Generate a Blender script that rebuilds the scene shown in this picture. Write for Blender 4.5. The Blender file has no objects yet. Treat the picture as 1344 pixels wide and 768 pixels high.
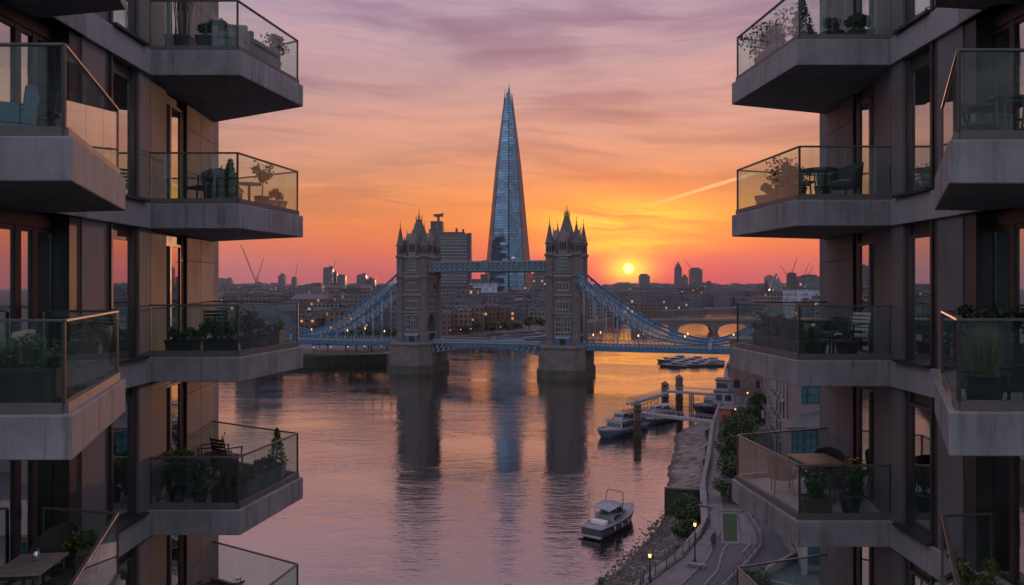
import bpy, bmesh, math, random
from mathutils import Vector, Matrix

# ------------------------------------------------------------------ camera, sky, sun, exposure
S = bpy.context.scene
COL = S.collection
rad = math.radians
CAM_Z = 35.0
cam = bpy.data.cameras.new('camera')
camo = bpy.data.objects.new('camera', cam)
COL.objects.link(camo)
camo.location = (0, 0, CAM_Z)
camo.rotation_euler = (rad(90), 0, 0)
cam.lens = 26.79
cam.sensor_width = 36
cam.shift_y = -8 / 1344
cam.clip_start = 0.1
cam.clip_end = 30000
S.camera = camo
S.view_settings.view_transform = 'Standard'
S.view_settings.look = 'None'
S.view_settings.gamma = 1
S.view_settings.exposure = 0.0
S.cycles.max_bounces = 10
S.cycles.transparent_max_bounces = 24
S.cycles.glossy_bounces = 4
S.cycles.diffuse_bounces = 3
S.cycles.volume_bounces = 0
S.cycles.caustics_reflective = False
S.cycles.caustics_refractive = False
S.cycles.sample_clamp_indirect = 4.0

SUN_AZ = math.atan2(825 - 672, 1000)         # to the right of straight ahead
SUN_EL = math.atan2(376 - 352.5, 1012)
SUN_DIR = Vector((math.sin(SUN_AZ) * math.cos(SUN_EL), math.cos(SUN_AZ) * math.cos(SUN_EL), math.sin(SUN_EL)))
sun = bpy.data.lights.new('sun', 'SUN')
sun.energy = 1.0
sun.angle = rad(0.6)
sun.color = (1.0, 0.46, 0.24)
suno = bpy.data.objects.new('sun', sun)
COL.objects.link(suno)
suno.rotation_euler = (-SUN_DIR).to_track_quat('-Z', 'Y').to_euler()


def lin(r, g, b):
    f = lambda c: (c / 255 / 12.92) if c / 255 <= 0.04045 else ((c / 255 + 0.055) / 1.055) ** 2.4
    return (f(r), f(g), f(b))


class NT:
    """short helpers for a node tree"""
    def __init__(s, tree):
        s.t = tree
        s.n = tree.nodes
        s.l = tree.links

    def new(s, kind, **kw):
        nd = s.n.new(kind)
        for k, v in kw.items():
            setattr(nd, k, v)
        return nd

    def put(s, sock, v):
        if hasattr(v, 'links') or isinstance(v, bpy.types.NodeSocket):
            s.l.new(v, sock)
        elif v is not None:
            if isinstance(v, (tuple, list)) and len(v) == 3 and sock.type == 'RGBA':
                v = (*v, 1)
            sock.default_value = v

    def math(s, op, a, b=None, c=None, clamp=False):
        nd = s.new('ShaderNodeMath', operation=op)
        nd.use_clamp = clamp
        for i, x in enumerate((a, b, c)):
            if x is not None:
                s.put(nd.inputs[i], x)
        return nd.outputs[0]

    def vmath(s, op, a, b=None, out=0):
        nd = s.new('ShaderNodeVectorMath', operation=op)
        s.put(nd.inputs[0], a)
        if b is not None:
            s.put(nd.inputs[1], b)
        return nd.outputs[out]

    def mix(s, fac, a, b, blend='MIX'):
        nd = s.new('ShaderNodeMix', data_type='RGBA', blend_type=blend)
        s.put(nd.inputs[0], fac)
        s.put(nd.inputs[6], a)
        s.put(nd.inputs[7], b)
        return nd.outputs[2]

    def ramp(s, fac, stops, interp='LINEAR'):
        nd = s.new('ShaderNodeValToRGB')
        cr = nd.color_ramp
        cr.interpolation = interp
        while len(cr.elements) < len(stops):
            cr.elements.new(0.5)
        for e, (p, c) in zip(cr.elements, stops):
            e.position = p
            e.color = (*c, 1) if len(c) == 3 else c
        s.put(nd.inputs[0], fac)
        return nd.outputs[0]

    def step(s, x, a, b, lo=0.0, hi=1.0, kind='SMOOTHSTEP'):
        nd = s.new('ShaderNodeMapRange', interpolation_type=kind)
        for i, v in enumerate((x, a, b, lo, hi)):
            s.put(nd.inputs[i], v)
        return nd.outputs[0]

    def noise(s, vec, scale=1.0, detail=4.0, rough=0.5, dist=0.0, color=False):
        nd = s.new('ShaderNodeTexNoise')
        s.put(nd.inputs['Vector'], vec)
        nd.inputs['Scale'].default_value = scale
        nd.inputs['Detail'].default_value = detail
        nd.inputs['Roughness'].default_value = rough
        nd.inputs['Distortion'].default_value = dist
        return nd.outputs[1 if color else 0]

    def comb(s, x, y, z):
        nd = s.new('ShaderNodeCombineXYZ')
        for i, v in enumerate((x, y, z)):
            s.put(nd.inputs[i], v)
        return nd.outputs[0]

    def sep(s, v):
        nd = s.new('ShaderNodeSeparateXYZ')
        s.put(nd.inputs[0], v)
        return nd.outputs


world = bpy.data.worlds.new('World')
S.world = world
world.use_nodes = True


def build_world():
    t = NT(world.node_tree)
    t.n.clear()
    out = t.new('ShaderNodeOutputWorld')
    d = t.new('ShaderNodeTexCoord').outputs['Generated']
    x, y, z = t.sep(d)
    h = t.math('SQRT', t.math('ADD', t.math('MULTIPLY', x, x), t.math('MULTIPLY', y, y)))
    h = t.math('MAXIMUM', h, 1e-4)
    el = t.math('DIVIDE', z, h)                       # tan of the elevation
    az = t.math('ARCTAN2', x, y)
    azs = t.math('SUBTRACT', az, SUN_AZ)              # azimuth from the sun
    c = t.math('COSINE', azs)
    f = t.math('MULTIPLY_ADD', el, 1.0, 0.1, clamp=True)   # ramp position = el + 0.1
    k = 1.0
    def r(stops):
        return t.ramp(f, [(p + 0.1, lin(*col)) for p, col in stops])
    side_sun = r([(-0.1, (70, 36, 36)), (-0.01, (206, 70, 66)), (0.015, (226, 72, 56)), (0.045, (243, 104, 46)), (0.08, (244, 134, 62)), (0.12, (230, 140, 88)), (0.17, (212, 146, 122)),
                  (0.23, (200, 150, 144)), (0.30, (186, 150, 162)), (0.37, (180, 152, 174)), (0.6, (166, 154, 180)), (0.9, (168, 162, 190))])
    side_off = r([(-0.1, (60, 42, 48)), (-0.01, (168, 104, 114)), (0.015, (188, 108, 108)), (0.05, (224, 122, 92)), (0.09, (232, 140, 98)), (0.14, (212, 146, 124)), (0.20, (202, 148, 140)), (0.27, (184, 148, 160)),
                  (0.36, (168, 148, 176)), (0.6, (162, 152, 182)), (0.9, (168, 162, 190))])
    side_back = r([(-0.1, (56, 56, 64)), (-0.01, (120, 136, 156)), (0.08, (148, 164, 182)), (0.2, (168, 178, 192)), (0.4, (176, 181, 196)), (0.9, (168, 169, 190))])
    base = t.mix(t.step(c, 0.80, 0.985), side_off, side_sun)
    base = t.mix(t.step(c, -0.35, 0.62), t.mix(1.0, side_back, (BACK_FILL, BACK_FILL, BACK_FILL), 'MULTIPLY'), base)
    zenith_fill = t.step(el, 0.40, 0.9, 1.0, 1.5)  # upper sky, out of view, brightened as added fill light
    base = t.mix(1.0, base, t.comb(zenith_fill, zenith_fill, zenith_fill), 'MULTIPLY')
    # thin sheets of cirrus, lying flat far overhead: long streaks that climb a little to the right
    u = t.math('MULTIPLY_ADD', el, -0.9, az)
    w1 = t.math('MULTIPLY_ADD', az, 0.035, el)
    wob = t.math('MULTIPLY', t.math('SUBTRACT', t.noise(t.comb(t.math('MULTIPLY', az, 3.0), t.math('MULTIPLY', el, 6.0), 1.3), 1.0, 3, 0.5), 0.5), 0.06)
    w1 = t.math('ADD', w1, wob)
    n1 = t.noise(t.comb(t.math('MULTIPLY', u, 1.5), t.math('MULTIPLY', w1, 9.0), 5.2), 1.35, 6, 0.55, 0.3)
    n2 = t.noise(t.comb(t.math('MULTIPLY', t.math('MULTIPLY_ADD', el, 0.5, az), 3.2), t.math('MULTIPLY', w1, 40.0), 3.7), 1.0, 6, 0.6, 0.25)
    n3 = t.noise(t.comb(t.math('MULTIPLY', u, 7.0), t.math('MULTIPLY', w1, 60.0), 9.1), 1.0, 5, 0.62, 0.5)
    up = t.step(el, 0.05, 0.15)
    dark = t.math('MULTIPLY', t.step(n1, 0.55, 0.40), t.math('MULTIPLY', up, 0.95))
    base = t.mix(dark, base, t.mix(1.0, base, (0.68, 0.61, 0.73), 'MULTIPLY'))
    brt = t.math('MULTIPLY', t.step(n1, 0.52, 0.66), t.math('MULTIPLY', up, 0.85))
    base = t.mix(brt, base, t.mix(1.0, base, (1.22, 1.11, 1.03), 'MULTIPLY'))
    st = t.math('MULTIPLY', t.step(n2, 0.52, 0.68), t.step(el, 0.04, 0.09, 0.0, 0.95))
    base = t.mix(st, base, t.mix(1.0, base, (1.26, 1.19, 1.05), 'MULTIPLY'))
    st2 = t.math('MULTIPLY', t.step(n2, 0.46, 0.32), t.step(el, 0.04, 0.12, 0.0, 0.8))
    base = t.mix(st2, base, t.mix(1.0, base, (0.80, 0.74, 0.80), 'MULTIPLY'))
    wisp = t.math('MULTIPLY', t.step(n3, 0.45, 0.75), t.math('MULTIPLY', up, 0.35))
    base = t.mix(wisp, base, t.mix(1.0, base, (1.16, 1.1, 1.1), 'MULTIPLY'))
    # glow round the low sun and the yellow bands above it
    def gauss(dx, sx, dz, cz, sz):
        a = t.math('DIVIDE', dx, sx)
        b = t.math('DIVIDE', t.math('SUBTRACT', dz, cz), sz)
        return t.math('EXPONENT', t.math('MULTIPLY', t.math('ADD', t.math('MULTIPLY', a, a), t.math('MULTIPLY', b, b)), -1.0))
    sz = math.tan(SUN_EL)
    front = t.step(c, 0.2, 0.6)
    def lay(b_, m_, amt, col):
        return t.mix(t.math('MULTIPLY', t.math('MULTIPLY', m_, front), amt, clamp=True), b_, col)
    base = lay(base, gauss(azs, 0.20, el, 0.085, 0.045), 0.5, lin(255, 156, 56))
    base = lay(base, gauss(azs, 0.13, el, 0.004, 0.042), 0.92, tuple(v * 1.25 for v in lin(238, 44, 40)))
    bands = t.step(n2, 0.38, 0.52, 0.10, 1.0)
    base = lay(base, t.math('MULTIPLY', gauss(azs, 0.10, el, 0.086, 0.022), bands), 1.0, tuple(v * 1.3 for v in lin(255, 208, 62)))
    base = lay(base, t.math('MULTIPLY', gauss(azs, 0.085, el, 0.052, 0.013), t.step(n3, 0.35, 0.6, 0.35, 1.0)), 1.0, tuple(v * 1.45 for v in lin(255, 198, 30)))
    base = lay(base, gauss(azs, 0.055, el, sz + 0.004, 0.020), 0.9, tuple(v * 1.5 for v in lin(255, 118, 24)))
    base = lay(base, gauss(azs, 0.026, el, sz, 0.017), 1.0, tuple(v * 2.2 for v in lin(255, 205, 30)))
    # the two vapour trails, straight lines high in the air
    def trail(px0, y0, px1, y1, w, amt, col):
        p0 = Vector(((px0 - 672) / 1000, 1, (376 - y0) / 1000)).normalized()
        p1 = Vector(((px1 - 672) / 1000, 1, (376 - y1) / 1000)).normalized()
        nrm = p0.cross(p1).normalized()
        al = (p1 - p0).normalized()
        off = t.math('ADD', t.math('ABSOLUTE', t.vmath('DOT_PRODUCT', d, tuple(nrm), 1)), t.math('MULTIPLY', t.math('SUBTRACT', n3, 0.5), 0.0022))
        s_ = t.vmath('DOT_PRODUCT', d, tuple(al), 1)
        a0, a1 = p0.dot(al), p1.dot(al)
        m = t.math('MULTIPLY', t.step(off, w, w * 0.2), t.math('MULTIPLY', t.step(s_, a0, a0 + (a1 - a0) * 0.4), t.step(s_, a1 + 0.02, a1 - 0.01)))
        m = t.math('MULTIPLY', m, front)
        return t.mix(t.math('MULTIPLY', m, amt), base, col)
    base = trail(838, 274, 985, 229, 0.0030, 0.75, lin(255, 205, 140))
    base = trail(770, 293, 806, 283, 0.0026, 0.6, lin(255, 190, 110))
    base = trail(470, 256, 542, 269, 0.0013, 0.45, lin(176, 96, 84))
    # the sun's disc, seen through the murk
    dots = t.vmath('DOT_PRODUCT', d, tuple(SUN_DIR), 1)
    disc = t.step(dots, math.cos(rad(0.42)), math.cos(rad(0.27)))
    base = t.mix(disc, base, (30.0, 15.0, 0.75))
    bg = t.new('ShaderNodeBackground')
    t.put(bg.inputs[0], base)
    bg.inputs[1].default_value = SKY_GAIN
    sky = t.new('ShaderNodeTexSky', sky_type='NISHITA')
    sky.sun_disc = False
    sky.sun_elevation = SUN_EL
    sky.sun_rotation = SUN_AZ
    sky.air_density = 1.6
    sky.dust_density = 3.0
    bg2 = t.new('ShaderNodeBackground')
    t.put(bg2.inputs[0], sky.outputs[0])
    bg2.inputs[1].default_value = 0.05
    add = t.new('ShaderNodeAddShader')
    t.l.new(bg.outputs[0], add.inputs[0])
    t.l.new(bg2.outputs[0], add.inputs[1])
    t.l.new(add.outputs[0], out.inputs['Surface'])


SKY_GAIN = 0.89
HAZE = 0.00005
BACK_FILL = 1.75  # brightens the unseen sky behind the camera as added fill light
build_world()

# ------------------------------------------------------------------ mesh helpers
RND = random.Random(11)


class MB:
    def __init__(s):
        s.v = []
        s.f = []
        s.m = []
        s.s = []

    def add(s, vs, fs, mi=0, sm=False):
        o = len(s.v)
        s.v += [tuple(p) for p in vs]
        for f in fs:
            s.f.append([o + i for i in f])
            s.m.append(mi)
            s.s.append(sm)
        return s

    def box(s, x0, x1, y0, y1, z0, z1, mi=0):
        x0, x1 = min(x0, x1), max(x0, x1)
        y0, y1 = min(y0, y1), max(y0, y1)
        return s.add([(x0, y0, z0), (x1, y0, z0), (x1, y1, z0), (x0, y1, z0), (x0, y0, z1), (x1, y0, z1), (x1, y1, z1), (x0, y1, z1)],
                     [(3, 2, 1, 0), (4, 5, 6, 7), (0, 1, 5, 4), (1, 2, 6, 5), (2, 3, 7, 6), (3, 0, 4, 7)], mi)

    def hexa(s, lo, hi, mi=0, sm=False):
        """two rings of the same length, lower and upper, capped"""
        n = len(lo)
        return s.add(list(lo) + list(hi), [tuple(range(n))[::-1], tuple(range(n, 2 * n))] + [(i, (i + 1) % n, n + (i + 1) % n, n + i) for i in range(n)], mi, sm)

    def prism(s, poly, z0, z1, mi=0):
        return s.hexa([(x, y, z0) for x, y in poly], [(x, y, z1) for x, y in poly], mi)

    def bar(s, p, q, w, h=None, mi=0, up=(0, 0, 1)):
        p, q = Vector(p), Vector(q)
        h = h or w
        d = (q - p).normalized()
        u = Vector(up)
        if abs(d.dot(u)) > 0.98:
            u = Vector((1, 0, 0))
        a = d.cross(u).normalized() * (w / 2)
        b = a.cross(d).normalized() * (h / 2)
        return s.hexa([p - a - b, p + a - b, p + a + b, p - a + b], [q - a - b, q + a - b, q + a + b, q - a + b], mi)

    def tube(s, p, q, r0, r1=None, n=8, mi=0, sm=True):
        p, q = Vector(p), Vector(q)
        r1 = r0 if r1 is None else r1
        d = (q - p).normalized()
        u = Vector((0, 0, 1)) if abs(d.z) < 0.95 else Vector((1, 0, 0))
        a = d.cross(u).normalized()
        b = a.cross(d)
        ring = lambda c, r: [c + (a * math.cos(2 * math.pi * i / n) + b * math.sin(2 * math.pi * i / n)) * r for i in range(n)]
        return s.hexa(ring(p, r0), ring(q, max(r1, 1e-4)), mi, sm)

    def path(s, pts, r, n=6, mi=0):
        for a, b in zip(pts, pts[1:]):
            s.tube(a, b, r, r, n, mi)
        return s

    def lathe(s, prof, n=16, c=(0, 0, 0), mi=0, sm=True):
        vs, fs = [], []
        for r, z in prof:
            for i in range(n):
                a = 2 * math.pi * i / n
                vs.append((c[0] + max(r, 1e-4) * math.cos(a), c[1] + max(r, 1e-4) * math.sin(a), c[2] + z))
        for j in range(len(prof) - 1):
            for i in range(n):
                k = (i + 1) % n
                fs.append((j * n + i, j * n + k, (j + 1) * n + k, (j + 1) * n + i))
        fs.append(tuple(range(n))[::-1])
        fs.append(tuple(range((len(prof) - 1) * n, len(prof) * n)))
        return s.add(vs, fs, mi, sm)

    def leaf(s, c, size, rnd, long=1.6, mi=0, up=0.0):
        a = Vector((rnd.gauss(0, 1), rnd.gauss(0, 1), rnd.gauss(0, 1) + up)).normalized()
        b = a.cross(Vector((rnd.gauss(0, 1), rnd.gauss(0, 1), rnd.gauss(0, 1)))).normalized()
        c = Vector(c)
        L = size * rnd.uniform(0.7, 1.3)
        a = a * L * long / 2
        b = b * L / 2
        return s.add([c - a, c + b - a * 0.1, c + a, c - b - a * 0.1], [(0, 1, 2, 3)], mi)

    def build(s, name, mats, parent=None, fix=True, bevel=0.0, off=None):
        me = bpy.data.meshes.new(name)
        if off is None and parent is not None:
            off = OFF.get(parent.name, (0, 0, 0))
        if off is not None and tuple(off) != (0, 0, 0):
            ox, oy, oz = off
            vs = [(x - ox, y - oy, z - oz) for x, y, z in s.v]
        else:
            vs = s.v
        me.from_pydata(vs, [], s.f)
        mats = mats if isinstance(mats, (list, tuple)) else [mats]
        for m in mats:
            me.materials.append(m)
        me.polygons.foreach_set('material_index', s.m)
        me.polygons.foreach_set('use_smooth', s.s)
        if fix:
            bm = bmesh.new()
            bm.from_mesh(me)
            bmesh.ops.recalc_face_normals(bm, faces=bm.faces)
            bm.to_mesh(me)
            bm.free()
        me.update()
        o = bpy.data.objects.new(name, me)
        COL.objects.link(o)
        if parent is not None:
            o.parent = parent
            OFF[o.name] = off or (0, 0, 0)
        if bevel:
            md = o.modifiers.new('bevel', 'BEVEL')
            md.width = bevel
            md.segments = 2
            md.limit_method = 'ANGLE'
            md.angle_limit = rad(40)
        return o


OFF = {}


def thing(name, label, cat, loc=(0, 0, 0), rot=0.0, group=None, world=False):
    """an Empty at the thing's base; world=True: its parts are given in world coordinates"""
    o = bpy.data.objects.new(name, None)
    COL.objects.link(o)
    o.empty_display_size = 0.2
    o.location = loc
    o.rotation_euler = (0, 0, rot)
    tag(o, label, cat, group)
    OFF[o.name] = tuple(loc) if world else (0, 0, 0)
    return o


def tag(o, label, cat, group=None):
    o['label'] = label
    o['category'] = cat
    if group:
        o['group'] = group
    return o


def kids(o):
    return [c for c in bpy.data.objects if c.parent == o]


def dup(o, loc=None, rot=None, label=None, group=None, scale=None, parent=None):
    c = o.copy()
    COL.objects.link(c)
    if parent is not None:
        c.parent = parent
    if loc is not None:
        c.location = loc
    if rot is not None:
        c.rotation_euler = (0, 0, rot)
    if label:
        c['label'] = label
    if group:
        c['group'] = group
    if scale:
        c.scale = scale if isinstance(scale, tuple) else (scale,) * 3
    for ch in list(o.children):
        dup(ch, parent=c)
    return c


# ------------------------------------------------------------------ materials
M = {}


def mat(name, col, rough=0.6, var=0.18, scale=2.0, metal=0.0, bump=0.0, bscale=30.0, streak=0.0, spec=0.5, rnd=0.0, stretch=(1, 1, 1)):
    m = bpy.data.materials.new(name)
    m.use_nodes = True
    t = NT(m.node_tree)
    p = t.n['Principled BSDF']
    pos = t.new('ShaderNodeTexCoord').outputs['Object']
    q = t.vmath('MULTIPLY', pos, stretch) if stretch != (1, 1, 1) else pos
    n = t.noise(q, scale, 6, 0.62)
    c = t.mix(t.step(n, 0.3, 0.7), tuple(x * (1 - var) for x in col), tuple(min(1, x * (1 + var)) for x in col))
    if streak:
        sv = t.vmath('MULTIPLY', pos, (6, 6, 0.45))
        ns = t.noise(sv, 1.0, 6, 0.65)
        patch = t.step(t.noise(pos, 0.55, 4, 0.6), 0.35, 0.65, 0.25, 1.0)
        c = t.mix(t.math('MULTIPLY', t.math('MULTIPLY', t.step(ns, 0.48, 0.66), streak), patch), c, tuple(x * 0.38 for x in col))
        c = t.mix(t.math('MULTIPLY', t.step(ns, 0.42, 0.30), streak * 0.35), c, tuple(min(1, x * 1.4) for x in col))
        sp = t.noise(pos, 34, 3, 0.6)
        c = t.mix(t.math('MULTIPLY', t.step(sp, 0.62, 0.72), 0.5), c, tuple(x * 0.6 for x in col))
    if rnd:
        oi = t.new('ShaderNodeObjectInfo').outputs['Random']
        c = t.mix(1.0, c, t.ramp(oi, [(0, (1 - rnd, 1 - rnd, 1 - rnd * 0.8)), (1, (1 + rnd, 1 + rnd * 0.8, 1 + rnd * 0.7))]), 'MULTIPLY')
    t.put(p.inputs['Base Color'], c)
    rr = t.step(n, 0.25, 0.75, max(0.02, rough - 0.08), min(1, rough + 0.08), 'LINEAR')
    t.put(p.inputs['Roughness'], rr)
    p.inputs['Metallic'].default_value = metal
    p.inputs['Specular IOR Level'].default_value = spec
    if bump:
        b = t.new('ShaderNodeBump')
        b.inputs['Strength'].default_value = bump
        b.inputs['Distance'].default_value = 0.02
        t.put(b.inputs['Height'], t.noise(q, bscale, 5, 0.6))
        t.put(p.inputs['Normal'], b.outputs[0])
    M[name] = m
    return m


def glass(name, tint, f0, tdust_sheen=0.0, dust_sheen=(0.3, 0.32, 0.3), wav=0.0):
    """thin pane: clear, tinted, mirror-like towards grazing view"""
    m = bpy.data.materials.new(name)
    m.use_nodes = True
    t = NT(m.node_tree)
    t.n.clear()
    out = t.new('ShaderNodeOutputMaterial')
    g = t.new('ShaderNodeNewGeometry')
    co = t.math('ABSOLUTE', t.vmath('DOT_PRODUCT', g.outputs['Incoming'], g.outputs['Normal'], 1))
    fr = t.math('POWER', t.math('SUBTRACT', 1.0, co, clamp=True), 4.5)
    fac = t.math('MULTIPLY_ADD', fr, 1 - f0, f0, clamp=True)
    tr = t.new('ShaderNodeBsdfTransparent')
    tr.inputs[0].default_value = (*tint, 1)
    gl = t.new('ShaderNodeBsdfGlossy')
    gl.inputs['Roughness'].default_value = 0.012
    gl.inputs[0].default_value = (0.93, 0.96, 0.95, 1)
    if wav:
        b = t.new('ShaderNodeBump')
        b.inputs['Strength'].default_value = wav
        b.inputs['Distance'].default_value = 0.02
        t.put(b.inputs['Height'], t.noise(t.new('ShaderNodeTexCoord').outputs['Object'], 1.2, 2, 0.5))
        t.put(gl.inputs['Normal'], b.outputs[0])
    base = tr.outputs[0]
    if tdust_sheen:  # streaky dust film; its greyish green also paints in reflected sky
        df = t.new('ShaderNodeBsdfDiffuse')
        df.inputs[0].default_value = (*dust_sheen, 1)
        n = t.noise(t.vmath('MULTIPLY', t.new('ShaderNodeTexCoord').outputs['Object'], (6, 6, 1.0)), 1.0, 5, 0.6)
        mx = t.new('ShaderNodeMixShader')
        t.put(mx.inputs[0], t.step(n, 0.35, 0.75, tdust_sheen * 0.4, tdust_sheen * 1.6))
        t.l.new(base, mx.inputs[1])
        t.l.new(df.outputs[0], mx.inputs[2])
        base = mx.outputs[0]
    ms = t.new('ShaderNodeMixShader')
    t.put(ms.inputs[0], fac)
    t.l.new(base, ms.inputs[1])
    t.l.new(gl.outputs[0], ms.inputs[2])
    t.l.new(ms.outputs[0], out.inputs[0])
    M[name] = m
    return m


def emit(name, col, strength):
    m = bpy.data.materials.new(name)
    m.use_nodes = True
    p = m.node_tree.nodes['Principled BSDF']
    p.inputs['Base Color'].default_value = (*col, 1)
    p.inputs['Emission Color'].default_value = (*col, 1)
    p.inputs['Emission Strength'].default_value = strength
    M[name] = m
    return m


def leafmat(name, col, var=0.5):
    m = bpy.data.materials.new(name)
    m.use_nodes = True
    t = NT(m.node_tree)
    p = t.n['Principled BSDF']
    g = t.new('ShaderNodeNewGeometry').outputs['Random Per Island']
    n = t.noise(t.new('ShaderNodeTexCoord').outputs['Object'], 2.4, 3, 0.5)
    k = t.math('MULTIPLY_ADD', g, 0.6, t.math('MULTIPLY', n, 0.6))
    c = t.ramp(k, [(0.25, tuple(x * (1 - var) for x in col)), (0.6, col), (0.9, (col[0] * 1.9, col[1] * 1.6, col[2] * 1.2))])
    t.put(p.inputs['Base Color'], c)
    p.inputs['Roughness'].default_value = 0.5
    p.inputs['Specular IOR Level'].default_value = 0.35
    tr = t.new('ShaderNodeBsdfTranslucent')
    t.put(tr.inputs[0], c)
    ms = t.new('ShaderNodeMixShader')
    ms.inputs[0].default_value = 0.25
    out = [x for x in t.n if x.type == 'OUTPUT_MATERIAL'][0]
    t.l.new(p.outputs[0], ms.inputs[1])
    t.l.new(tr.outputs[0], ms.inputs[2])
    t.l.new(ms.outputs[0], out.inputs[0])
    M[name] = m
    return m


def facade(name, wall, win, cw, ch, fx=(0.2, 0.8), fz=(0.25, 0.8), lit=0.06, litcol=(1.0, 0.5, 0.16), lits=1.3, rnd=0.3, roof=(0.10, 0.095, 0.10), rough=0.75, wrough=0.12, metal=0.0):
    """wall with rows of glazed openings for far-off buildings; a few rooms have the light on"""
    m = bpy.data.materials.new(name)
    m.use_nodes = True
    t = NT(m.node_tree)
    p = t.n['Principled BSDF']
    tc = t.new('ShaderNodeTexCoord')
    x, y, z = t.sep(tc.outputs['Object'])
    nx, ny, nz = t.sep(tc.outputs['Normal'])
    u = t.math('ADD', t.math('MULTIPLY', x, t.math('ABSOLUTE', ny)), t.math('MULTIPLY', y, t.math('ABSOLUTE', nx)))
    oi = t.new('ShaderNodeObjectInfo').outputs['Random']
    uu = t.math('ADD', t.math('DIVIDE', u, cw), 0.5)
    vv = t.math('DIVIDE', z, ch)
    fu, fv = t.math('FRACT', uu), t.math('FRACT', vv)
    iu, iv = t.math('FLOOR', uu), t.math('FLOOR', vv)
    inx = t.math('MULTIPLY', t.math('GREATER_THAN', fu, fx[0]), t.math('LESS_THAN', fu, fx[1]))
    inz = t.math('MULTIPLY', t.math('GREATER_THAN', fv, fz[0]), t.math('LESS_THAN', fv, fz[1]))
    side = t.math('LESS_THAN', t.math('ABSOLUTE', nz), 0.5)
    mask = t.math('MULTIPLY', t.math('MULTIPLY', inx, inz), side)
    wn = t.new('ShaderNodeTexWhiteNoise', noise_dimensions='4D')
    t.put(wn.inputs['Vector'], t.comb(iu, iv, t.math('MULTIPLY', nx, 3.0)))
    t.put(wn.inputs['W'], t.math('MULTIPLY', oi, 91.0))
    rv = wn.outputs['Value']
    n = t.noise(tc.outputs['Object'], 0.12, 5, 0.6)
    wc = t.mix(t.step(n, 0.3, 0.7), tuple(a * 0.78 for a in wall), tuple(a * 1.2 for a in wall))
    wc = t.mix(1.0, wc, t.ramp(oi, [(0, (1 - rnd, 1 - rnd, 1 - rnd)), (0.5, (1, 0.95, 0.9)), (1, (1 + rnd, 1 + rnd, 1 + rnd))]), 'MULTIPLY')
    wc = t.mix(side, roof, wc)
    gc = t.mix(rv, tuple(a * 0.5 for a in win), tuple(a * 1.4 for a in win))
    t.put(p.inputs['Base Color'], t.mix(mask, wc, gc))
    t.put(p.inputs['Roughness'], t.step(mask, 0, 1, rough, wrough, 'LINEAR'))
    p.inputs['Metallic'].default_value = metal
    p.inputs['Emission Color'].default_value = (*litcol, 1)
    on = t.math('MULTIPLY', t.math('GREATER_THAN', rv, 1 - lit), mask)
    t.put(p.inputs['Emission Strength'], t.math('MULTIPLY', on, lits))
    M[name] = m
    return m


mat('concrete', (0.245, 0.236, 0.240), 0.8, 0.2, 1.4, bump=0.35, bscale=26, streak=0.75)
mat('soffit', (0.24, 0.22, 0.22), 0.85, 0.14, 1.0, bump=0.2, bscale=20)
mat('wall_panel', (0.136, 0.126, 0.130), 0.7, 0.16, 1.0, bump=0.15, bscale=40, streak=0.30)
mat('band_panel', (0.30, 0.275, 0.28), 0.7, 0.10, 1.2, bump=0.1, bscale=40, streak=0.25)
mat('joint_dark', (0.02, 0.018, 0.018), 0.95, 0.1, 3, spec=0.05)
mat('dark_metal', (0.030, 0.029, 0.031), 0.42, 0.15, 3)
mat('frame_metal', (0.052, 0.047, 0.045), 0.4, 0.15, 3, metal=0.3)
mat('bronze', (0.062, 0.045, 0.038), 0.45, 0.15, 3, metal=0.4)
mat('rail_metal', (0.13, 0.115, 0.11), 0.42, 0.12, 4, metal=0.5)
mat('kerb', (0.12, 0.10, 0.095), 0.6, 0.12, 3)
mat('interior', (0.11, 0.095, 0.085), 0.9, 0.2, 0.6)
mat('curtain', (0.36, 0.33, 0.30), 0.9, 0.25, 9, stretch=(1, 1, 0.05))
glass('balcony_glass', (0.88, 0.95, 0.935), 0.028, 0.03, (0.27, 0.34, 0.33))
glass('window_glass', (0.46, 0.52, 0.53), 0.58, wav=0.05)
mat('black_planter', (0.022, 0.022, 0.024), 0.55, 0.2, 4)
mat('grey_planter', (0.10, 0.10, 0.105), 0.7, 0.2, 4)
mat('brown_planter', (0.09, 0.06, 0.045), 0.7, 0.2, 4, stretch=(1, 1, 6))
mat('pale_planter', (0.26, 0.23, 0.21), 0.75, 0.2, 4)
mat('soil', (0.035, 0.025, 0.018), 0.95, 0.4, 12)
mat('wood', (0.32, 0.19, 0.11), 0.5, 0.25, 5, stretch=(1, 9, 1))
mat('grey_wood', (0.24, 0.20, 0.175), 0.65, 0.25, 5, stretch=(1, 9, 1))
mat('black_furniture', (0.018, 0.017, 0.018), 0.5, 0.2, 6)
mat('wicker', (0.045, 0.038, 0.034), 0.7, 0.4, 45, bump=0.6, bscale=70)
mat('blue_fabric', (0.07, 0.12, 0.17), 0.9, 0.15, 12)
mat('grey_fabric', (0.16, 0.16, 0.165), 0.9, 0.15, 12)
mat('white_fabric', (0.66, 0.60, 0.57), 0.9, 0.1, 8)
mat('beige_fabric', (0.42, 0.33, 0.24), 0.9, 0.12, 8)
mat('bark', (0.06, 0.045, 0.034), 0.9, 0.3, 8)
leafmat('leaf_dark', (0.028, 0.052, 0.020))
leafmat('leaf_mid', (0.055, 0.098, 0.026))
leafmat('leaf_olive', (0.085, 0.10, 0.036))
leafmat('leaf_grass', (0.12, 0.14, 0.042))
leafmat('tree_leaf', (0.034, 0.060, 0.020))
mat('petal', (0.75, 0.42, 0.05), 0.6, 0.2, 30)
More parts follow.
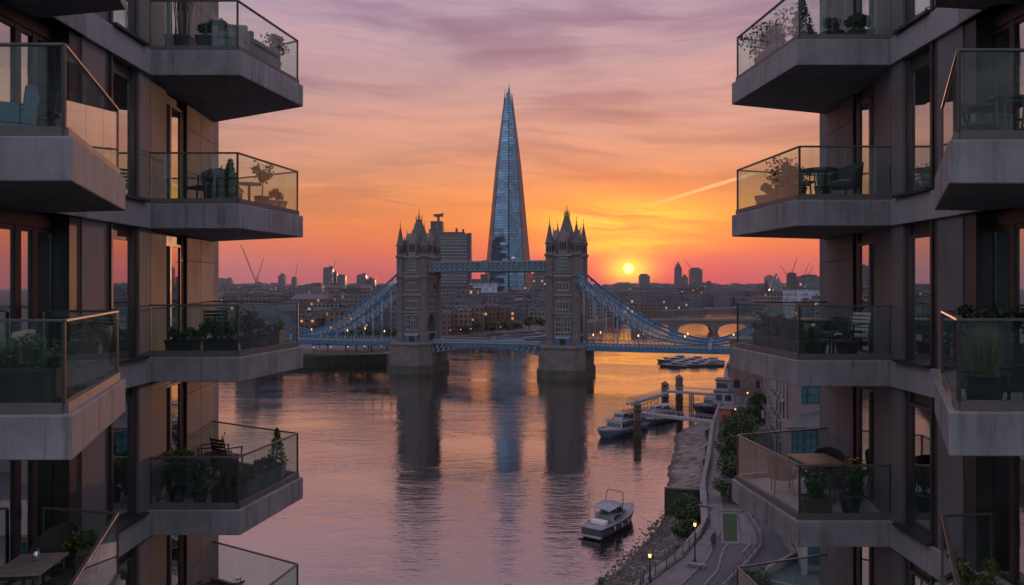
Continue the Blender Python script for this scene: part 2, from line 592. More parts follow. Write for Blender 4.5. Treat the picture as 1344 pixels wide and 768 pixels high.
# ------------------------------------------------------------------ water, land, river bank
def water_material():
    m = bpy.data.materials.new('river_water')
    m.use_nodes = True
    t = NT(m.node_tree)
    p = t.n['Principled BSDF']
    pos = t.new('ShaderNodeTexCoord').outputs['Object']
    v1 = t.vmath('MULTIPLY', pos, (0.34, 0.85, 1))
    n1 = t.noise(v1, 1.0, 3, 0.55, 0.4)
    v2 = t.vmath('MULTIPLY', pos, (0.9, 2.6, 1))
    n2 = t.noise(v2, 1.0, 3, 0.55, 0.3)
    v4 = t.vmath('MULTIPLY', pos, (0.07, 0.22, 1))
    n4 = t.noise(v4, 1.0, 3, 0.5, 0.3)
    v3 = t.vmath('MULTIPLY', pos, (0.018, 0.035, 1))
    n3 = t.noise(v3, 1.0, 4, 0.6, 0.8)               # broad calmer and rougher sheets
    hgt = t.math('ADD', t.math('MULTIPLY', n4, 0.72), t.math('ADD', t.math('MULTIPLY', n1, 0.42), t.math('MULTIPLY', n2, 0.17)))
    b = t.new('ShaderNodeBump')
    t.put(b.inputs['Strength'], t.step(n3, 0.36, 0.64, 0.30, 1.15))
    b.inputs['Distance'].default_value = 0.20
    t.put(b.inputs['Height'], hgt)
    t.put(p.inputs['Normal'], b.outputs[0])
    p.inputs['Base Color'].default_value = (0.47, 0.435, 0.42, 1)
    p.inputs['Metallic'].default_value = 1.0
    t.put(p.inputs['Roughness'], t.step(n3, 0.3, 0.7, 0.03, 0.06))
    p.inputs['IOR'].default_value = 2.4
    M['water'] = m
    return m


water_material()


def struct(o):
    o['kind'] = 'structure'
    return o


mb = MB()
mb.add([(-8000, -60, 0), (8000, -60, 0), (8000, 8900, 0), (-8000, 8900, 0)], [(0, 1, 2, 3)])
struct(mb.build('river_water', M['water']))

mat('city_ground', (0.075, 0.065, 0.062), 0.9, 0.4, 0.03)
mat('embankment', (0.085, 0.072, 0.065), 0.9, 0.3, 0.25, bump=0.4, bscale=2.0)
mat('paving', (0.055, 0.050, 0.054), 0.8, 0.2, 0.5, bump=0.3, bscale=3)
pm = mat('paving_light', (0.16, 0.142, 0.146), 0.8, 0.2, 0.7)
_t = NT(pm.node_tree)
_p = _t.n['Principled BSDF']
_br = _t.new('ShaderNodeTexBrick')
_t.put(_br.inputs['Vector'], _t.new('ShaderNodeTexCoord').outputs['Object'])
_br.inputs['Scale'].default_value = 1.1
_br.inputs['Mortar Size'].default_value = 0.035
_br.inputs['Color1'].default_value = (1, 1, 1, 1)
_br.inputs['Color2'].default_value = (0.72, 0.72, 0.74, 1)
_br.inputs['Mortar'].default_value = (0.35, 0.35, 0.35, 1)
_old = _p.inputs['Base Color'].links[0].from_socket
_t.put(_p.inputs['Base Color'], _t.mix(1.0, _old, _br.outputs['Color'], 'MULTIPLY'))
mat('wall_cap_pale', (0.115, 0.102, 0.104), 0.8, 0.2, 1.0)
mat('asphalt', (0.045, 0.055, 0.058), 0.85, 0.25, 0.6)


def shingle(name, c0, c1, c2):
    m = mat(name, c0, 0.9, 0.3, 0.25)
    t = NT(m.node_tree)
    p = t.n['Principled BSDF']
    pos = t.new('ShaderNodeTexCoord').outputs['Object']
    n = t.noise(pos, 0.22, 6, 0.65, 0.6)
    vo = t.new('ShaderNodeTexVoronoi')
    t.put(vo.inputs['Vector'], pos)
    vo.inputs['Scale'].default_value = 2.6
    peb = t.mix(0.5, (1, 1, 1), vo.outputs['Color'])
    c = t.mix(t.step(n, 0.38, 0.62), c0, c1)
    c = t.mix(t.step(t.noise(pos, 0.5, 5, 0.6), 0.50, 0.58), c, c2)
    zz = t.sep(pos)[2]
    c = t.mix(t.step(t.math('ADD', zz, t.math('MULTIPLY', n, 0.5)), 0.18, 0.5), tuple(a * 0.32 for a in c2), c)
    st = t.step(t.noise(pos, 3.1, 3, 0.7), 0.57, 0.66)
    c = t.mix(t.math('MULTIPLY', st, 0.75), c, tuple(a * 0.25 for a in c0))
    t.put(p.inputs['Base Color'], t.mix(0.8, c, peb, 'MULTIPLY'))
    b = t.new('ShaderNodeBump')
    b.inputs['Strength'].default_value = 0.9
    b.inputs['Distance'].default_value = 0.25
    t.put(b.inputs['Height'], vo.outputs['Distance'])
    t.put(p.inputs['Normal'], b.outputs[0])
    return m


shingle('shingle', (0.13, 0.105, 0.088), (0.21, 0.175, 0.155), (0.045, 0.055, 0.030))
shingle('mud', (0.19, 0.15, 0.13), (0.27, 0.22, 0.20), (0.09, 0.085, 0.055))

LEFT_SHORE = [(-6.4, -60), (-6.4, 23), (-30, 42), (-62, 100), (-118, 255), (-128, 326), (-92, 329), (-56, 342), (-50, 400), (-40, 452), (16, 520), (72, 652), (92, 720), (150, 900), (330, 1100), (1500, 1420), (7600, 1650)]
RIGHT_SHORE = [(6.4, -60), (6.4, 22), (9.5, 66), (13.0, 76.5), (18.6, 84.5), (24.3, 95.5), (28.6, 113.6), (33.6, 130), (43.0, 163), (60, 215), (76, 270), (98, 338), (130, 420), (192, 560), (262, 750), (400, 900), (1500, 1230), (7600, 1420)]
mb = MB()
mb.prism(LEFT_SHORE + [(7600, 8800), (-7600, 8800), (-7600, -60)], -0.8, 4.6)
struct(mb.build('ground', M['city_ground']))
mb = MB()
mb.prism((RIGHT_SHORE + [(7600, -60)])[::-1], -0.8, 5.0)
struct(mb.build('ground', M['paving']))


def sheet(name, m, pts, z, thick=0.0):
    mb = MB()
    if thick:
        mb.prism(pts, z - thick, z)
    else:
        mb.add([(x, y, z) for x, y in pts], [tuple(range(len(pts)))])
    return struct(mb.build(name, m))


def gpt(px, py, z=5.0):
    """the point of height z that lies under a place in the photo"""
    v = (CAM_Z - z) / ((py - 376) / 1000)
    return ((px - 672) / 1000 * v, v)


def beach(name, m, water, land, z_land, nx=14, seed=3):
    """shore strip between a waterline and the foot of the river wall, lying at a slope, uneven"""
    from mathutils import noise as nz
    def resample(pts, n):
        seg = [math.dist(a, b) for a, b in zip(pts, pts[1:])]
        tot = sum(seg)
        out = []
        for i in range(n + 1):
            d = tot * i / n
            j = 0
            while j < len(seg) - 1 and d > seg[j]:
                d -= seg[j]
                j += 1
            f = d / seg[j]
            out.append((pts[j][0] + (pts[j + 1][0] - pts[j][0]) * f, pts[j][1] + (pts[j + 1][1] - pts[j][1]) * f))
        return out
    N = 60
    A, B = resample(water, N), resample(land, N)
    vs, fs = [], []
    for i in range(N + 1):
        for j in range(nx + 1):
            f = j / nx
            x = A[i][0] + (B[i][0] - A[i][0]) * f
            y = A[i][1] + (B[i][1] - A[i][1]) * f
            n1 = nz.noise((x * 0.25, y * 0.25, seed)) + 0.6 * nz.noise((x * 0.8, y * 0.8, seed))
            z = -0.22 + (z_land + 0.22) * f ** 1.25 + 0.16 * n1 * (0.4 + f)
            vs.append((x, y, z))
    for i in range(N):
        for j in range(nx):
            a = i * (nx + 1) + j
            fs.append((a, a + 1, a + nx + 2, a + nx + 1))
    mb = MB()
    mb.add(vs, fs, 0, True)
    return struct(mb.build(name, m))


beach('beach', M['shingle'], [gpt(*p, 0.0) for p in [(735, 800), (782, 757), (800, 736), (822, 714), (838, 698), (854, 684), (876, 667)]],
      [(9.3, 62), (11.0, 71), (13.2, 76.6), (18.8, 84.6), (24.5, 95.6), (27.6, 108), (29.4, 116)], 1.6)
beach('beach', M['mud'], [gpt(*p, 0.0) for p in [(861, 664), (864, 640), (865, 612), (876, 590), (873, 575), (884, 562), (916, 552), (946, 545)]],
      [(29.0, 115.0), (30.6, 120), (33.8, 130), (38, 145), (43.2, 163), (48, 178), (52, 190), (54, 196)], 1.5)

# the riverside walk, lawn, paved court and road on the right bank
WALK_L = [(10.2, 66), (13.6, 76.5), (19.2, 84.3), (24.9, 95.3), (29.2, 113.4), (34.2, 129.8), (43.6, 162.8), (60.5, 214)]
WALK_R = [(12.4, 65), (16.5, 75.8), (21.3, 83.4), (26.1, 94.9), (31.0, 112.8), (36.8, 129), (46.6, 161.5), (64, 212)]
sheet('riverside_path', M['paving_light'], WALK_L + WALK_R[::-1], 5.012)
leafmat('lawn_green', (0.05, 0.115, 0.02), 0.25)
mat('lawn', (0.011, 0.034, 0.005), 0.9, 0.25, 1.5, bump=0.6, bscale=12)
lp = [gpt(948, 712), gpt(966, 712), gpt(966, 676), gpt(948, 676)]
lx0, lx1 = lp[0][0], lp[1][0]
LAWN = [(24.8, 89.3), (26.4, 89.3), (29.6, 100.2), (27.6, 100.2)]
sheet('lawn_kerb', M['paving_light'], [(24.4, 88.6), (26.6, 88.6), (29.9, 100.9), (27.4, 100.9)], 5.10, 0.10)
sheet('lawn', M['lawn'], LAWN, 5.106)
sheet('road', M['asphalt'], [(20.5, 70), (25.6, 76), (30.5, 90), (33.5, 102), (38, 118), (42, 118), (37.2, 101), (34.0, 89), (29.6, 75), (27, 66)], 5.008)
for kl in (WALK_R[1:6], [(25.0, 88.4), (24.0, 86.6), (21.5, 80.0), (18.2, 74.6)], [(30.9, 101), (27.6, 88.4), (26.0, 85.8)]):
    kb = MB()
    for a, b in zip(kl, kl[1:]):
        kb.bar((*a, 5.06), (*b, 5.06), .28, .14)
    struct(kb.build('kerb', M['wall_cap_pale']))
sheet('strip_path', M['paving_light'], [(26.8, 88.8), (28.6, 88.6), (31.6, 101), (30.1, 101)], 5.02)
sheet('plaza', M['paving_light'], [(47.5, 160), (58, 160), (70, 205), (64.5, 210)], 5.016)
sheet('sunken_court', M['asphalt'], [(15.8, 66), (19.5, 72), (23.4, 79.5), (22.3, 81.6), (17.0, 74.2), (13.2, 66)], 5.014)
# ------------------------------------------------------------------ the two apartment blocks
mat('deck_tile', (0.34, 0.32, 0.31), 0.75, 0.15, 1.6)
LV = {0: 42.82, 1: 39.74, 2: 36.66, 3: 33.58, 4: 30.50, 5: 27.42, 6: 24.34}
SLAB = 0.5


def apartment_block(s, vs, B, C, D, Bf, Cf, label):
    """s: -1 left, +1 right of the view; plan coordinates u (distance from the axis) and v (depth)"""
    root = thing('apartment_building', label, 'apartment building', (s * 12, 12, 5.0), world=True)
    X = lambda u: s * u
    V = lambda v: v * vs
    U = lambda v: 7.3 if v <= 15.3 else 7.3 + (v - 15.3) / 4.4 * 0.4
    mats = [M['wall_panel'], M['joint_dark']]

    def pier(mb, v0, v1, z0, z1, th=0.35, du=0.0, mi=0):
        mb.prism([(X(U(v0) + du), V(v0)), (X(U(v1) + du), V(v1)), (X(U(v1) + du + th), V(v1)), (X(U(v0) + du + th), V(v0))], z0, z1, mi)

    ZB, ZT = 5.0, 43.6
    mb = MB()
    # dark backing behind the panel joints, then panels with open joints
    for v0, v1 in ((12.98, 13.68), (14.95, 16.28), (17.62, 19.66)):
        pier(mb, v0, v1, ZB, ZT, 0.30, 0.03, 1)
    g = 0.012
    for k in range(-1, 12):
        zt = LV[0] - 3.08 * k
        z0, z1 = zt + 0.004, zt + 3.08 - SLAB
        if z0 < 4.9:
            continue
        for v0, v1 in ((12.94, 13.70), (14.93, 15.42 - g), (15.42 + g, 16.30)):
            pier(mb, v0, v1, z0, min(z1 + 0.3, ZT), 0.06)
        zz = [zt - SLAB + g, zt + 0.92, zt + 2.02, zt + 2.58 - g]
        for a, b in zip(zz, zz[1:]):
            for v0, v1 in ((17.62, 18.62 - g), (18.62 + g, 19.70)):
                pier(mb, v0, v1, a + g / 2, min(b - g / 2, ZT), 0.06)
    # end wall towards the city, rear and roof
    mb.prism([(X(7.70), V(19.70)), (X(22), V(19.70)), (X(22), V(20.0)), (X(7.70), V(20.0))], ZB, ZT)
    mb.prism([(X(12.5), V(4.0)), (X(22), V(4.0)), (X(22), V(19.69)), (X(12.5), V(19.69))], ZB, ZT + 0.01)
    mb.prism([(X(7.55), V(4.0)), (X(12.49), V(4.0)), (X(12.49), V(4.3)), (X(7.55), V(4.3))], ZB, ZT)
    mb.build('wall', mats, root, bevel=0.0)
    mb = MB()
    mb.prism([(X(7.2), V(3.9)), (X(22.1), V(3.9)), (X(22.1), V(20.1)), (X(7.6), V(20.1))], ZT + 0.015, ZT + 0.4)
    mb.build('roof', M['concrete'], root)
    # dark return beside the recessed glazing
    mb = MB()
    mb.prism([(X(7.32), V(12.60)), (X(7.32), V(12.935)), (X(8.2), V(12.935)), (X(8.2), V(12.60))], ZB, ZT, 0)
    mb.prism([(X(7.30), V(13.70)), (X(7.30), V(13.80)), (X(7.62), V(13.80)), (X(7.62), V(13.70))], ZB, ZT, 0)
    mb.prism([(X(7.27), V(13.835)), (X(7.27), V(13.90)), (X(7.62), V(13.90)), (X(7.62), V(13.835))], ZB, ZT, 0)
    mb.build('fin', M['frame_metal'], root)
    # partition walls inside
    mb = MB()
    mb.prism([(X(7.66), V(15.2)), (X(12.4), V(15.2)), (X(12.4), V(15.4)), (X(7.66), V(15.4))], ZB, ZT)
    mb.prism([(X(8.21), V(12.65)), (X(12.4), V(12.65)), (X(12.4), V(12.85)), (X(8.21), V(12.85))], ZB, ZT)
    mb.build('partition', M['interior'], root)

    for lv in range(0, 11):
        zt = LV[0] - 3.08 * lv
        if zt < 6:
            break
        shown = lv <= 5
        # floor with its edge band
        mb = MB()
        mb.prism([(X(7.62), V(4.32)), (X(12.48), V(4.32)), (X(12.48), V(19.66)), (X(8.0), V(19.66)), (X(7.66), V(15.3)), (X(7.66), V(12.96)), (X(7.62), V(12.96))], zt - SLAB, zt - 0.01)
        mb.build('floor', M['interior'], root)
        mb = MB()
        for v0, v1 in ((12.0, 13.98), (13.992, 15.296)):
            pier(mb, v0, v1, zt - SLAB, zt, 0.40, -0.06)
        if not shown:
            pier(mb, 15.31, 19.7, zt - SLAB, zt, 0.40, -0.02)
            mb.prism([(X(7.5), V(4.31)), (X(7.5), V(11.99)), (X(7.61), V(11.99)), (X(7.61), V(4.31))], zt - SLAB, zt)
        mb.build('floor_band', M['band_panel'], root, bevel=0.012)
        if lv == 0:
            continue
        zh = zt + 2.36                                     # head of the openings
        # tall window between near and far balcony
        def window(v0, v1, rec, muls, name='window', fm='frame_metal', sill=True, z0=0.06, sill_to=None, jamb=.20):
            mb = MB()
            uo = rec
            pr = lambda a, b, c, d, u0, u1: mb.prism([(X(U(a) + u0), V(a)), (X(U(b) + u0), V(b)), (X(U(b) + u1), V(b)), (X(U(a) + u1), V(a))], c, d)
            pr(v0, v0 + 0.06, zt, zh, uo, uo + 0.08)
            pr(v1 - 0.06, v1, zt, zh, uo, uo + 0.08)
            pr(v0 + 0.061, v1 - 0.061, zt, zt + z0, uo, uo + 0.08)
            pr(v0 + 0.061, v1 - 0.061, zh - 0.06, zh, uo, uo + 0.08)
            pr(v0, v1, zh + 0.002, zt + 3.08 - SLAB - 0.002, 0.10, 0.34)       # head panel
            for a, b in muls:
                pr(a, b, zt + z0 + 0.001, zh - 0.061, uo - 0.012, uo + 0.075)
            # broad dark jamb panel
            pr(v1 + 0.002, v1 + jamb, zt, zt + 2.57, 0.055, 0.34)
            f = mb.build(name, M[fm], root)
            edges = [v0 + 0.06] + [x for ab in muls for x in ab] + [v1 - 0.06]
            for a, b in zip(edges[0::2], edges[1::2]):
                mb = MB()
                mb.prism([(X(U(a) + uo + 0.03), V(a + 0.002)), (X(U(b) + uo + 0.03), V(b - 0.002)), (X(U(b) + uo + 0.042), V(b - 0.002)), (X(U(a) + uo + 0.042), V(a + 0.002))], zt + z0 + 0.002, zh - 0.062)
                mb.build('pane', M['window_glass'], f, off=OFF[root.name])
            if sill:
                mb = MB()
                mb.prism([(X(7.16), V(v0 - 0.1)), (X(7.16), V((sill_to or v1) + 0.1)), (X(7.62), V((sill_to or v1) + 0.1)), (X(7.62), V(v0 - 0.1))], zt + 0.003, zt + 0.055)
                mb.build('sill', M['dark_metal'], f, off=OFF[root.name])
            return f
        window(13.92, 14.76, 0.06, [], sill_to=14.95, jamb=.165)
        if shown or lv == 6:
            window(16.32, 17.41, 0.06, [(16.66, 16.75)], 'balcony_door', 'bronze', sill=False)
        else:
            window(16.32, 17.41, 0.06, [], 'window', 'frame_metal')
        # curtains hanging behind some windows
        if lv in (2, 3, 5):
            for va, vb in ((13.98, 14.30), (17.1, 17.5)) if lv != 3 else ((17.2, 17.5),):
                mb = MB()
                n = 14
                pts = [(U(va) + 0.50 + 0.035 * math.sin(i * 2.2), va + (vb - va) * i / n) for i in range(n + 1)]
                mb.add([(X(u), V(v), zt + 0.03) for u, v in pts] + [(X(u), V(v), zt + 2.5) for u, v in pts], [(i, i + 1, n + 2 + i, n + 1 + i) for i in range(n)], 0, True)
                mb.build('curtain', M['curtain'], root)
        # recessed glazing on the near balcony
        mb = MB()
        u0, u1 = 7.56, 7.66
        vv = [(4.4, 4.5), (6.2, 6.3), (8.0, 8.1), (9.5, 9.6), (10.46, 10.56), (11.60, 11.74), (12.02, 12.14)]
        for a, b in vv:
            mb.prism([(X(u0), V(a)), (X(u0), V(b)), (X(u1), V(b)), (X(u1), V(a))], zt + 0.001, zh)
        for a, b in ((zt + 0.002, zt + 0.07), (zh - 0.08, zh - 0.002)):
            mb.prism([(X(u0 + 0.01), V(4.5)), (X(u0 + 0.01), V(12.59)), (X(u1 - 0.01), V(12.59)), (X(u1 - 0.01), V(4.5))], a, b)
        mb.prism([(X(7.54), V(4.4)), (X(7.54), V(12.59)), (X(7.74), V(12.59)), (X(7.74), V(4.4))], zh + 0.001, zt + 3.08 - SLAB - 0.002)
        f = mb.build('sliding_door', M['bronze'], root)
        ed = [4.5] + [x for ab in vv[1:] for x in ab] + [12.58]
        for a, b in zip(ed[0::2], ed[1::2]):
            mb = MB()
            mb.prism([(X(7.60), V(a + 0.003)), (X(7.60), V(b - 0.003)), (X(7.612), V(b - 0.003)), (X(7.612), V(a + 0.003))], zt + 0.072, zh - 0.082)
            mb.build('pane', M['window_glass'], f, off=OFF[root.name])
        mb = MB()
        mb.bar((X(7.53), V(11.67), zt + 0.95), (X(7.53), V(11.67), zt + 1.15), 0.02, 0.03)
        mb.build('handle', M['dark_metal'], f, off=OFF[root.name])
        if lv in (2, 4):
            mb = MB()
            n = 30
            pts = [(7.80 + 0.05 * math.sin(i * 2.1), 10.9 + 1.3 * i / n) for i in range(n + 1)]
            mb.add([(X(u), V(v), zt + 0.03) for u, v in pts] + [(X(u), V(v), zt + 2.5) for u, v in pts], [(i, i + 1, n + 2 + i, n + 1 + i) for i in range(n)], 0, True)
            mb.build('curtain', M['curtain'], root)
        if not shown:
            continue
        # ---- balconies
        def balcony(P, walls, post_at, back=None):
            """P: slab outline (u, v) starting at the wall, going round to the wall"""
            mb = MB()
            mb.prism([(X(u), v) for u, v in P], zt - SLAB, zt)
            bal = mb.build('balcony', [M['concrete']], root, bevel=0.018)
            o3 = OFF[root.name]
            cx_, cy_ = sum(X(u) for u, v in P) / len(P), sum(v for u, v in P) / len(P)
            mb = MB()
            mb.prism([(cx_ + (X(u) - cx_) * .93, cy_ + (v - cy_) * .93) for u, v in P], zt + .001, zt + .006)
            mb.build('deck', M['deck_tile'], bal, off=o3)
            # joint in the fascia, kerb shoe, handrail, posts and panes along each open side
            inset = 0.11
            pts = [Vector((X(u), v)) for u, v in walls]
            cen = sum((Vector((X(u), v)) for u, v in P), Vector((0, 0))) / len(P)
            # offset the polyline inwards
            offs = []
            for i, p in enumerate(pts):
                ns = []
                for a, b in ((i - 1, i), (i, i + 1)):
                    if 0 <= a and b < len(pts):
                        d = (pts[b] - pts[a]).normalized()
                        nn = Vector((-d.y, d.x))
                        if nn.dot(cen - p) < 0:
                            nn = -nn
                        ns.append(nn)
                if len(ns) == 2:
                    bis = (ns[0] + ns[1]).normalized()
                    offs.append(p + bis * (inset / max(0.3, bis.dot(ns[0]))))
                else:
                    offs.append(p + ns[0] * inset)
            zr = zt + 1.04
            kb, hr = MB(), MB()
            for i in range(len(pts) - 1):
                a, b = pts[i], pts[i + 1]
                if i == 1:
                    for fr in ((.42,) if (b - a).length > 2 else ()):
                        q = a.lerp(b, fr)
                        dd = (b - a).normalized()
                        nn = Vector((dd.y, -dd.x))
                        if nn.dot(cen - q) > 0:
                            nn = -nn
                        mb = MB()
                        q = q - nn * .02
                        mb.bar((*(q), zt - .487), (*(q), zt - .013), .012, .046, up=(nn.x, nn.y, 0))
                        mb.build('joint', M['dark_metal'], bal, off=o3)
            for i in range(len(offs) - 1):
                a, b = offs[i], offs[i + 1]
                kb.bar((*a, zt + 0.06), (*b, zt + 0.06), 0.09, 0.115)
                hr.bar((*a, zr), (*b, zr), 0.055, 0.032)
                L = (b - a).length
                npan = post_at[i]
                d = (b - a) / L
                for k in range(npan):
                    q0 = a + d * (L * k / npan + (0.012 if k else 0.03))
                    q1 = a + d * (L * (k + 1) / npan - (0.012 if k < npan - 1 else 0.03))
                    mb = MB()
                    mb.bar((*q0, zt + 0.57), (*q1, zt + 0.57), 0.014, 0.90)
                    mb.build('glass_panel', M['balcony_glass'], bal, off=o3)
                for e, q in ((0, a), (1, b)):
                    if e == 1 and i < len(offs) - 2:
                        continue
                    mb = MB()
                    mb.bar((q.x, q.y, zt + 0.118), (q.x, q.y, zr - 0.017), 0.035, 0.035)
                    mb.build('post', M['dark_metal'], bal, off=o3)
            kb.build('kerb', M['kerb'], bal, off=o3)
            hr.build('handrail', M['rail_metal'], bal, off=o3, bevel=0.006)
            return bal
        balcony([(7.60, B[1]), B, C, (7.22, D[1]), (7.22, V(12.95)), (7.60, V(12.95))], [(7.53, B[1]), B, C, (7.30, D[1])], [3, 3, 1])
        A_ = (7.2, Bf[1])
        balcony([A_, Bf, Cf, (7.68, D[2]), (8.0, D[2]), (8.0, V(15.32)), (7.3, V(15.32))], [(7.32, Bf[1]), Bf, Cf, (7.72, D[2])], [2, 3, 3])
    return root


LB = apartment_block(-1, 1.0, (4.85, 8.4), (5.93, 11.7), (7.3, 12.0, 19.7), (5.46, 15.3), (4.93, 18.0), 'apartment block with glass balconies and mauve panels, rising on the left bank beside open water')
RB = apartment_block(1, 0.954, (4.93, 8.6), (6.43, 11.6), (7.3, 11.7, 18.75), (5.45, 14.6), (5.13, 17.8), 'apartment block with glass balconies rising above the riverside walk and lawn')


# ------------------------------------------------------------------ what stands on the balconies
def bl(px, v, lv, m=0.40):
    u, s_ = abs(px - 672) / 1000 * v, (-1 if px < 672 else 1)
    far = v > 14
    B, C = {(-1, True): ((5.46, 15.3), (4.93, 18.0)), (1, True): ((5.45, 14.6), (5.13, 17.8)), (-1, False): ((4.85, 8.4), (5.93, 11.7)), (1, False): ((4.93, 8.6), (6.43, 11.6))}[(s_, far)]
    v = max(v, B[1] + m)
    u = max(u, B[0] + (C[0] - B[0]) * (v - B[1]) / (C[1] - B[1]) + m + 0.05)
    return (s_ * u, v, LV[lv] + .006)


def bush(mb, c, r, n, size, rnd, long=1.6, mi=0, squash=0.85, hollow=0.45):
    """leaves through an uneven rounded volume made of several lumps"""
    lumps = [(Vector((0, 0, 0)), 0.75)] + [(Vector((rnd.uniform(-.6, .6), rnd.uniform(-.6, .6), rnd.uniform(-.4, .6))), rnd.uniform(.3, .55)) for _ in range(7)]
    for _ in range(n):
        lc, lr = rnd.choice(lumps)
        d = Vector((rnd.gauss(0, 1), rnd.gauss(0, 1), rnd.gauss(0, 1))).normalized() * (lr * rnd.uniform(hollow, 1.05))
        p = (lc + d)
        mb.leaf((c[0] + p.x * r, c[1] + p.y * r, c[2] + p.z * r * squash), size, rnd, long, mi)


def sprig(mb, p, q, r, n, size, rnd, spread, long=2.2, mi=1):
    """a stem with leaves along it"""
    p, q = Vector(p), Vector(q)
    mb.tube(p, q, r, r * 0.4, 5, 0)
    for i in range(n):
        f = rnd.uniform(0.25, 1.05)
        c = p.lerp(q, f) + Vector((rnd.gauss(0, spread), rnd.gauss(0, spread), rnd.gauss(0, spread * 0.6)))
        mb.leaf(c, size, rnd, long, mi)


def plant(loc, label, kind, container, size=(0.9, 0.35, 0.35), h=0.5, leaf='leaf_dark', rot=0.0, cm='black_planter', seed=0, cat=None, group=None):
    rnd = random.Random(seed * 7 + 5)
    root = thing('potted_plant' if container == 'pot' else 'planter', label, cat or ('potted plant' if container == 'pot' else 'planter'), loc, rot, group)
    L, W, H = size
    mb = MB()
    if container == 'box':
        t = 0.025
        mb.hexa([(-L / 2 * .95, -W / 2 * .93, 0), (L / 2 * .95, -W / 2 * .93, 0), (L / 2 * .95, W / 2 * .93, 0), (-L / 2 * .95, W / 2 * .93, 0)],
                [(-L / 2, -W / 2, H - 0.05), (L / 2, -W / 2, H - 0.05), (L / 2, W / 2, H - 0.05), (-L / 2, W / 2, H - 0.05)])
        for x0, x1, y0, y1 in ((-L / 2 - .012, L / 2 + .012, -W / 2 - .012, -W / 2 + t), (-L / 2 - .012, L / 2 + .012, W / 2 - t, W / 2 + .012), (-L / 2 - .012, -L / 2 + t, -W / 2 + t + .001, W / 2 - t - .001), (L / 2 - t, L / 2 + .012, -W / 2 + t + .001, W / 2 - t - .001)):
            mb.box(x0, x1, y0, y1, H - 0.055, H)
        mb.build('container', M[cm], root, bevel=0.006)
        mb = MB()
        mb.box(-L / 2 + t, L / 2 - t, -W / 2 + t, W / 2 - t, H - 0.06, H - 0.02)
        mb.build('soil', M['soil'], root)
    else:
        r = L / 2
        mb.lathe([(r * .66, 0), (r * .72, 0.01), (r * .9, H * .55), (r, H * .93), (r * 1.05, H * .94), (r * 1.05, H), (r * .93, H), (r * .90, H - .04)], 20)
        mb.build('container', M[cm], root)
    mb = MB()
    area = max(0.5, L * W * 6)
    if kind == 'shrub':
        n = max(2, int(round(L / 0.33))) if container == 'box' else 1
        for i in range(n):
            x = (i + .5) / n * L - L / 2 if n > 1 else 0
            r = h * rnd.uniform(.42, .56) * (1 if n == 1 else .95)
            mb.tube((x, 0, H - .05), (x, 0, H + h * .4), .012, .008, 5, 0)
            bush(mb, (x, rnd.uniform(-.05, .05), H + h * .48), r, int(420 + 2200 * r * r), 0.042, rnd, 1.5, 1)
    elif kind == 'bushy':
        n = max(2, int(round(L / 0.22)))
        for i in range(n):
            x = (i + .5) / n * L - L / 2
            r = h * rnd.uniform(.34, .6)
            bush(mb, (x, rnd.uniform(-.06, .06), H + r * .55), r, 320, 0.045, rnd, 1.8, 1)
    elif kind == 'conifer':
        mb.tube((0, 0, H - .05), (0, 0, H + h), .014, .004, 5, 0)
        for i in range(650):
            f = rnd.random() ** 1.3
            r = (1 - f) * h * .28 + .03
            a = rnd.uniform(0, 6.283)
            rr = r * rnd.uniform(.4, 1.05)
            mb.leaf((rr * math.cos(a), rr * math.sin(a), H + .04 + f * h), .035, rnd, 2.2, 1, 0.8)
    elif kind == 'tree':
        mb.tube((0, 0, H - .05), (0.02, 0, H + h * .45), .016, .012, 6, 0)
        for i in range(9):
            a = i * 2.4
            q = (math.cos(a) * h * .26, math.sin(a) * h * .26, H + h * rnd.uniform(.55, 1.0))
            sprig(mb, (0.02, 0, H + h * rnd.uniform(.3, .5)), q, .007, 34, .045, rnd, .05)
    elif kind == 'palm':
        for i in range(20):
            a = i * 2.4 + rnd.uniform(-.3, .3)
            lean = rnd.uniform(.15, .65)
            top = Vector((math.cos(a) * h * lean * .7, math.sin(a) * h * lean * .7, H + h * (1 - lean * .5)))
            pts = [Vector((0, 0, H - .04)).lerp(top, f) + Vector((0, 0, h * .16 * math.sin(f * math.pi))) for f in (0, .3, .6, .85, 1)]
            mb.path(pts, .006, 4, 0)
            for f in [x / 16 for x in range(4, 17)]:
                k = min(3, int(f * 4))
                c = pts[k].lerp(pts[k + 1], f * 4 - k if f < 1 else 1)
                for sgn in (-1, 1):
                    mb.leaf(c + Vector((-math.sin(a), math.cos(a), -.35)) * .05 * sgn, .032, rnd, 3.4, 1)
    elif kind == 'grass':
        for i in range(240):
            a = rnd.uniform(0, 6.283)
            lean = abs(rnd.gauss(0, .3))
            b = Vector((rnd.gauss(0, L * .14), rnd.gauss(0, W * .14), H - .04))
            tip = b + Vector((math.cos(a) * h * lean, math.sin(a) * h * lean, h * (1 - .35 * lean)))
            mid = b.lerp(tip, .55) + Vector((0, 0, h * .12 * lean))
            sd = Vector((-math.sin(a), math.cos(a), 0)) * .0065
            mb.add([b - sd, b + sd, mid + sd * .8, mid - sd * .8, tip], [(0, 1, 2, 3), (3, 2, 4)], 1)
    elif kind == 'twigs':
        for i in range(16):
            a = i * 2.4
            b = Vector((rnd.uniform(-.4, .4) * L, rnd.uniform(-.3, .3) * W, H - .04))
            mid = b + Vector((math.cos(a) * .05, math.sin(a) * .05, h * .5))
            tip = mid + Vector((math.cos(a) * .09 + .02, math.sin(a) * .07, h * rnd.uniform(.35, .55)))
            mb.path([b, mid, tip], .0075, 4, 0)
            for k in range(5):
                mb.leaf(mid.lerp(tip, rnd.random()), .03, rnd, 2.5, 1)
    elif kind == 'loose':
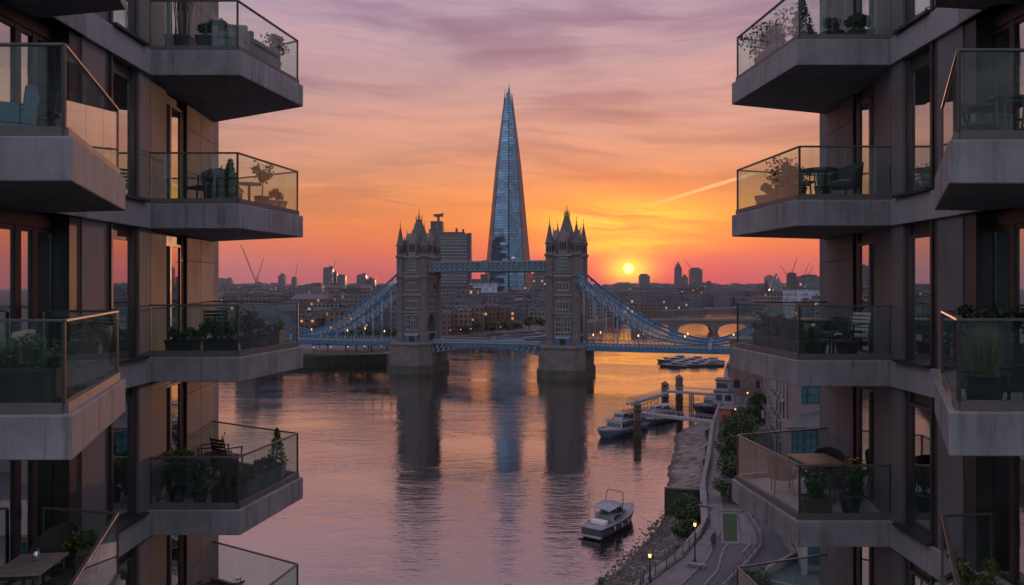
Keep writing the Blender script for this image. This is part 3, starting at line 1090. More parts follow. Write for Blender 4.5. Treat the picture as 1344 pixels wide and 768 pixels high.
        for i in range(12):
            a = i * 2.4
            b = Vector((rnd.gauss(0, L * .1), rnd.gauss(0, W * .1), H - .04))
            q = b + Vector((math.cos(a) * h * rnd.uniform(.15, .42), math.sin(a) * h * rnd.uniform(.15, .42), h * rnd.uniform(.55, 1.0)))
            sprig(mb, b, q, .007, 40, .05, rnd, .055)
    elif kind == 'flower':
        for i in range(8):
            a = i * 2.4
            q = Vector((math.cos(a) * h * .3, math.sin(a) * h * .3, H + h * rnd.uniform(.6, 1)))
            sprig(mb, (0, 0, H - .04), q, .006, 22, .045, rnd, .04)
    fm = [M['bark'], M[leaf]]
    mb.build('foliage', fm, root, fix=False)
    if kind == 'flower':
        mb = MB()
        for i in range(12):
            a = i * 2.4
            c = (math.cos(a) * h * .22, math.sin(a) * h * .22, H + h * rnd.uniform(.75, 1.02))
            mb.lathe([(.004, -.015), (.03, 0.0), (.038, .012), (.01, .016)], 8, c)
        mb.build('blossom', M['petal'], root)
    return root


def leg4(root, sx, sy, h, r, m, splay=0.0):
    for x in (-sx, sx):
        for y in (-sy, sy):
            mb = MB()
            mb.tube((x * (1 + splay), y * (1 + splay), 0), (x, y, h), r, r, 8)
            mb.build('leg', M[m], root)


def slat_chair(loc, rot, label, m='black_furniture', arms=True, group=None, sm=None):
    root = thing('garden_chair', label, 'chair', loc, rot, group)
    sm = sm or m
    mb = MB()
    for i in range(6):
        mb.box(-.22, .22, -.20 + i * .075, -.14 + i * .075, .43, .45)
    mb.box(-.235, -.205, -.21, .25, .40, .428)
    mb.box(.205, .235, -.21, .25, .40, .428)
    mb.build('seat', M[sm], root)
    mb = MB()
    for i in range(5):
        z = .54 + i * .078
        y = .245 + (z - .45) * .22
        mb.bar((-.215, y, z), (.215, y, z), .055, .014, up=(0, .976, .21))
    mb.build('backrest', M[sm], root)
    for x in (-.235, .235):
        mb = MB()
        mb.bar((x, -.23, 0), (x, -.20, .43), .028)
        mb.build('leg', M[m], root)
        mb = MB()
        mb.path([(x, .30, 0), (x, .24, .43), (x, .345, .92)], .015, 6)
        mb.build('leg', M[m], root)
        if arms:
            mb = MB()
            mb.bar((x, -.21, .64), (x, .29, .66), .04, .022)
            mb.bar((x, -.19, .43), (x, -.19, .63), .022)
            mb.build('armrest', M[m], root)
    return root


def tub_chair(loc, rot, label, m='wicker', cushion='grey_fabric', hb=.82, group=None):
    """woven tub chair with a curved back"""
    root = thing('wicker_chair', label, 'chair', loc, rot, group)
    mb = MB()
    N = 22
    ring = []
    for i in range(N + 1):
        a = rad(-25 + 230 * i / N)
        b = abs(i / N - .5) * 2
        zt = hb - (hb - .60) * b ** 1.8
        ring.append((a, zt))
    vs, fs = [], []
    for a, zt in ring:
        for rr, z in ((.27, .34), (.31, zt), (.335, zt), (.295, .33)):
            vs.append((rr * math.cos(a), rr * math.sin(a) + .0, z))
    for i in range(N):
        for j in range(4):
            k = (j + 1) % 4
            fs.append((i * 4 + j, (i + 1) * 4 + j, (i + 1) * 4 + k, i * 4 + k))
    fs += [(0, 1, 2, 3), tuple(N * 4 + j for j in (3, 2, 1, 0))]
    mb.add(vs, fs, 0, False)
    mb.build('backrest', M[m], root)
    mb = MB()
    mb.lathe([(.25, .33), (.29, .345), (.29, .41), (.27, .42)], 20)
    mb.build('seat', M[m], root)
    mb = MB()
    mb.lathe([(.2, .425), (.25, .43), (.26, .465), (.23, .49), (.02, .495)], 20)
    mb.build('cushion', M[cushion], root)
    leg4(root, .18, .18, .335, .014, 'black_furniture', .15)
    return root


def armchair(loc, rot, label, m='blue_fabric', w=.72, group=None, name='armchair', cat='armchair'):
    root = thing(name, label, cat, loc, rot, group)
    h = w / 2
    mb = MB()
    mb.box(-h, h, -.34, .34, .12, .34)
    mb.build('base', M[m], root, bevel=.02)
    n = max(1, int(round((w - .2) / .6)))
    for i in range(n):
        x0 = -h + .12 + (w - .24) * i / n
        mb = MB()
        mb.box(x0 + .004, x0 + (w - .24) / n - .004, -.36, .20, .343, .47)
        mb.build('cushion', M[m], root, bevel=.035)
    mb = MB()
    mb.hexa([(-h, .21, .341), (h, .21, .341), (h, .35, .341), (-h, .35, .341)], [(-h, .27, .84), (h, .27, .84), (h, .40, .84), (-h, .40, .84)])
    mb.build('backrest', M[m], root, bevel=.03)
    for x in (-1, 1):
        mb = MB()
        mb.box(x * h, x * (h - .115), -.34, .209, .341, .60)
        mb.build('armrest', M[m], root, bevel=.025)
    leg4(root, h - .06, .28, .12, .018, 'black_furniture')
    return root


def table(loc, rot, label, L=.9, W=.9, h=.74, top='wood', leg='black_furniture', round_=False, group=None):
    root = thing('table', label, 'table', loc, rot, group)
    mb = MB()
    if round_:
        mb.lathe([(L / 2 - .01, h - .03), (L / 2, h - .022), (L / 2, h - .006), (L / 2 - .01, h)], 32)
    else:
        n = max(3, int(W / .11))
        for i in range(n):
            y0 = -W / 2 + W * i / n
            mb.box(-L / 2, L / 2, y0 + .003, y0 + W / n - .003, h - .03, h)
    mb.build('tabletop', M[top], root)
    if round_:
        mb = MB()
        mb.tube((0, 0, .03), (0, 0, h - .03), .03, .03, 10)
        mb.build('pedestal', M[leg], root)
        for i in range(4):
            a = i * math.pi / 2 + .4
            mb = MB()
            mb.bar((0, 0, .05), (math.cos(a) * L * .36, math.sin(a) * L * .36, .015), .04, .03)
            mb.build('foot', M[leg], root)
    else:
        for y in (-W / 2 + .05, W / 2 - .05):
            mb = MB()
            mb.box(-L / 2 + .08, L / 2 - .08, y - .012, y + .012, h - .09, h - .031)
            mb.build('apron', M[leg], root)
        leg4(root, L / 2 - .05, W / 2 - .05, h - .031, .02, leg)
    return root


def lounger(loc, rot, label):
    root = thing('sun_lounger', label, 'sun lounger', loc, rot)
    mb = MB()
    mb.box(-.32, .32, -.95, .45, .26, .30)
    mb.build('frame', M['black_furniture'], root)
    mb = MB()
    mb.box(-.30, .30, -.93, .42, .302, .38)
    mb.build('mattress', M['white_fabric'], root, bevel=.03)
    mb = MB()
    mb.hexa([(-.30, .40, .30), (.30, .40, .30), (.30, .44, .38), (-.30, .44, .38)][::1], [(-.30, .86, .70), (.30, .86, .70), (.30, .80, .77), (-.30, .80, .77)])
    mb.build('backrest', M['white_fabric'], root, bevel=.02)
    leg4(root, .27, .75, .26, .02, 'black_furniture')
    return root


# ---- left block
plant(bl(236, 15.85, 1), 'black trough of tall bare twigs on the top far balcony of the left block', 'twigs', 'box', (.50, .32, .45), 1.15, 'leaf_dark', seed=1)
plant(bl(277, 15.80, 1), 'black trough with a dense clipped shrub beside a grey chair on the top balcony', 'shrub', 'box', (.52, .34, .42), .42, 'leaf_dark', seed=2)
armchair(bl(302, 15.95, 1), rad(12), 'dark grey armchair at the glass corner of the top left balcony', 'grey_fabric', .62)
armchair(bl(333, 16.6, 1), rad(80), 'pale grey boxy sofa behind the side glass of the top left balcony', 'grey_fabric', 1.3, name='sofa', cat='sofa')
plant(bl(368, 17.35, 1), 'wide dark bush in a tub at the outer end of the top left balcony', 'shrub', 'pot', (.5, .5, .35), .75, 'leaf_dark', seed=3)
slat_chair(bl(264, 16.2, 2), rad(-40), 'black slatted garden chair by the door on the second left balcony', sm='wicker')
tub_chair(bl(286, 16.0, 2), rad(10), 'black woven tub chair behind the trough of the second left balcony', 'wicker', 'grey_fabric', .86)
plant(bl(291, 15.62, 2), 'black trough with a low leafy shrub in front of the woven chair', 'shrub', 'box', (.72, .26, .34), .34, 'leaf_mid', seed=4)
plant(bl(307, 15.75, 2), 'slim dark conifer in a small pot beside the corner post', 'conifer', 'pot', (.30, .30, .30), .62, 'leaf_dark', seed=5)
table(bl(327, 16.9, 2), 0, 'small round table behind the side glass of the second left balcony', .55, .55, .62, 'grey_wood', round_=True)
plant(bl(356, 17.0, 2), 'little airy tree in a pot near the outer end of the second left balcony', 'tree', 'pot', (.34, .34, .34), .75, 'leaf_olive', seed=6)
plant(bl(372, 17.6, 2), 'pale tub of low rounded greenery at the outer corner of the second left balcony', 'shrub', 'pot', (.52, .52, .30), .32, 'leaf_olive', cm='pale_planter', seed=7)
plant(bl(244, 15.72, 3), 'black trough of small pale-leaved plants by the door of the third left balcony', 'bushy', 'box', (.74, .30, .32), .40, 'leaf_olive', seed=8)
plant(bl(290, 15.70, 3), 'black trough with a bushy green shrub below the black lounge chair', 'bushy', 'box', (.62, .32, .34), .66, 'leaf_mid', seed=9)
slat_chair(bl(284, 16.7, 3), rad(25), 'black reclining chair behind the bushy trough of the third left balcony', sm='black_furniture')
plant(bl(333, 16.4, 3), 'dark pot of loose foliage just inside the side glass of the third left balcony', 'loose', 'pot', (.36, .36, .36), .55, 'leaf_dark', seed=10)
plant(bl(352, 16.9, 3), 'brown pot of reddish-green shrub, middle of the side glass of the third left balcony', 'shrub', 'pot', (.42, .42, .38), .40, 'leaf_olive', cm='brown_planter', seed=11)
plant(bl(374, 17.45, 3), 'square brown tub with low growth at the outer end of the third left balcony', 'bushy', 'box', (.45, .45, .42), .22, 'leaf_olive', cm='brown_planter', seed=12)
plant(bl(233, 15.85, 4), 'tall leafy palm in a black pot, nearest the wall on the fourth left balcony', 'palm', 'pot', (.34, .34, .30), .92, 'leaf_mid', seed=13)
plant(bl(263, 15.85, 4), 'black pot of arching leaves between the palm and the grassy trough', 'loose', 'pot', (.32, .32, .28), .66, 'leaf_mid', seed=14)
plant(bl(297, 15.85, 4), 'black trough of wispy grass at the front glass of the fourth left balcony', 'grass', 'box', (.52, .32, .34), .42, 'leaf_olive', seed=15)
slat_chair(bl(274, 18.35, 4), rad(-75), 'black wooden armchair against the wall on the fourth left balcony', sm='black_furniture')
slat_chair(bl(300, 18.3, 4), rad(150), 'black garden chair pushed to the table on the fourth left balcony', sm='black_furniture')
table(bl(287, 18.0, 4), rad(20), 'low black table between two black chairs on the fourth left balcony', .6, .6, .55, 'black_furniture')
lounger(bl(262, 17.0, 4), rad(160), 'sun lounger with a white mattress lying on the fourth left balcony')
armchair(bl(262, 16.55, 4), rad(180), 'grey-blue armchair in front of the white sun lounger', 'blue_fabric', .66)
tub_chair(bl(292, 16.7, 4), rad(200), 'black tub chair in the middle of the fourth left balcony', 'wicker', 'grey_fabric', .78)
plant(bl(327, 16.0, 4), 'small black pot of green leaves beside the corner of the fourth left balcony', 'loose', 'pot', (.28, .28, .26), .38, 'leaf_dark', seed=16)
plant(bl(337, 16.45, 4), 'grey trough of bushy greenery along the side glass, nearer the corner post', 'bushy', 'box', (.62, .30, .34), .46, 'leaf_mid', rot=rad(79), cm='grey_planter', seed=17)
plant(bl(352, 17.05, 4), 'grey trough of clipped shrubs along the side glass, next to the potted tree', 'shrub', 'box', (.66, .32, .34), .40, 'leaf_mid', rot=rad(79), cm='grey_planter', seed=18)
plant(bl(369, 17.65, 4), 'slim young tree in a grey cube pot, outer end of the fourth left balcony', 'conifer', 'box', (.34, .34, .38), .78, 'leaf_mid', cm='grey_planter', seed=19)
plant(bl(303, 17.2, 5), 'round-headed bay tree in a black pot on the lowest left balcony', 'shrub', 'pot', (.36, .36, .34), .62, 'leaf_mid', seed=20)
plant(bl(272, 17.4, 5), 'withered red-leaved plant beside the wall on the lowest left balcony', 'loose', 'pot', (.30, .30, .28), .62, 'leaf_olive', seed=21)
# near balconies of the left block
armchair(bl(2, 9.6, 2), rad(-60), 'blue upholstered armchair behind the glass of the upper near left balcony', 'blue_fabric', .72)
slat_chair(bl(27, 9.9, 2), rad(-20), 'black garden chair beside the blue armchair', sm='wicker')
table(bl(52, 10.2, 2), 0, 'small round black table between chair and glass on the upper near left balcony', .5, .5, .66, 'black_furniture', round_=True)
slat_chair(bl(66, 10.9, 2), rad(60), 'black garden chair beyond the round table on the upper near left balcony', sm='wicker')
plant(bl(38, 8.95, 3, .72), 'long dark trough overflowing with leafy green shrubs behind the near left glass', 'bushy', 'box', (1.05, .42, .46), .62, 'leaf_mid', cm='black_planter', seed=22)
armchair(bl(-8, 9.8, 3), rad(-70), 'beige armchair whose back shows above the leafy trough', 'beige_fabric', .7)
armchair(bl(88, 10.5, 3), rad(-80), 'grey outdoor sofa behind the side glass of the near left balcony', 'grey_fabric', 1.25, name='sofa', cat='sofa')
table(bl(40, 10.3, 4), rad(6), 'grey wooden table with a jar on it, lowest near left balcony', .62, .8, .75, 'grey_wood', 'black_furniture')
tub_chair(bl(72, 11.3, 4), rad(-10), 'large black woven chair beyond the wooden table', 'wicker', 'grey_fabric', .9)
slat_chair(bl(90, 10.6, 4), rad(-100), 'slim black chair between the wooden table and the shrub', sm='wicker')
plant(bl(104, 11.25, 4), 'broad round shrub in a black pot behind the slanting rail', 'shrub', 'pot', (.46, .46, .42), .62, 'leaf_mid', seed=23)


def jar(loc, label):
    root = thing('jar', label, 'jar', loc)
    mb = MB()
    mb.lathe([(.035, 0), (.045, .01), (.045, .10), (.03, .125), (.03, .14)], 14)
    mb.build('body', M['window_glass'], root)
    mb = MB()
    mb.lathe([(.034, .141), (.034, .165), (.008, .17)], 14)
    mb.build('lid', M['dark_metal'], root)
    return root


p = bl(40, 10.3, 4)
jar((p[0] + .02, p[1] + .1, p[2] + .75), 'small lidded glass jar standing on the grey wooden table')
# ---- right block
plant(bl(1093, 14.95, 1), 'low wide dark bush in a tub, left of the two on the top right balcony', 'shrub', 'pot', (.46, .46, .24), .38, 'leaf_dark', seed=31)
plant(bl(1128, 14.95, 1), 'dark bush in a square black tub beside the door of the top right balcony', 'shrub', 'box', (.48, .40, .26), .40, 'leaf_dark', seed=32)
plant(bl(1060, 15.1, 1), 'flat grey trough at the glass corner of the top right balcony', 'bushy', 'box', (.40, .30, .20), .10, 'leaf_dark', cm='grey_planter', seed=33)
plant(bl(1002, 16.6, 1), 'tall spreading dark shrub behind the side glass of the top right balcony', 'bushy', 'box', (.9, .5, .34), 1.15, 'leaf_dark', rot=rad(95), seed=34)
plant(bl(1035, 15.3, 1), 'narrow upright bush next to the corner post of the top right balcony', 'conifer', 'pot', (.36, .36, .32), .72, 'leaf_dark', seed=35)
plant(bl(1015, 16.0, 2), 'tall tousled shrub in a long trough behind the side glass of the second right balcony', 'bushy', 'box', (.95, .42, .36), .95, 'leaf_dark', rot=rad(95), seed=36)
plant(bl(993, 16.9, 2), 'pale tub of rounded greenery at the outer end of the second right balcony', 'shrub', 'pot', (.55, .55, .34), .32, 'leaf_olive', cm='pale_planter', seed=37)
table(bl(1074, 15.7, 2), 0, 'dark round table on the second right balcony', .78, .78, .74, 'wicker', round_=True)
slat_chair(bl(1053, 15.5, 2), rad(80), 'black chair left of the dark round table', sm='black_furniture')
tub_chair(bl(1110, 15.5, 2), rad(-70), 'woven armchair between the dark round table and the door', 'wicker', 'grey_fabric', .88)
plant(bl(1079, 15.0, 2), 'small black pot with tufted leaves in front of the dark round table', 'grass', 'pot', (.30, .30, .30), .34, 'leaf_dark', seed=38)
plant(bl(988, 16.9, 3), 'black trough of dark hedge at the outer end of the third right balcony', 'bushy', 'box', (.85, .36, .36), .60, 'leaf_dark', rot=rad(95), seed=39)
plant(bl(1015, 15.9, 3), 'black trough of dark hedge midway along the side glass, third right balcony', 'bushy', 'box', (.85, .36, .36), .52, 'leaf_dark', rot=rad(95), seed=40)
plant(bl(1036, 15.15, 3), 'black trough of bluish hedge just behind the corner post, third right balcony', 'bushy', 'box', (.60, .34, .34), .44, 'leaf_mid', rot=rad(95), seed=41)
table(bl(1064, 16.0, 3), 0, 'wooden table with thin black legs beside a white chair', .66, .7, .74, 'wood')
plant(bl(1072, 15.05, 3), 'black pot of leafy green in front of the wooden table', 'shrub', 'pot', (.36, .36, .30), .30, 'leaf_mid', seed=42)
tub_chair(bl(1092, 15.9, 3), rad(-60), 'dark woven tub chair right of the wooden table', 'wicker', 'grey_fabric', .78)
slat_chair(bl(1116, 15.5, 3), rad(-65), 'white-backed garden chair near the door of the third right balcony', 'black_furniture', sm='white_fabric')
plant(bl(1113, 14.95, 3), 'squat black pot of low green leaves beside the white-backed chair', 'shrub', 'pot', (.44, .44, .34), .24, 'leaf_mid', seed=43)
plant(bl(1070, 15.1, 4), 'brown box with a bushy green shrub at the corner of the fourth right balcony', 'loose', 'box', (.56, .34, .34), .62, 'leaf_mid', cm='brown_planter', seed=44)
plant(bl(1116, 15.0, 4), 'round black pot with a fan of green leaves on the fourth right balcony', 'palm', 'pot', (.40, .40, .40), .60, 'leaf_mid', seed=45)
table(bl(1070, 16.6, 4), rad(4), 'large pale wooden table on the fourth right balcony', .85, 1.0, .75, 'wood')
tub_chair(bl(1027, 16.6, 4), rad(80), 'black rounded chair at the left end of the large wooden table', 'wicker', 'grey_fabric', .8)
tub_chair(bl(1088, 16.95, 4), rad(-20), 'black rounded chair behind the large wooden table', 'wicker', 'grey_fabric', .86)
tub_chair(bl(1092, 15.9, 4), rad(-150), 'black rounded chair between the large wooden table and the potted palm', 'wicker', 'grey_fabric', .78)
plant(bl(1124, 15.9, 4), 'small yellow-flowered plant by the door of the fourth right balcony', 'flower', 'pot', (.26, .26, .26), .62, 'leaf_mid', seed=46)
table(bl(1320, 9.9, 2), 0, 'black metal table behind the glass of the upper near right balcony', .7, .7, .74, 'black_furniture')
slat_chair(bl(1290, 9.9, 2), rad(70), 'black garden chair left of the black metal table', sm='wicker')
slat_chair(bl(1352, 10.3, 2), rad(-60), 'black garden chair right of the black metal table', sm='wicker')
plant(bl(1300, 10.4, 3, .8), 'broad dark shrub standing above the rail of the near right balcony', 'shrub', 'box', (.95, .5, .62), .62, 'leaf_dark', seed=47)
plant(bl(1287, 9.05, 3), 'tall feathery grass in a round black pot behind the near right glass', 'grass', 'pot', (.46, .46, .38), .66, 'leaf_grass', seed=48)
table(bl(1335, 9.4, 3), 0, 'low black bench-like table beside the feathery grass', .5, .4, .45, 'black_furniture')
plant(bl(1252, 9.9, 4), 'thin young plant with few leaves at the corner of the lowest near right balcony', 'loose', 'pot', (.28, .28, .26), .75, 'leaf_olive', seed=49)
# ------------------------------------------------------------------ the bridge with its two towers
mat('granite', (0.115, 0.096, 0.086), 0.85, 0.28, 0.35, bump=0.5, bscale=1.6, streak=0.0)
mat('granite_dark', (0.05, 0.046, 0.034), 0.8, 0.35, 0.5, bump=0.4, bscale=2)
mat('stone', (0.108, 0.090, 0.084), 0.85, 0.20, 0.5, bump=0.3, bscale=2)
mat('stone_trim', (0.165, 0.135, 0.123), 0.8, 0.15, 0.6)
mat('slate', (0.06, 0.055, 0.06), 0.6, 0.2, 1.0)
mat('bridge_blue', (0.018, 0.098, 0.20), 0.45, 0.22, 0.7)
mat('bridge_pale', (0.22, 0.27, 0.31), 0.5, 0.15, 0.7)
mat('bridge_teal', (0.03, 0.18, 0.24), 0.5, 0.2, 0.7)
mat('bridge_teal_grey', (0.075, 0.125, 0.155), 0.5, 0.2, 0.7)
mat('window_stone', (0.21, 0.20, 0.195), 0.7, 0.3, 0.6)
mat('walk_glass', (0.05, 0.075, 0.10), 0.15, 0.2, 1)
mat('tower_pane', (0.035, 0.045, 0.055), 0.1, 0.3, 0.8)
mat('gold', (0.45, 0.26, 0.06), 0.35, 0.1, 1, metal=0.9)
mat('opening', (0.012, 0.012, 0.014), 0.9, 0.2, 1)
emit('lamp_glow', (1.0, 0.42, 0.13), 3.0)
emit('lamp_white', (1.0, 0.80, 0.55), 3.0)

BR_ROT = -math.atan2(0.286, 0.958)
BRG = thing('suspension_bridge', 'blue and stone bascule bridge with two gothic towers spanning the river', 'bridge', (-8.6, 309, 0), BR_ROT)


def tower(t0, label):
    """pieces in bridge coordinates (t along the bridge, n across); t0 is the tower's centre"""
    mb = MB()
    for st in (-1, 1):
        for sn in (-1, 1):
            mb.box(t0 + st * 3.2, t0 + st * 5.6, sn * 3.9, sn * 7.2, 12.3, 24.5)
    for sn in (-1, 1):
        mb.box(t0 - 3.2, t0 + 3.2, sn * 3.9, sn * 7.15, 12.3, 24.5)
    for st in (-1, 1):                                     # pointed road arch through the tower
        xo, xi = t0 + st * 5.55, t0 + st * 3.25
        arc = [(-3.9, 17.5), (-3.5, 20.0), (-2.5, 22.2), (-1.2, 23.6), (0, 24.3), (1.2, 23.6), (2.5, 22.2), (3.5, 20.0), (3.9, 17.5)]
        for (n0, z0), (n1, z1) in zip(arc, arc[1:]):
            mb.hexa([(xi, n0, z0), (xo, n0, z0), (xo, n1, z1), (xi, n1, z1)], [(xi, n0, 24.5), (xo, n0, 24.5), (xo, n1, 24.5), (xi, n1, 24.5)])
    mb.box(t0 - 5.6, t0 + 5.6, -7.2, 7.2, 24.5, 47.2)
    body = mb.build('tower', [M['stone']], BRG)
    mb = MB()
    for z, e, h in ((15.6, .28, .5), (24.2, .35, .6), (31.2, .38, .8), (38.6, .45, 1.0), (40.2, .35, .5), (46.6, .55, 1.0)):
        mb.box(t0 - 5.6 - e, t0 + 5.6 + e, -7.2 - e, 7.2 + e, z, z + h)
    for k in range(11):                                     # corbels under the upper cornice
        for sn in (-1, 1):
            x = t0 - 5 + k
            mb.box(x - .2, x + .2, sn * 7.2, sn * 7.75, 37.6, 38.59)
    for k in range(14):
        for st in (-1, 1):
            y = -6.5 + k
            mb.box(t0 + st * 5.6, t0 + st * 6.1, y - .2, y + .2, 37.6, 38.59)
    mb.build('cornice', [M['stone_trim']], body)
    # corner turrets
    for st in (-1, 1):
        for sn in (-1, 1):
            c = (t0 + st * 5.3, sn * 6.9, 0)
            mb = MB()
            mb.lathe([(1.75, 12.3), (1.75, 15.6), (1.6, 15.8), (1.6, 38.3), (1.95, 38.6), (1.95, 39.6), (1.65, 40.0), (1.65, 46.5), (2.1, 46.9), (2.1, 47.6), (1.5, 47.9), (1.5, 51.2), (1.85, 51.5), (1.85, 52.1), (1.6, 52.3)], 8, c, 0, False)
            mb.lathe([(1.6, 52.3), (1.1, 54.6), (.6, 57.4), (.14, 59.4)], 8, c, 1, False)
            mb.lathe([(.12, 59.4), (.3, 59.7), (.3, 60.0), (.10, 60.2), (.08, 61.4), (.2, 61.5), (.02, 62.0)], 6, c, 2)
            for k in range(8):
                a = rad(22.5 + 45 * k)
                x, y = c[0] + 1.38 * math.cos(a), c[1] + 1.38 * math.sin(a)
                dx, dy = -math.sin(a) * .32, math.cos(a) * .32
                mb.hexa([(x - dx, y - dy, 48.4), (x + dx, y + dy, 48.4), (x + dx + math.cos(a) * .06, y + dy + math.sin(a) * .06, 48.4), (x - dx + math.cos(a) * .06, y - dy + math.sin(a) * .06, 48.4)],
                        [(x - dx, y - dy, 50.6), (x + dx, y + dy, 50.6), (x + dx + math.cos(a) * .06, y + dy + math.sin(a) * .06, 50.6), (x - dx + math.cos(a) * .06, y - dy + math.sin(a) * .06, 50.6)], 3)
            mb.build('turret', [M['stone'], M['slate'], M['gold'], M['opening']], body)
    # steep roof with lantern
    mb = MB()
    mb.hexa([(t0 - 4.6, -6.1, 47.6), (t0 + 4.6, -6.1, 47.6), (t0 + 4.6, 6.1, 47.6), (t0 - 4.6, 6.1, 47.6)], [(t0 - 3.6, -4.9, 50.0), (t0 + 3.6, -4.9, 50.0), (t0 + 3.6, 4.9, 50.0), (t0 - 3.6, 4.9, 50.0)])
    mb.hexa([(t0 - 3.6, -4.9, 50.0), (t0 + 3.6, -4.9, 50.0), (t0 + 3.6, 4.9, 50.0), (t0 - 3.6, 4.9, 50.0)], [(t0 - .75, -1.1, 62.6), (t0 + .75, -1.1, 62.6), (t0 + .75, 1.1, 62.6), (t0 - .75, 1.1, 62.6)])
    rf = mb.build('roof', [M['slate']], body)
    mb = MB()
    mb.box(t0 - 1.0, t0 + 1.0, -1.35, 1.35, 62.6, 63.0)
    for st in (-1, 1):
        for sn in (-1, 1):
            mb.lathe([(.18, 63.0), (.16, 64.3), (.02, 65.2)], 6, (t0 + st * .8, sn * 1.1, 0))
    mb.lathe([(.55, 63.0), (.45, 64.2), (.2, 65.6), (.10, 66.4), (.26, 66.6), (.08, 66.9), (.05, 68.2), (.01, 68.4)], 8, (t0, 0, 0))
    mb.build('lantern', [M['gold']], body)
    # gabled dormers standing on the parapet
    def dormer(cx, cy, ax, w, dep):
        mb = MB()
        f = lambda a, b, z: (cx + (a if ax == 0 else b), cy + (b if ax == 0 else a), z)
        mb.hexa([f(-w, 0, 47.6), f(w, 0, 47.6), f(w, dep, 47.6), f(-w, dep, 47.6)], [f(-w, 0, 53.0), f(w, 0, 53.0), f(w, dep, 53.0), f(-w, dep, 53.0)])
        mb.hexa([f(-w - .1, 0, 53.0), f(w + .1, 0, 53.0), f(w + .1, dep, 53.0), f(-w - .1, dep, 53.0)], [f(-.12, 0, 57.2), f(.12, 0, 57.2), f(.12, dep * .8, 57.2), f(-.12, dep * .8, 57.2)], 0)
        sg = -1 if dep > 0 else 1
        for k in (-1, 0, 1):
            x0 = k * .95
            mb.hexa([f(x0 - .36, sg * .04, 49.0), f(x0 + .36, sg * .04, 49.0), f(x0 + .36, 0, 49.0), f(x0 - .36, 0, 49.0)], [f(x0 - .36, sg * .04, 52.2), f(x0 + .36, sg * .04, 52.2), f(x0 + .36, 0, 52.2), f(x0 - .36, 0, 52.2)], 1)
        for k in (-1, 1):
            mb.lathe([(.38, 47.6), (.38, 53.6), (.5, 53.8), (.05, 56.0)], 6, f(k * (w + .2), sg * .05, 0))
        mb.lathe([(.12, 57.0), (.22, 57.4), (.03, 58.6)], 6, f(0, 0, 0))
        mb.build('dormer', [M['stone_trim'], M['opening']], body)
    dormer(t0, -7.1, 0, 1.9, 3.2)
    dormer(t0, 7.1, 0, 1.9, -3.2)
    dormer(t0 + 5.5, 0, 1, 2.2, -3.0)
    dormer(t0 - 5.5, 0, 1, 2.2, 3.0)
    mb = MB()                                               # pierced parapet
    for sn in (-1, 1):
        for k in range(8):
            x = t0 - 3.3 + k * .95
            if abs(x - t0) > 2.0:
                mb.box(x - .3, x + .3, sn * 7.15, sn * 6.85, 47.6, 49.0)
    for st in (-1, 1):
        for k in range(10):
            y = -4.7 + k * 1.04
            if abs(y) > 2.3:
                mb.box(t0 + st * 5.3, t0 + st * 5.6, y - .3, y + .3, 47.6, 49.0)
    mb.build('parapet', [M['stone_trim']], body)

    def win(face, c, z0, z1, lights, w, tr=1, blue=False):
        """mullioned window: white stone frame standing proud, dark glass behind"""
        mb = MB()
        def bx(a0, a1, d0, d1, za, zb, mi):
            if face in 'fb':
                s_ = -1 if face == 'f' else 1
                mb.box(c + a0, c + a1, s_ * (7.2 + d0), s_ * (7.2 + d1), za, zb, mi)
            else:
                s_ = 1 if face == 'r' else -1
                mb.box(t0 + s_ * (5.6 + d0), t0 + s_ * (5.6 + d1), c + a0, c + a1, za, zb, mi)
        W = lights * w / 2
        bx(-W, W, -.05, .035, z0, z1, 1)
        for i in range(lights + 1):
            x = -W + i * w
            bx(x - .11, x + .11, .0, .16, z0, z1, 0)
        for j in range(tr + 2):
            z = z0 + (z1 - z0) * j / (tr + 1)
            bx(-W - .11, W + .11, .0, .15, z - .11, z + .11, 0)
        bx(-W - .35, W + .35, .0, .28, z0 - .35, z0 - .12, 0)
        bx(-W - .3, W + .3, .0, .24, z1 + .12, z1 + .36, 0)
        mb.build('window', [M['window_stone'], M['tower_pane']], body)
    for fc, cc in (('f', t0), ('b', t0)):
        win(fc, cc, 41.6, 45.9, 3, 1.15, 2)
        win(fc, cc, 33.6, 36.4, 4, 1.15, 0)
        win(fc, cc, 26.2, 28.9, 4, 1.15, 0)
        win(fc, cc - 1.75, 17.4, 23.3, 2, 1.1, 2)
        win(fc, cc + 1.75, 17.4, 23.3, 2, 1.1, 2)
        mb = MB()
        s_ = -1 if fc == 'f' else 1
        mb.box(cc - 2.6, cc + 2.6, s_ * 7.2, s_ * 7.5, 12.31, 15.3, 0)
        mb.box(cc - 1.2, cc + 1.2, s_ * 7.5, s_ * 7.56, 12.4, 14.6, 1)
        mb.box(cc - 3.0, cc + 3.0, s_ * 7.2, s_ * 7.8, 15.0, 15.55, 2)
        mb.build('door', [M['bridge_blue'], M['opening'], M['bridge_pale']], body)
    for fc in 'rl':
        win(fc, 0, 26.6, 29.4, 3, 1.1, 0)
        win(fc, 0, 42.0, 45.6, 3, 1.2, 1)
        s_ = 1 if fc == 'r' else -1
        mb = MB()                                           # canted oriel over the road arch
        mb.hexa([(t0 + s_ * 5.6, -2.2, 31.6), (t0 + s_ * 5.7, -1.2, 31.6), (t0 + s_ * 5.7, 1.2, 31.6), (t0 + s_ * 5.6, 2.2, 31.6)], [(t0 + s_ * 5.6, -2.6, 33), (t0 + s_ * 6.8, -1.6, 33), (t0 + s_ * 6.8, 1.6, 33), (t0 + s_ * 5.6, 2.6, 33)])
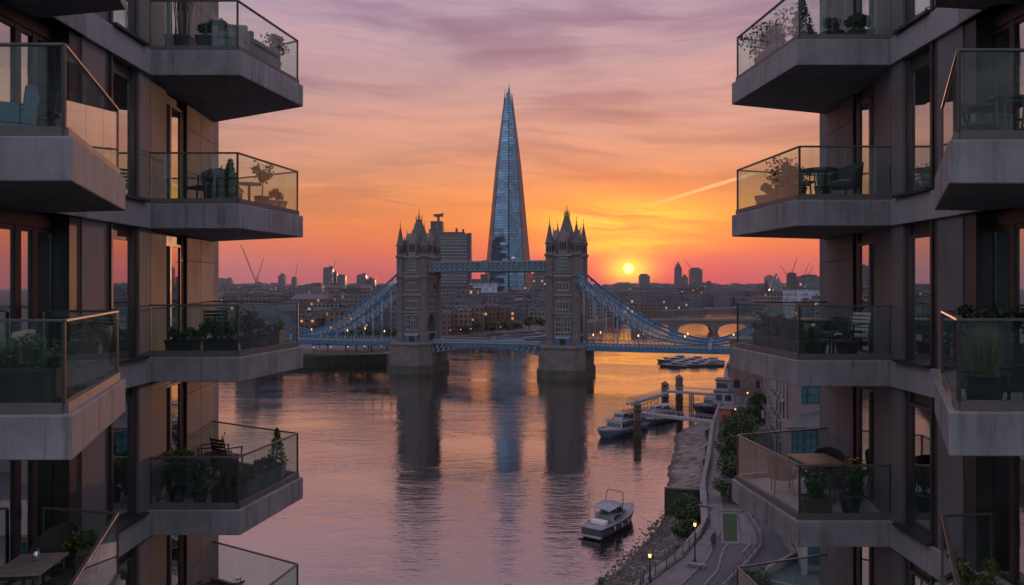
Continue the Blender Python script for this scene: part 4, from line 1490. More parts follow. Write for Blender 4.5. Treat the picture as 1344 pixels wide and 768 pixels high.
        mb.hexa([(t0 + s_ * 5.6, -2.6, 33), (t0 + s_ * 6.8, -1.6, 33), (t0 + s_ * 6.8, 1.6, 33), (t0 + s_ * 5.6, 2.6, 33)], [(t0 + s_ * 5.6, -2.6, 37.4), (t0 + s_ * 6.8, -1.6, 37.4), (t0 + s_ * 6.8, 1.6, 37.4), (t0 + s_ * 5.6, 2.6, 37.4)])
        for k in (-1, 0, 1):
            mb.box(t0 + s_ * 6.8, t0 + s_ * 6.84, k * .95 - .38, k * .95 + .38, 33.8, 36.6, 1)
        mb.build('oriel', [M['stone_trim'], M['opening']], body)
        mb = MB()                                           # teal gates beside the road arch
        for sn in (-1, 1):
            mb.box(t0 + s_ * 5.62, t0 + s_ * 5.9, sn * 3.3, sn * 5.2, 12.45, 16.6, 0)
        mb.build('gate', [M['bridge_teal']], body)
    # pier in the river
    mb = MB()
    P = [(9.2, -9), (5.6, -14.4), (-5.6, -14.4), (-9.2, -9), (-9.2, 9), (-5.6, 14.4), (5.6, 14.4), (9.2, 9)]
    sc = lambda k: [(t0 + x * k, y * k) for x, y in P]
    mb.prism(sc(1.0), 3.2, 11.4)
    mb.prism(sc(1.03), 11.4, 12.29)
    pr = mb.build('pier', [M['granite']], BRG, bevel=0.12)
    mb = MB()
    mb.prism(sc(1.06), -1.2, 3.0, 0)
    mb.prism(sc(1.04), 3.0, 3.4, 0)
    mb.build('tide_skirt', [M['granite_dark']], pr, bevel=0.1)
    mb = MB()
    poly = sc(1.0)
    for a, b in zip(poly, poly[1:] + poly[:1]):
        mb.bar((*a, 13.2), (*b, 13.2), .08)
        n = 6
        for i in range(n):
            x, y = a[0] + (b[0] - a[0]) * i / n, a[1] + (b[1] - a[1]) * i / n
            mb.bar((x, y, 12.29), (x, y, 13.2), .07)
    mb.build('railing', [M['bridge_blue']], pr)


tower(-31.5, '')
tower(31.5, '')

# high level walkways
for n0 in (-5.2, 5.2):
    mb = MB()
    T0, T1 = -25.9, 25.9
    for s_ in (-1.5, 1.5):
        y = n0 + s_
        mb.box(T0, T1, y - .22, y + .22, 41.0, 41.7, 0)
        mb.box(T0, T1, y - .22, y + .22, 44.3, 44.8, 0)
        N = 24
        for i in range(N):
            a, b = T0 + (T1 - T0) * i / N, T0 + (T1 - T0) * (i + 1) / N
            mb.bar((a, y, 41.7), (b, y, 44.3), .14, mi=1)
            mb.bar((a, y, 44.3), (b, y, 41.7), .14, mi=1)
            mb.box(a - .1, a + .1, y - .16, y + .16, 41.7, 44.3, 1)
        mb.box(-1.3, 1.3, y - .3, y + .3, 41.2, 45.4, 0)
    mb.box(T0, T1, n0 - 1.28, n0 + 1.28, 40.8, 41.15, 0)
    mb.hexa([(T0, n0 - 1.7, 44.8), (T1, n0 - 1.7, 44.8), (T1, n0 + 1.7, 44.8), (T0, n0 + 1.7, 44.8)], [(T0, n0 - .2, 45.2), (T1, n0 - .2, 45.2), (T1, n0 + .2, 45.2), (T0, n0 + .2, 45.2)], 2)
    mb.box(T0, T1, n0 - 1.2, n0 + 1.2, 41.2, 44.7, 3)
    mb.build('walkway', [M['bridge_teal_grey'], M['bridge_pale'], M['slate'], M['walk_glass']], BRG)
# bascules: two lifting leaves
for s_ in (-1, 1):
    mb = MB()
    mb.box(s_ * 22.2, s_ * .06, -7.6, 7.6, 11.9, 12.4, 2)
    for y in (-7.5, -2.5, 2.5, 7.5):
        prev = None
        N = 10
        for i in range(N + 1):
            f = i / N
            t = s_ * (22.2 - 22.1 * f)
            zb = 8.3 + 2.9 * math.sin(f * math.pi / 2)
            mb.bar((t, y, zb), (t, y, 12.0), .28, mi=1)
            if prev:
                mb.bar((prev[0], y, prev[1]), (t, y, zb), .5, .5, 0)
                mb.bar((prev[0], y, prev[1]), (t, y, 12.0), .24, mi=1)
            prev = (t, zb)
        mb.box(s_ * 22.2, s_ * .06, y - .25, y + .25, 11.6, 12.2, 0)
    leaf = mb.build('bascule', [M['bridge_blue'], M['bridge_pale'], M['asphalt']], BRG)
    for y in (-7.7, 7.7):
        mb = MB()
        mb.bar((s_ * 22.2, y, 13.6), (s_ * .06, y, 13.6), .16)
        mb.bar((s_ * 22.2, y, 12.5), (s_ * .06, y, 12.5), .3, .2)
        for i in range(30):
            t = s_ * (.4 + i * .74)
            mb.bar((t, y, 12.5), (t, y, 13.6), .09)
        mb.build('parapet', [M['bridge_pale']], leaf)
# side spans
UP = [(5.6, 40.2), (12.6, 34.3), (21.2, 28.6), (27.6, 24.0), (35, 20.1), (42.3, 16.9), (50, 14.9), (55, 14.5), (60, 15.6), (66, 18.2), (72, 21.8)]
LO = [(5.6, 36.6), (12.6, 30.6), (21.2, 23.4), (27.6, 19.2), (35, 16.0), (42.3, 14.4), (50, 13.9), (55, 13.7), (60, 14.2), (66, 16.2), (72, 20.2)]


def interp(tab, x):
    for (a, za), (b, zb) in zip(tab, tab[1:]):
        if x <= b:
            return za + (zb - za) * (x - a) / (b - a)
    return tab[-1][1]


for s_ in (-1, 1):
    tt = lambda t: s_ * (31.5 + t)
    mb = MB()
    mb.box(tt(5.6), tt(82), -8.4, 8.4, 11.3, 12.35, 0)
    for y in (-5, 0, 5):
        mb.box(tt(9.3), tt(82), y - .3, y + .3, 10.2, 11.29, 1)
    deck = mb.build('deck', [M['asphalt'], M['bridge_blue']], BRG)
    for y in (-8.7, 8.7):
        mb = MB()
        mb.box(tt(5.7), tt(82), y - .28, y + .28, 10.7, 12.2, 0)
        mb.box(tt(5.7), tt(82), y - .2, y + .2, 13.35, 13.6, 0)
        for i in range(48):
            t = tt(6 + i * 1.6)
            mb.box(t - .14, t + .14, y - .14, y + .14, 12.2, 13.35, 1)
            if i < 47:
                mb.bar((t, y, 12.25), (tt(6 + i * 1.6 + 1.6), y, 13.3), .12, mi=1)
        mb.build('parapet', [M['bridge_blue'], M['bridge_pale']], deck)
        # suspension chain: a deep braced girder
        ch = MB()
        N = 30
        pr = None
        for i in range(N + 1):
            t = 5.6 + (72 - 5.6) * i / N
            zu, zl = interp(UP, t), interp(LO, t)
            if pr:
                ch.bar((tt(pr[0]), y, pr[1]), (tt(t), y, zu), .62, .78, 0)
                ch.bar((tt(pr[0]), y, pr[2]), (tt(t), y, zl), .62, .66, 0)
                if zu - zl > .9 or pr[1] - pr[2] > .9:
                    ch.bar((tt(pr[0]), y, pr[1]), (tt(t), y, zl), .22, mi=1)
                    ch.bar((tt(pr[0]), y, pr[2]), (tt(t), y, zu), .22, mi=1)
                    ch.bar((tt(t), y, zl), (tt(t), y, zu), .30, mi=1)
            pr = (t, zu, zl)
        ch.build('chain', [M['bridge_blue'], M['bridge_pale']], BRG)
        for i in range(11):
            t = 8.6 + i * 4.2
            mb = MB()
            mb.tube((tt(t), y, 13.3), (tt(t), y, interp(LO, t)), .15, .15, 6)
            mb.lathe([(.3, 13.3), (.3, 13.9), (.16, 14.2)], 6, (tt(t), y, 0))
            mb.build('hanger', [M['bridge_pale']], BRG)
        mb = MB()
        mb.box(tt(54), tt(56), y - .8, y + .8, 11.0, 15.3, 0)
        mb.box(tt(54.3), tt(55.7), y - 1.0, y + 1.0, 12.2, 14.8, 1)
        mb.build('chain_link', [M['bridge_blue'], M['bridge_pale']], BRG)
    for i in range(4):
        for y in (-7.9, 7.9):
            mb = MB()
            t = tt(12 + i * 17)
            mb.tube((t, y, 12.35), (t, y, 16.2), .10, .07, 6, 0)
            mb.lathe([(.1, 16.2), (.22, 16.4), (.22, 16.8), (.05, 17.1)], 6, (t, y, 0), 1)
            mb.build('street_lamp', [M['dark_metal'], M['lamp_glow']], deck)
    # abutment tower at the shore
    mb = MB()
    for sn in (-1, 1):
        mb.box(tt(72), tt(82), sn * 5.2, sn * 10.5, -1, 22)
        mb.hexa([(tt(72), sn * 5.2, 22), (tt(82), sn * 5.2, 22), (tt(82), sn * 10.5, 22), (tt(72), sn * 10.5, 22)], [(tt(75), sn * 7.4, 28), (tt(79), sn * 7.4, 28), (tt(79), sn * 8.4, 28), (tt(75), sn * 8.4, 28)], 1)
    mb.box(tt(72), tt(82), -5.19, 5.19, -1, 11.2)
    mb.build('abutment', [M['stone'], M['slate']], BRG)

# ------------------------------------------------------------------ the tall glass spire and the towers round it
def spire_glass(name, col, metal, rough):
    m = bpy.data.materials.new(name)
    m.use_nodes = True
    t = NT(m.node_tree)
    p = t.n['Principled BSDF']
    tc = t.new('ShaderNodeTexCoord')
    x, y, z = t.sep(tc.outputs['Object'])
    u = t.math('ADD', x, t.math('MULTIPLY', y, 0.73))
    fl = t.math('FRACT', t.math('DIVIDE', z, 3.85))
    line = t.math('GREATER_THAN', fl, 0.66)
    band = t.new('ShaderNodeTexWhiteNoise', noise_dimensions='1D')
    t.put(band.inputs['W'], t.math('FLOOR', t.math('DIVIDE', z, 11.55)))
    cu, cv = t.math('FLOOR', t.math('DIVIDE', u, 4.5)), t.math('FLOOR', t.math('DIVIDE', z, 3.85))
    wn = t.new('ShaderNodeTexWhiteNoise', noise_dimensions='3D')
    t.put(wn.inputs['Vector'], t.comb(cu, cv, 0))
    rv = wn.outputs['Value']
    n = t.noise(t.vmath('MULTIPLY', tc.outputs['Object'], (0.05, 0.05, 0.02)), 1.0, 5, 0.6)
    c = t.mix(rv, tuple(a * 0.5 for a in col), tuple(a * 1.45 for a in col))
    gn = t.new('ShaderNodeNewGeometry').outputs['Normal']
    jit = t.vmath('MULTIPLY', t.vmath('SUBTRACT', wn.outputs['Color'], (0.5, 0.5, 0.5)), (0.10, 0.10, 0.10))
    t.put(p.inputs['Normal'], t.vmath('NORMALIZE', t.vmath('ADD', gn, jit)))
    c = t.mix(t.step(n, 0.3, 0.7), tuple(a * 0.8 for a in col), c)
    c = t.mix(t.math('MULTIPLY', band.outputs['Value'], 0.45), c, tuple(a * 0.5 for a in col))
    c = t.mix(t.math('MULTIPLY', line, 0.7), c, tuple(a * 0.25 for a in col))
    t.put(p.inputs['Base Color'], c)
    p.inputs['Metallic'].default_value = metal
    t.put(p.inputs['Roughness'], t.math('MULTIPLY_ADD', rv, 0.10, rough))
    on = t.math('GREATER_THAN', rv, 0.992)
    low = t.step(z, 150, 40, 0.0, 1.0, 'LINEAR')
    p.inputs['Emission Color'].default_value = (1.0, 0.72, 0.42, 1)
    t.put(p.inputs['Emission Strength'], t.math('MULTIPLY', t.math('MULTIPLY', on, t.math('LESS_THAN', fl, 0.6)), t.math('MULTIPLY_ADD', low, 0.5, 0.02)))
    M[name] = m
    return m


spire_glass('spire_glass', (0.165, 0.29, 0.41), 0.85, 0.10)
spire_glass('spire_edge_dim', (0.10, 0.115, 0.15), 0.7, 0.25)  # same glass; weaker sunset reflection of the side facets put into its colour
spire_glass('spire_glass_dim', (0.11, 0.195, 0.28), 0.85, 0.14)  # same glass; this facet's dimmer reflection is put into the base colour
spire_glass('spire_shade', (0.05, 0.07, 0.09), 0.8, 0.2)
SX, SY = (667.5 - 672) / 1000 * 1085, 1085
SPI = thing('skyscraper', 'tall tapering blue glass spire with a splintered tip, rising above everything', 'skyscraper', (SX, SY, 4.6))


def bw(z):
    pts = [(0, 37.5), (14, 36), (205, 17.8), (288, 7.4), (318, 4.8)]
    for (a, x), (b, y) in zip(pts, pts[1:]):
        if z <= b:
            return x + (y - x) * (z - a) / (b - a)
    return 2.0


FAC = [((-.76, -.56), (-.02, -.93), 306, 'spire_glass'), ((.04, -.82), (.66, -.70), 319, 'spire_glass_dim'), ((.69, -.64), (1.0, .10), 296, 'spire_edge_dim'), ((.98, .16), (.60, .88), 306, 'spire_glass'),
       ((.54, .92), (-.50, .92), 314, 'spire_glass'), ((-.56, .86), (-1.0, .14), 300, 'spire_glass'), ((-1.02, .08), (-.80, -.52), 313, 'spire_edge_dim')]
mb = MB()
cp = [(-.9, .0), (-.68, -.5), (0, -.76), (.6, -.58), (.86, .05), (.5, .8), (-.46, .8)]
for z0, z1 in ((0, 14), (14, 205), (205, 268)):
    mb.hexa([(x * bw(z0), y * bw(z0), z0) for x, y in cp], [(x * bw(z1) * (1 if z1 < 260 else .8), y * bw(z1) * (1 if z1 < 260 else .8), z1) for x, y in cp])
mb.tube((0, 0, 267), (0, 0, 296), 1.2, .5, 6)
mb.build('core', M['spire_shade'], SPI)
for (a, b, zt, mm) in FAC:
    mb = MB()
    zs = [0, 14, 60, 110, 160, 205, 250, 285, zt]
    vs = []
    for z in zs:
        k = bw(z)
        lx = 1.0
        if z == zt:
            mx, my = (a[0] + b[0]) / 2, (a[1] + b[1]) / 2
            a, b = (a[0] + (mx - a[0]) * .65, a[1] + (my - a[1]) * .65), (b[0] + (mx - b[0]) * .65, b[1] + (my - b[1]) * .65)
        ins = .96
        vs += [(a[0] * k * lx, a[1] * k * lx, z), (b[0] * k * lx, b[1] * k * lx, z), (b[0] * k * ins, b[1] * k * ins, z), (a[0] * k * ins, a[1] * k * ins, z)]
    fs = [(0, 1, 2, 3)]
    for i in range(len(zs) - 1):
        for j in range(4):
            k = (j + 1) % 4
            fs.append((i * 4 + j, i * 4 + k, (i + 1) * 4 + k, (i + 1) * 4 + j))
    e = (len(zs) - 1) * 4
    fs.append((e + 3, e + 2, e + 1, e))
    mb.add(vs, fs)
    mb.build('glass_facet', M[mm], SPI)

facade('facade_brick', (0.105, 0.064, 0.050), (0.03, 0.034, 0.04), 3.0, 3.3, (0.25, 0.75), (0.25, 0.75), 0.06, (1.0, 0.42, 0.12), 0.7)
facade('facade_stone', (0.140, 0.118, 0.110), (0.03, 0.036, 0.045), 3.2, 3.5, (0.2, 0.8), (0.25, 0.78), 0.03, (1.0, 0.5, 0.18), 0.6)
facade('facade_office', (0.105, 0.098, 0.103), (0.06, 0.08, 0.10), 2.4, 3.8, (0.06, 0.94), (0.3, 0.95), 0.03, (1.0, 0.6, 0.3), 0.5)
facade('facade_tower', (0.082, 0.076, 0.088), (0.045, 0.05, 0.065), 3.0, 3.2, (0.15, 0.85), (0.3, 0.85), 0.008, (1.0, 0.6, 0.3), 0.5, rnd=0.2)
facade('facade_banded', (0.17, 0.16, 0.155), (0.035, 0.045, 0.055), 60.0, 3.9, (0.0, 1.0), (0.34, 1.0), 0.0, rnd=0.05)
facade('facade_pale', (0.33, 0.37, 0.43), (0.24, 0.28, 0.34), 2.2, 4.2, (0.1, 0.9), (0.2, 0.9), 0.01, rnd=0.05, wrough=0.25)
mat('roof_lead', (0.055, 0.052, 0.056), 0.8, 0.2, 0.2)
mat('crane_metal', (0.07, 0.06, 0.06), 0.6, 0.2, 1)


def px_box(px0, px1, ytop, v, depth, base=4.6):
    """a block whose front stands at depth v and reaches from px0 to px1, as tall as ytop"""
    x0, x1 = (px0 - 672) / 1000 * v, (px1 - 672) / 1000 * v
    zt = CAM_Z - (ytop - 376) / 1000 * v
    return x0, x1, zt - base


def block(name, label, cat, px0, px1, ytop, v, depth, m, rot=0.0, base=4.6, group=None, caps=(), seed=0, roof='roof_lead'):
    x0, x1, h = px_box(px0, px1, ytop, v, depth, base)
    w = x1 - x0
    root = thing(name, label, cat, ((x0 + x1) / 2, v + depth / 2, base), rot, group)
    mb = MB()
    mb.box(-w / 2, w / 2, -depth / 2, depth / 2, 0, h)
    mb.build('wall', M[m], root)
    mb = MB()
    mb.box(-w / 2 - .15, w / 2 + .15, -depth / 2 - .15, depth / 2 + .15, h + .003, h + max(.5, h * .012))
    for (a, b, c, d, hh) in caps:
        mb.box(-w / 2 + w * a, -w / 2 + w * b, -depth / 2 + depth * c, -depth / 2 + depth * d, h + max(.5, h * .012) + .004, h + hh)
    mb.build('roof', M[roof], root)
    return root


# hospital tower with its banded floors and the taller shaft behind
GT = block('tower_block', 'banded grey office tower left of the glass spire', 'tower block', 577, 613, 308, 940, 34, 'facade_banded', caps=((.05, .9, .1, .9, 3.5), (.55, .62, .4, .6, 9), (.8, .86, .4, .6, 8)))
block('tower_block', 'narrow brown tower clad in brick, close against the banded grey tower', 'tower block', 613.4, 618.2, 307, 952, 24, 'facade_tower')
T2 = block('tower_block', 'tall dark tower with a jutting head, just behind the left stone bridge tower', 'tower block', 563, 581, 302, 1000, 30, 'facade_tower', caps=((.1, .95, .1, .9, 12),))
mb = MB()
hh = CAM_Z + (376 - 302) - 4.6
mb.tube((2, 0, hh), (2, 0, hh + 19), 2.2, 1.6, 8)
mb.box(-3.5, 8.5, -4, 4, hh + 19, hh + 22)
mb.bar((-5, 0, hh + 21), (9, 0, hh + 23), 1.2)
mb.build('mast', M['facade_tower'], T2)
block('office_building', 'low pale blue glass office building at the foot of the spire', 'office building', 616, 652, 372, 800, 30, 'facade_pale')
block('office_building', 'pale stepped office top seen between banded tower and spire', 'office building', 619, 640, 367, 850, 24, 'facade_tower', caps=((.55, .95, .1, .9, 6),))
block('office_building', 'rounded grey stone office building right of the spire, below the walkway', 'office building', 699, 724, 360, 900, 30, 'facade_stone', caps=((.1, .7, .1, .9, 3),))


# far-off towers of the skyline, in haze
SKY = [
    (278, 294, 367, 2500, 'slab', 'wide pale tower in haze, leftmost above the far rooftops'),
    (295.5, 303, 367, 2500, 'slab', 'narrow pale tower beside the wide pale one on the far left skyline'),
    (365, 374, 362, 2000, 'slab', 'lone dark square tower between two cranes on the left skyline'),
    (382.5, 389, 366, 1800, 'slab', 'slim tower under construction below a tall crane, left skyline'),
    (424, 436, 353, 1800, 'slab', 'tallest tower of the left skyline group, with a crane on top'),
    (436.4, 442, 358, 1830, 'slab', 'narrow middle tower tucked between two taller ones on the left skyline'),
    (442.4, 453, 363, 1800, 'slab', 'lower broad tower right of the tallest left skyline tower'),
    (468, 480, 362, 2100, 'slab', 'dark tower with a stepped top near the left bridge chain'),
    (480.4, 492, 367, 2120, 'slab', 'lower tower attached to the stepped one near the left bridge chain'),
    (840, 853, 362, 2000, 'slab', 'square dark tower standing alone right below the setting sun'),
    (886.5, 895, 352, 1800, 'slab', 'dark tower with a pointed crown on the right skyline'),
    (895.4, 903, 364, 1830, 'slab', 'lower shoulder tower beside the pointed-crown tower'),
    (907, 922, 354, 1900, 'slab', 'broad tall tower with a leaning crane, right skyline'),
    (922.4, 935, 373, 1700, 'slab', 'low square block at the foot of the broad tall tower'),
    (1006, 1017, 363, 3000, 'slab', 'faint pale tower fading in haze beside the pointed dome'),
]
for i, (a, b, y, v, k, lab) in enumerate(SKY):
    w = (b - a) / 1000 * v
    caps = [((.15, .8, .1, .9, 5),), ((.1, .5, .1, .9, 4), (.6, .9, .2, .8, 7)), ((.3, .7, .1, .9, 6),)][i % 3]
    if 'pointed' in lab and 'crown' in lab and 'lower' not in lab:
        caps = ((.12, .88, .1, .9, 5), (.25, .75, .2, .8, 10), (.4, .6, .3, .7, 15))
    block('tower_block', lab, 'tower block', a, b, y, v, w * .9, 'facade_tower', caps=caps)
# right-hand group near the right block
block('office_building', 'long flat-roofed dark office building with rows of bright windows, far right', 'office building', 1049, 1092, 363, 850, 40, 'facade_office', caps=((.4, .62, .2, .8, 2.2),))
block('tower_block', 'blank dark tower shaft under a crane, beside the long flat-roofed office', 'tower block', 1037.5, 1045, 359, 820, 10, 'roof_lead')
DM = thing('domed_building', 'dark building with a pointed glass dome, left of the blank shaft', 'office building', ((1023 - 672) / 1000 * 1150, 1165, 4.6))
mb = MB()
mb.lathe([(10.5, 0), (10.5, 20), (9.6, 27), (8.6, 30), (6.6, 38), (4.2, 44), (2.0, 48), (.3, 51)], 14, (0, 0, 0), 0, False)
mb.build('dome', M['facade_office'], DM)
mb = MB()
mb.box(-11, 12, -10, 12, 0, 21)
mb.build('wall', M['facade_office'], DM)
FR = thing('building_frame', 'open dark steel frame of an unfinished block on the right skyline', 'building frame', ((1000.5 - 672) / 1000 * 900, 900, 4.6))
mb = MB()
for x in (-4.8, -1.6, 1.6, 4.8):
    for y in (-4, 4):
        mb.bar((x, y, 0), (x, y, 33), .7)
for z in (7, 12, 17, 22, 27, 32.6):
    mb.box(-5.2, 5.2, -4.4, 4.4, z, z + .7)
mb.box(4.4, 5.6, -4, 4, 0, 38)
mb.build('frame', M['crane_metal'], FR)
mb = MB()
mb.box(-4.6, 3.4, -3.5, 3.5, 0, 21.9)
mb.build('core', M['facade_tower'], FR)


def crane(px, ybase, pxt, yt, v, label, k=1.0):
    """luffing tower crane: mast from the ground, jib, counter-jib, cab"""
    x = (px - 672) / 1000 * v
    zb = CAM_Z - (ybase - 376) / 1000 * v
    tx, tz = (pxt - 672) / 1000 * v - x, CAM_Z - (yt - 376) / 1000 * v
    r = thing('tower_crane', label, 'crane', (x, v, 4.6))
    zb -= 4.6
    tz -= 4.6
    w = 1.3 * k * v / 1500
    mb = MB()
    for sx in (-1, 1):
        for sy in (-1, 1):
            mb.bar((sx * w * .6, sy * w * .6, 0), (sx * w * .6, sy * w * .6, zb), w * .32)
    n = 10
    for i in range(n):
        mb.bar((-w * .6, -w * .6, zb * i / n), (w * .6, -w * .6, zb * (i + 1) / n), w * .2)
        mb.bar((w * .6, w * .6, zb * i / n), (-w * .6, w * .6, zb * (i + 1) / n), w * .2)
    mb.build('mast', M['crane_metal'], r)
    mb = MB()
    d = Vector((tx, 0, tz - zb))
    up = Vector((-d.z, 0, d.x)).normalized() * w * .7
    if up.z < 0:
        up = -up
    for y in (-w * .5, w * .5):
        mb.bar((0, y, zb), (tx, y, tz), w * .35)
    mb.bar(Vector((0, 0, zb)) + up, Vector((tx, 0, tz)) + up * .2, w * .35)
    for i in range(14):
        p0, p1 = Vector((0, 0, zb)) + d * (i / 14), Vector((0, 0, zb)) + d * ((i + 1) / 14)
        mb.bar(p0, p1 + up * (1 - .8 * (i + 1) / 14), w * .2)
    mb.build('jib', M['crane_metal'], r)
    mb = MB()
    s_ = -1 if tx > 0 else 1
    mb.bar((0, 0, zb), (s_ * w * 6, 0, zb + w * .5), w * .9)
    mb.box(s_ * w * 4.4, s_ * w * 6.6, -w, w, zb - w * 1.2, zb + w * .4)
    mb.bar((0, 0, zb), (s_ * w * 1.8, 0, zb + w * 6), w * .4)
    mb.bar((s_ * w * 6, 0, zb + w * .5), (s_ * w * 1.8, 0, zb + w * 6), w * .2)
    mb.bar((s_ * w * 1.8, 0, zb + w * 6), (tx * .85, 0, zb + (tz - zb) * .85 + w), w * .16)
    mb.build('counter_jib', M['crane_metal'], r)
    mb = MB()
    mb.box(-w * .9, w * .9, -w * 1.1, w * .9, zb - w * 1.6, zb + w * .5)
    mb.build('cab', M['crane_metal'], r)
    return r


crane(336, 371, 316, 321, 1350, 'large dark crane with its long jib raised steeply to the left', 1.25)
crane(338, 366, 346, 339, 1500, 'smaller crane leaning right, just behind the large dark crane', .8)
crane(387.5, 368, 391, 344, 1750, 'thin crane standing nearly upright above the slim unfinished tower', .7)
crane(436, 355, 442.5, 340, 1780, 'thin crane leaning off the roof of the tallest left skyline tower', .6)
crane(889, 354, 884, 344, 1790, 'small crane leaning left above the pointed-crown tower', .5)
crane(908, 355, 897, 338, 1890, 'thin crane leaning left from the roof of the broad tall tower', .6)
crane(1035, 366, 1024, 348, 830, 'crane with its jib raised left over the pointed dome', .8)
crane(1040, 358, 1046, 339, 815, 'crane leaning right from the top of the blank dark shaft', .8)
crane(1055, 364, 1062.5, 344, 1000, 'left one of the two parallel cranes behind the long flat-roofed office', .6)
crane(1063, 360, 1068, 347, 1050, 'right, shorter one of the two parallel cranes behind the long flat-roofed office', .6)

# riverside warehouses between the bridge towers
WH = [
    (574, 592, 411, 470, 'facade_brick', 'brick warehouse with many lit windows, nearest the left stone tower'),
    (592.5, 618, 408, 480, 'facade_brick', 'flat-topped brick warehouse with a pale roof edge, second from the left stone tower'),
    (618.5, 634, 404, 500, 'facade_brick', 'dark narrow brick warehouse in front of the pale blue office'),
    (634.5, 652, 402, 520, 'facade_brick', 'brick warehouse with warm strip lights below the spire'),
    (652.5, 675, 390, 560, 'facade_tower', 'dark office block standing at the very foot of the spire'),
    (652, 668, 404, 530, 'facade_brick', 'tall brick warehouse with glowing vertical strips, below the spire'),
    (668.5, 677, 406, 528, 'facade_brick', 'thin brick gable just right of the glowing vertical strips'),
    (694, 722, 407, 600, 'facade_stone', 'stone riverside block with rows of square windows, left of the right tower'),
    (683, 716, 395, 640, 'facade_office', 'long low office with a pale roof line, behind the stone riverside block'),
    (600, 617, 399, 620, 'facade_office', 'low grey roof with bright plant units under the banded tower'),
    (577, 590, 398, 600, 'facade_office', 'blue-grey office corner under the banded tower'),
]
for (a, b, y, v, m, lab) in WH:
    block('warehouse' if m == 'facade_brick' else 'riverside_building', lab, 'building', a, b, y, v, 30, m, roof='roof_lead' if m != 'facade_brick' else 'slate', caps=((.1, .3, .2, .6, 2.0), (.55, .75, .3, .8, 1.6)))
# left bank, beyond the left chain
LBK = [
    (394, 412, 420, 420, 'facade_brick', 'dark brick block at the low end of the left chain'),
    (408, 429, 411, 480, 'facade_brick', 'brown brick mansion block behind the left chain'),
    (429, 455, 409, 430, 'facade_brick', 'brick block with glowing window rows under the left chain'),
    (452, 478, 402, 520, 'facade_stone', 'flat-roofed pale building with a lit top floor behind the left chain'),
    (478, 502, 404, 480, 'facade_office', 'grey office block partly hidden by the left chain, near the tower'),
    (500, 528, 398, 560, 'facade_office', 'pale office slab just left of the left stone tower'),
    (398, 424, 404, 620, 'facade_stone', 'stone block with roof plant, behind the brown brick mansion block'),
]
for (a, b, y, v, m, lab) in LBK:
    block('riverside_building', lab, 'building', a, b, y, v, 26, m, caps=((.1, .35, .2, .6, 1.6), (.5, .8, .3, .8, 1.2)))
# right of the right tower, across the river
RBK = [
    (770, 792, 398, 700, 'facade_stone', 'stone block with pale ledges, just right of the right stone tower'),
    (792, 815, 402, 740, 'facade_brick', 'brown brick block under the right chain, beside the stone block with ledges'),
    (806, 842, 393, 850, 'facade_office', 'wide dark office with a shining roof, below the sun'),
    (843, 868, 400, 760, 'facade_brick', 'dark brick riverside block near the arched bridge abutment'),
    (868, 905, 398, 1000, 'facade_office', 'long dark office above the first arches of the low bridge'),
    (886, 914, 392, 1150, 'facade_stone', 'stone block with a pale roof above the arched bridge'),
    (912, 950, 394, 1200, 'facade_brick', 'dark brick block above the middle of the arched bridge'),
    (945, 985, 390, 1250, 'facade_office', 'dark wide office at the far bank, above the right end of the arched bridge'),
    (1004, 1040, 386, 700, 'facade_stone', 'long white-windowed stone building behind the hedge balcony'),
    (1046, 1092, 380, 640, 'facade_pale', 'pale glass office with bright strips behind the hedge balcony'),
]
for (a, b, y, v, m, lab) in RBK:
    block('riverside_building', lab, 'building', a, b, y, v, 34, m, caps=((.1, .35, .2, .6, 2.0), (.5, .8, .3, .8, 1.5)))

# the rooftops of the city, nearest ones as buildings of their own
CR = random.Random(5)


def in_poly(x, y, poly):
    c = False
    j = len(poly) - 1
    for i in range(len(poly)):
        xi, yi = poly[i]
        xj, yj = poly[j]
        if (yi > y) != (yj > y) and x < (xj - xi) * (y - yi) / (yj - yi) + xi:
            c = not c
        j = i
    return c


RIVER = LEFT_SHORE + RIGHT_SHORE[::-1]


def dry(x, y, r):
    return not any(in_poly(x + a * r, y + b * r, RIVER) for a in (-1, -.3, .3, 1) for b in (-1, -.3, .3, 1))


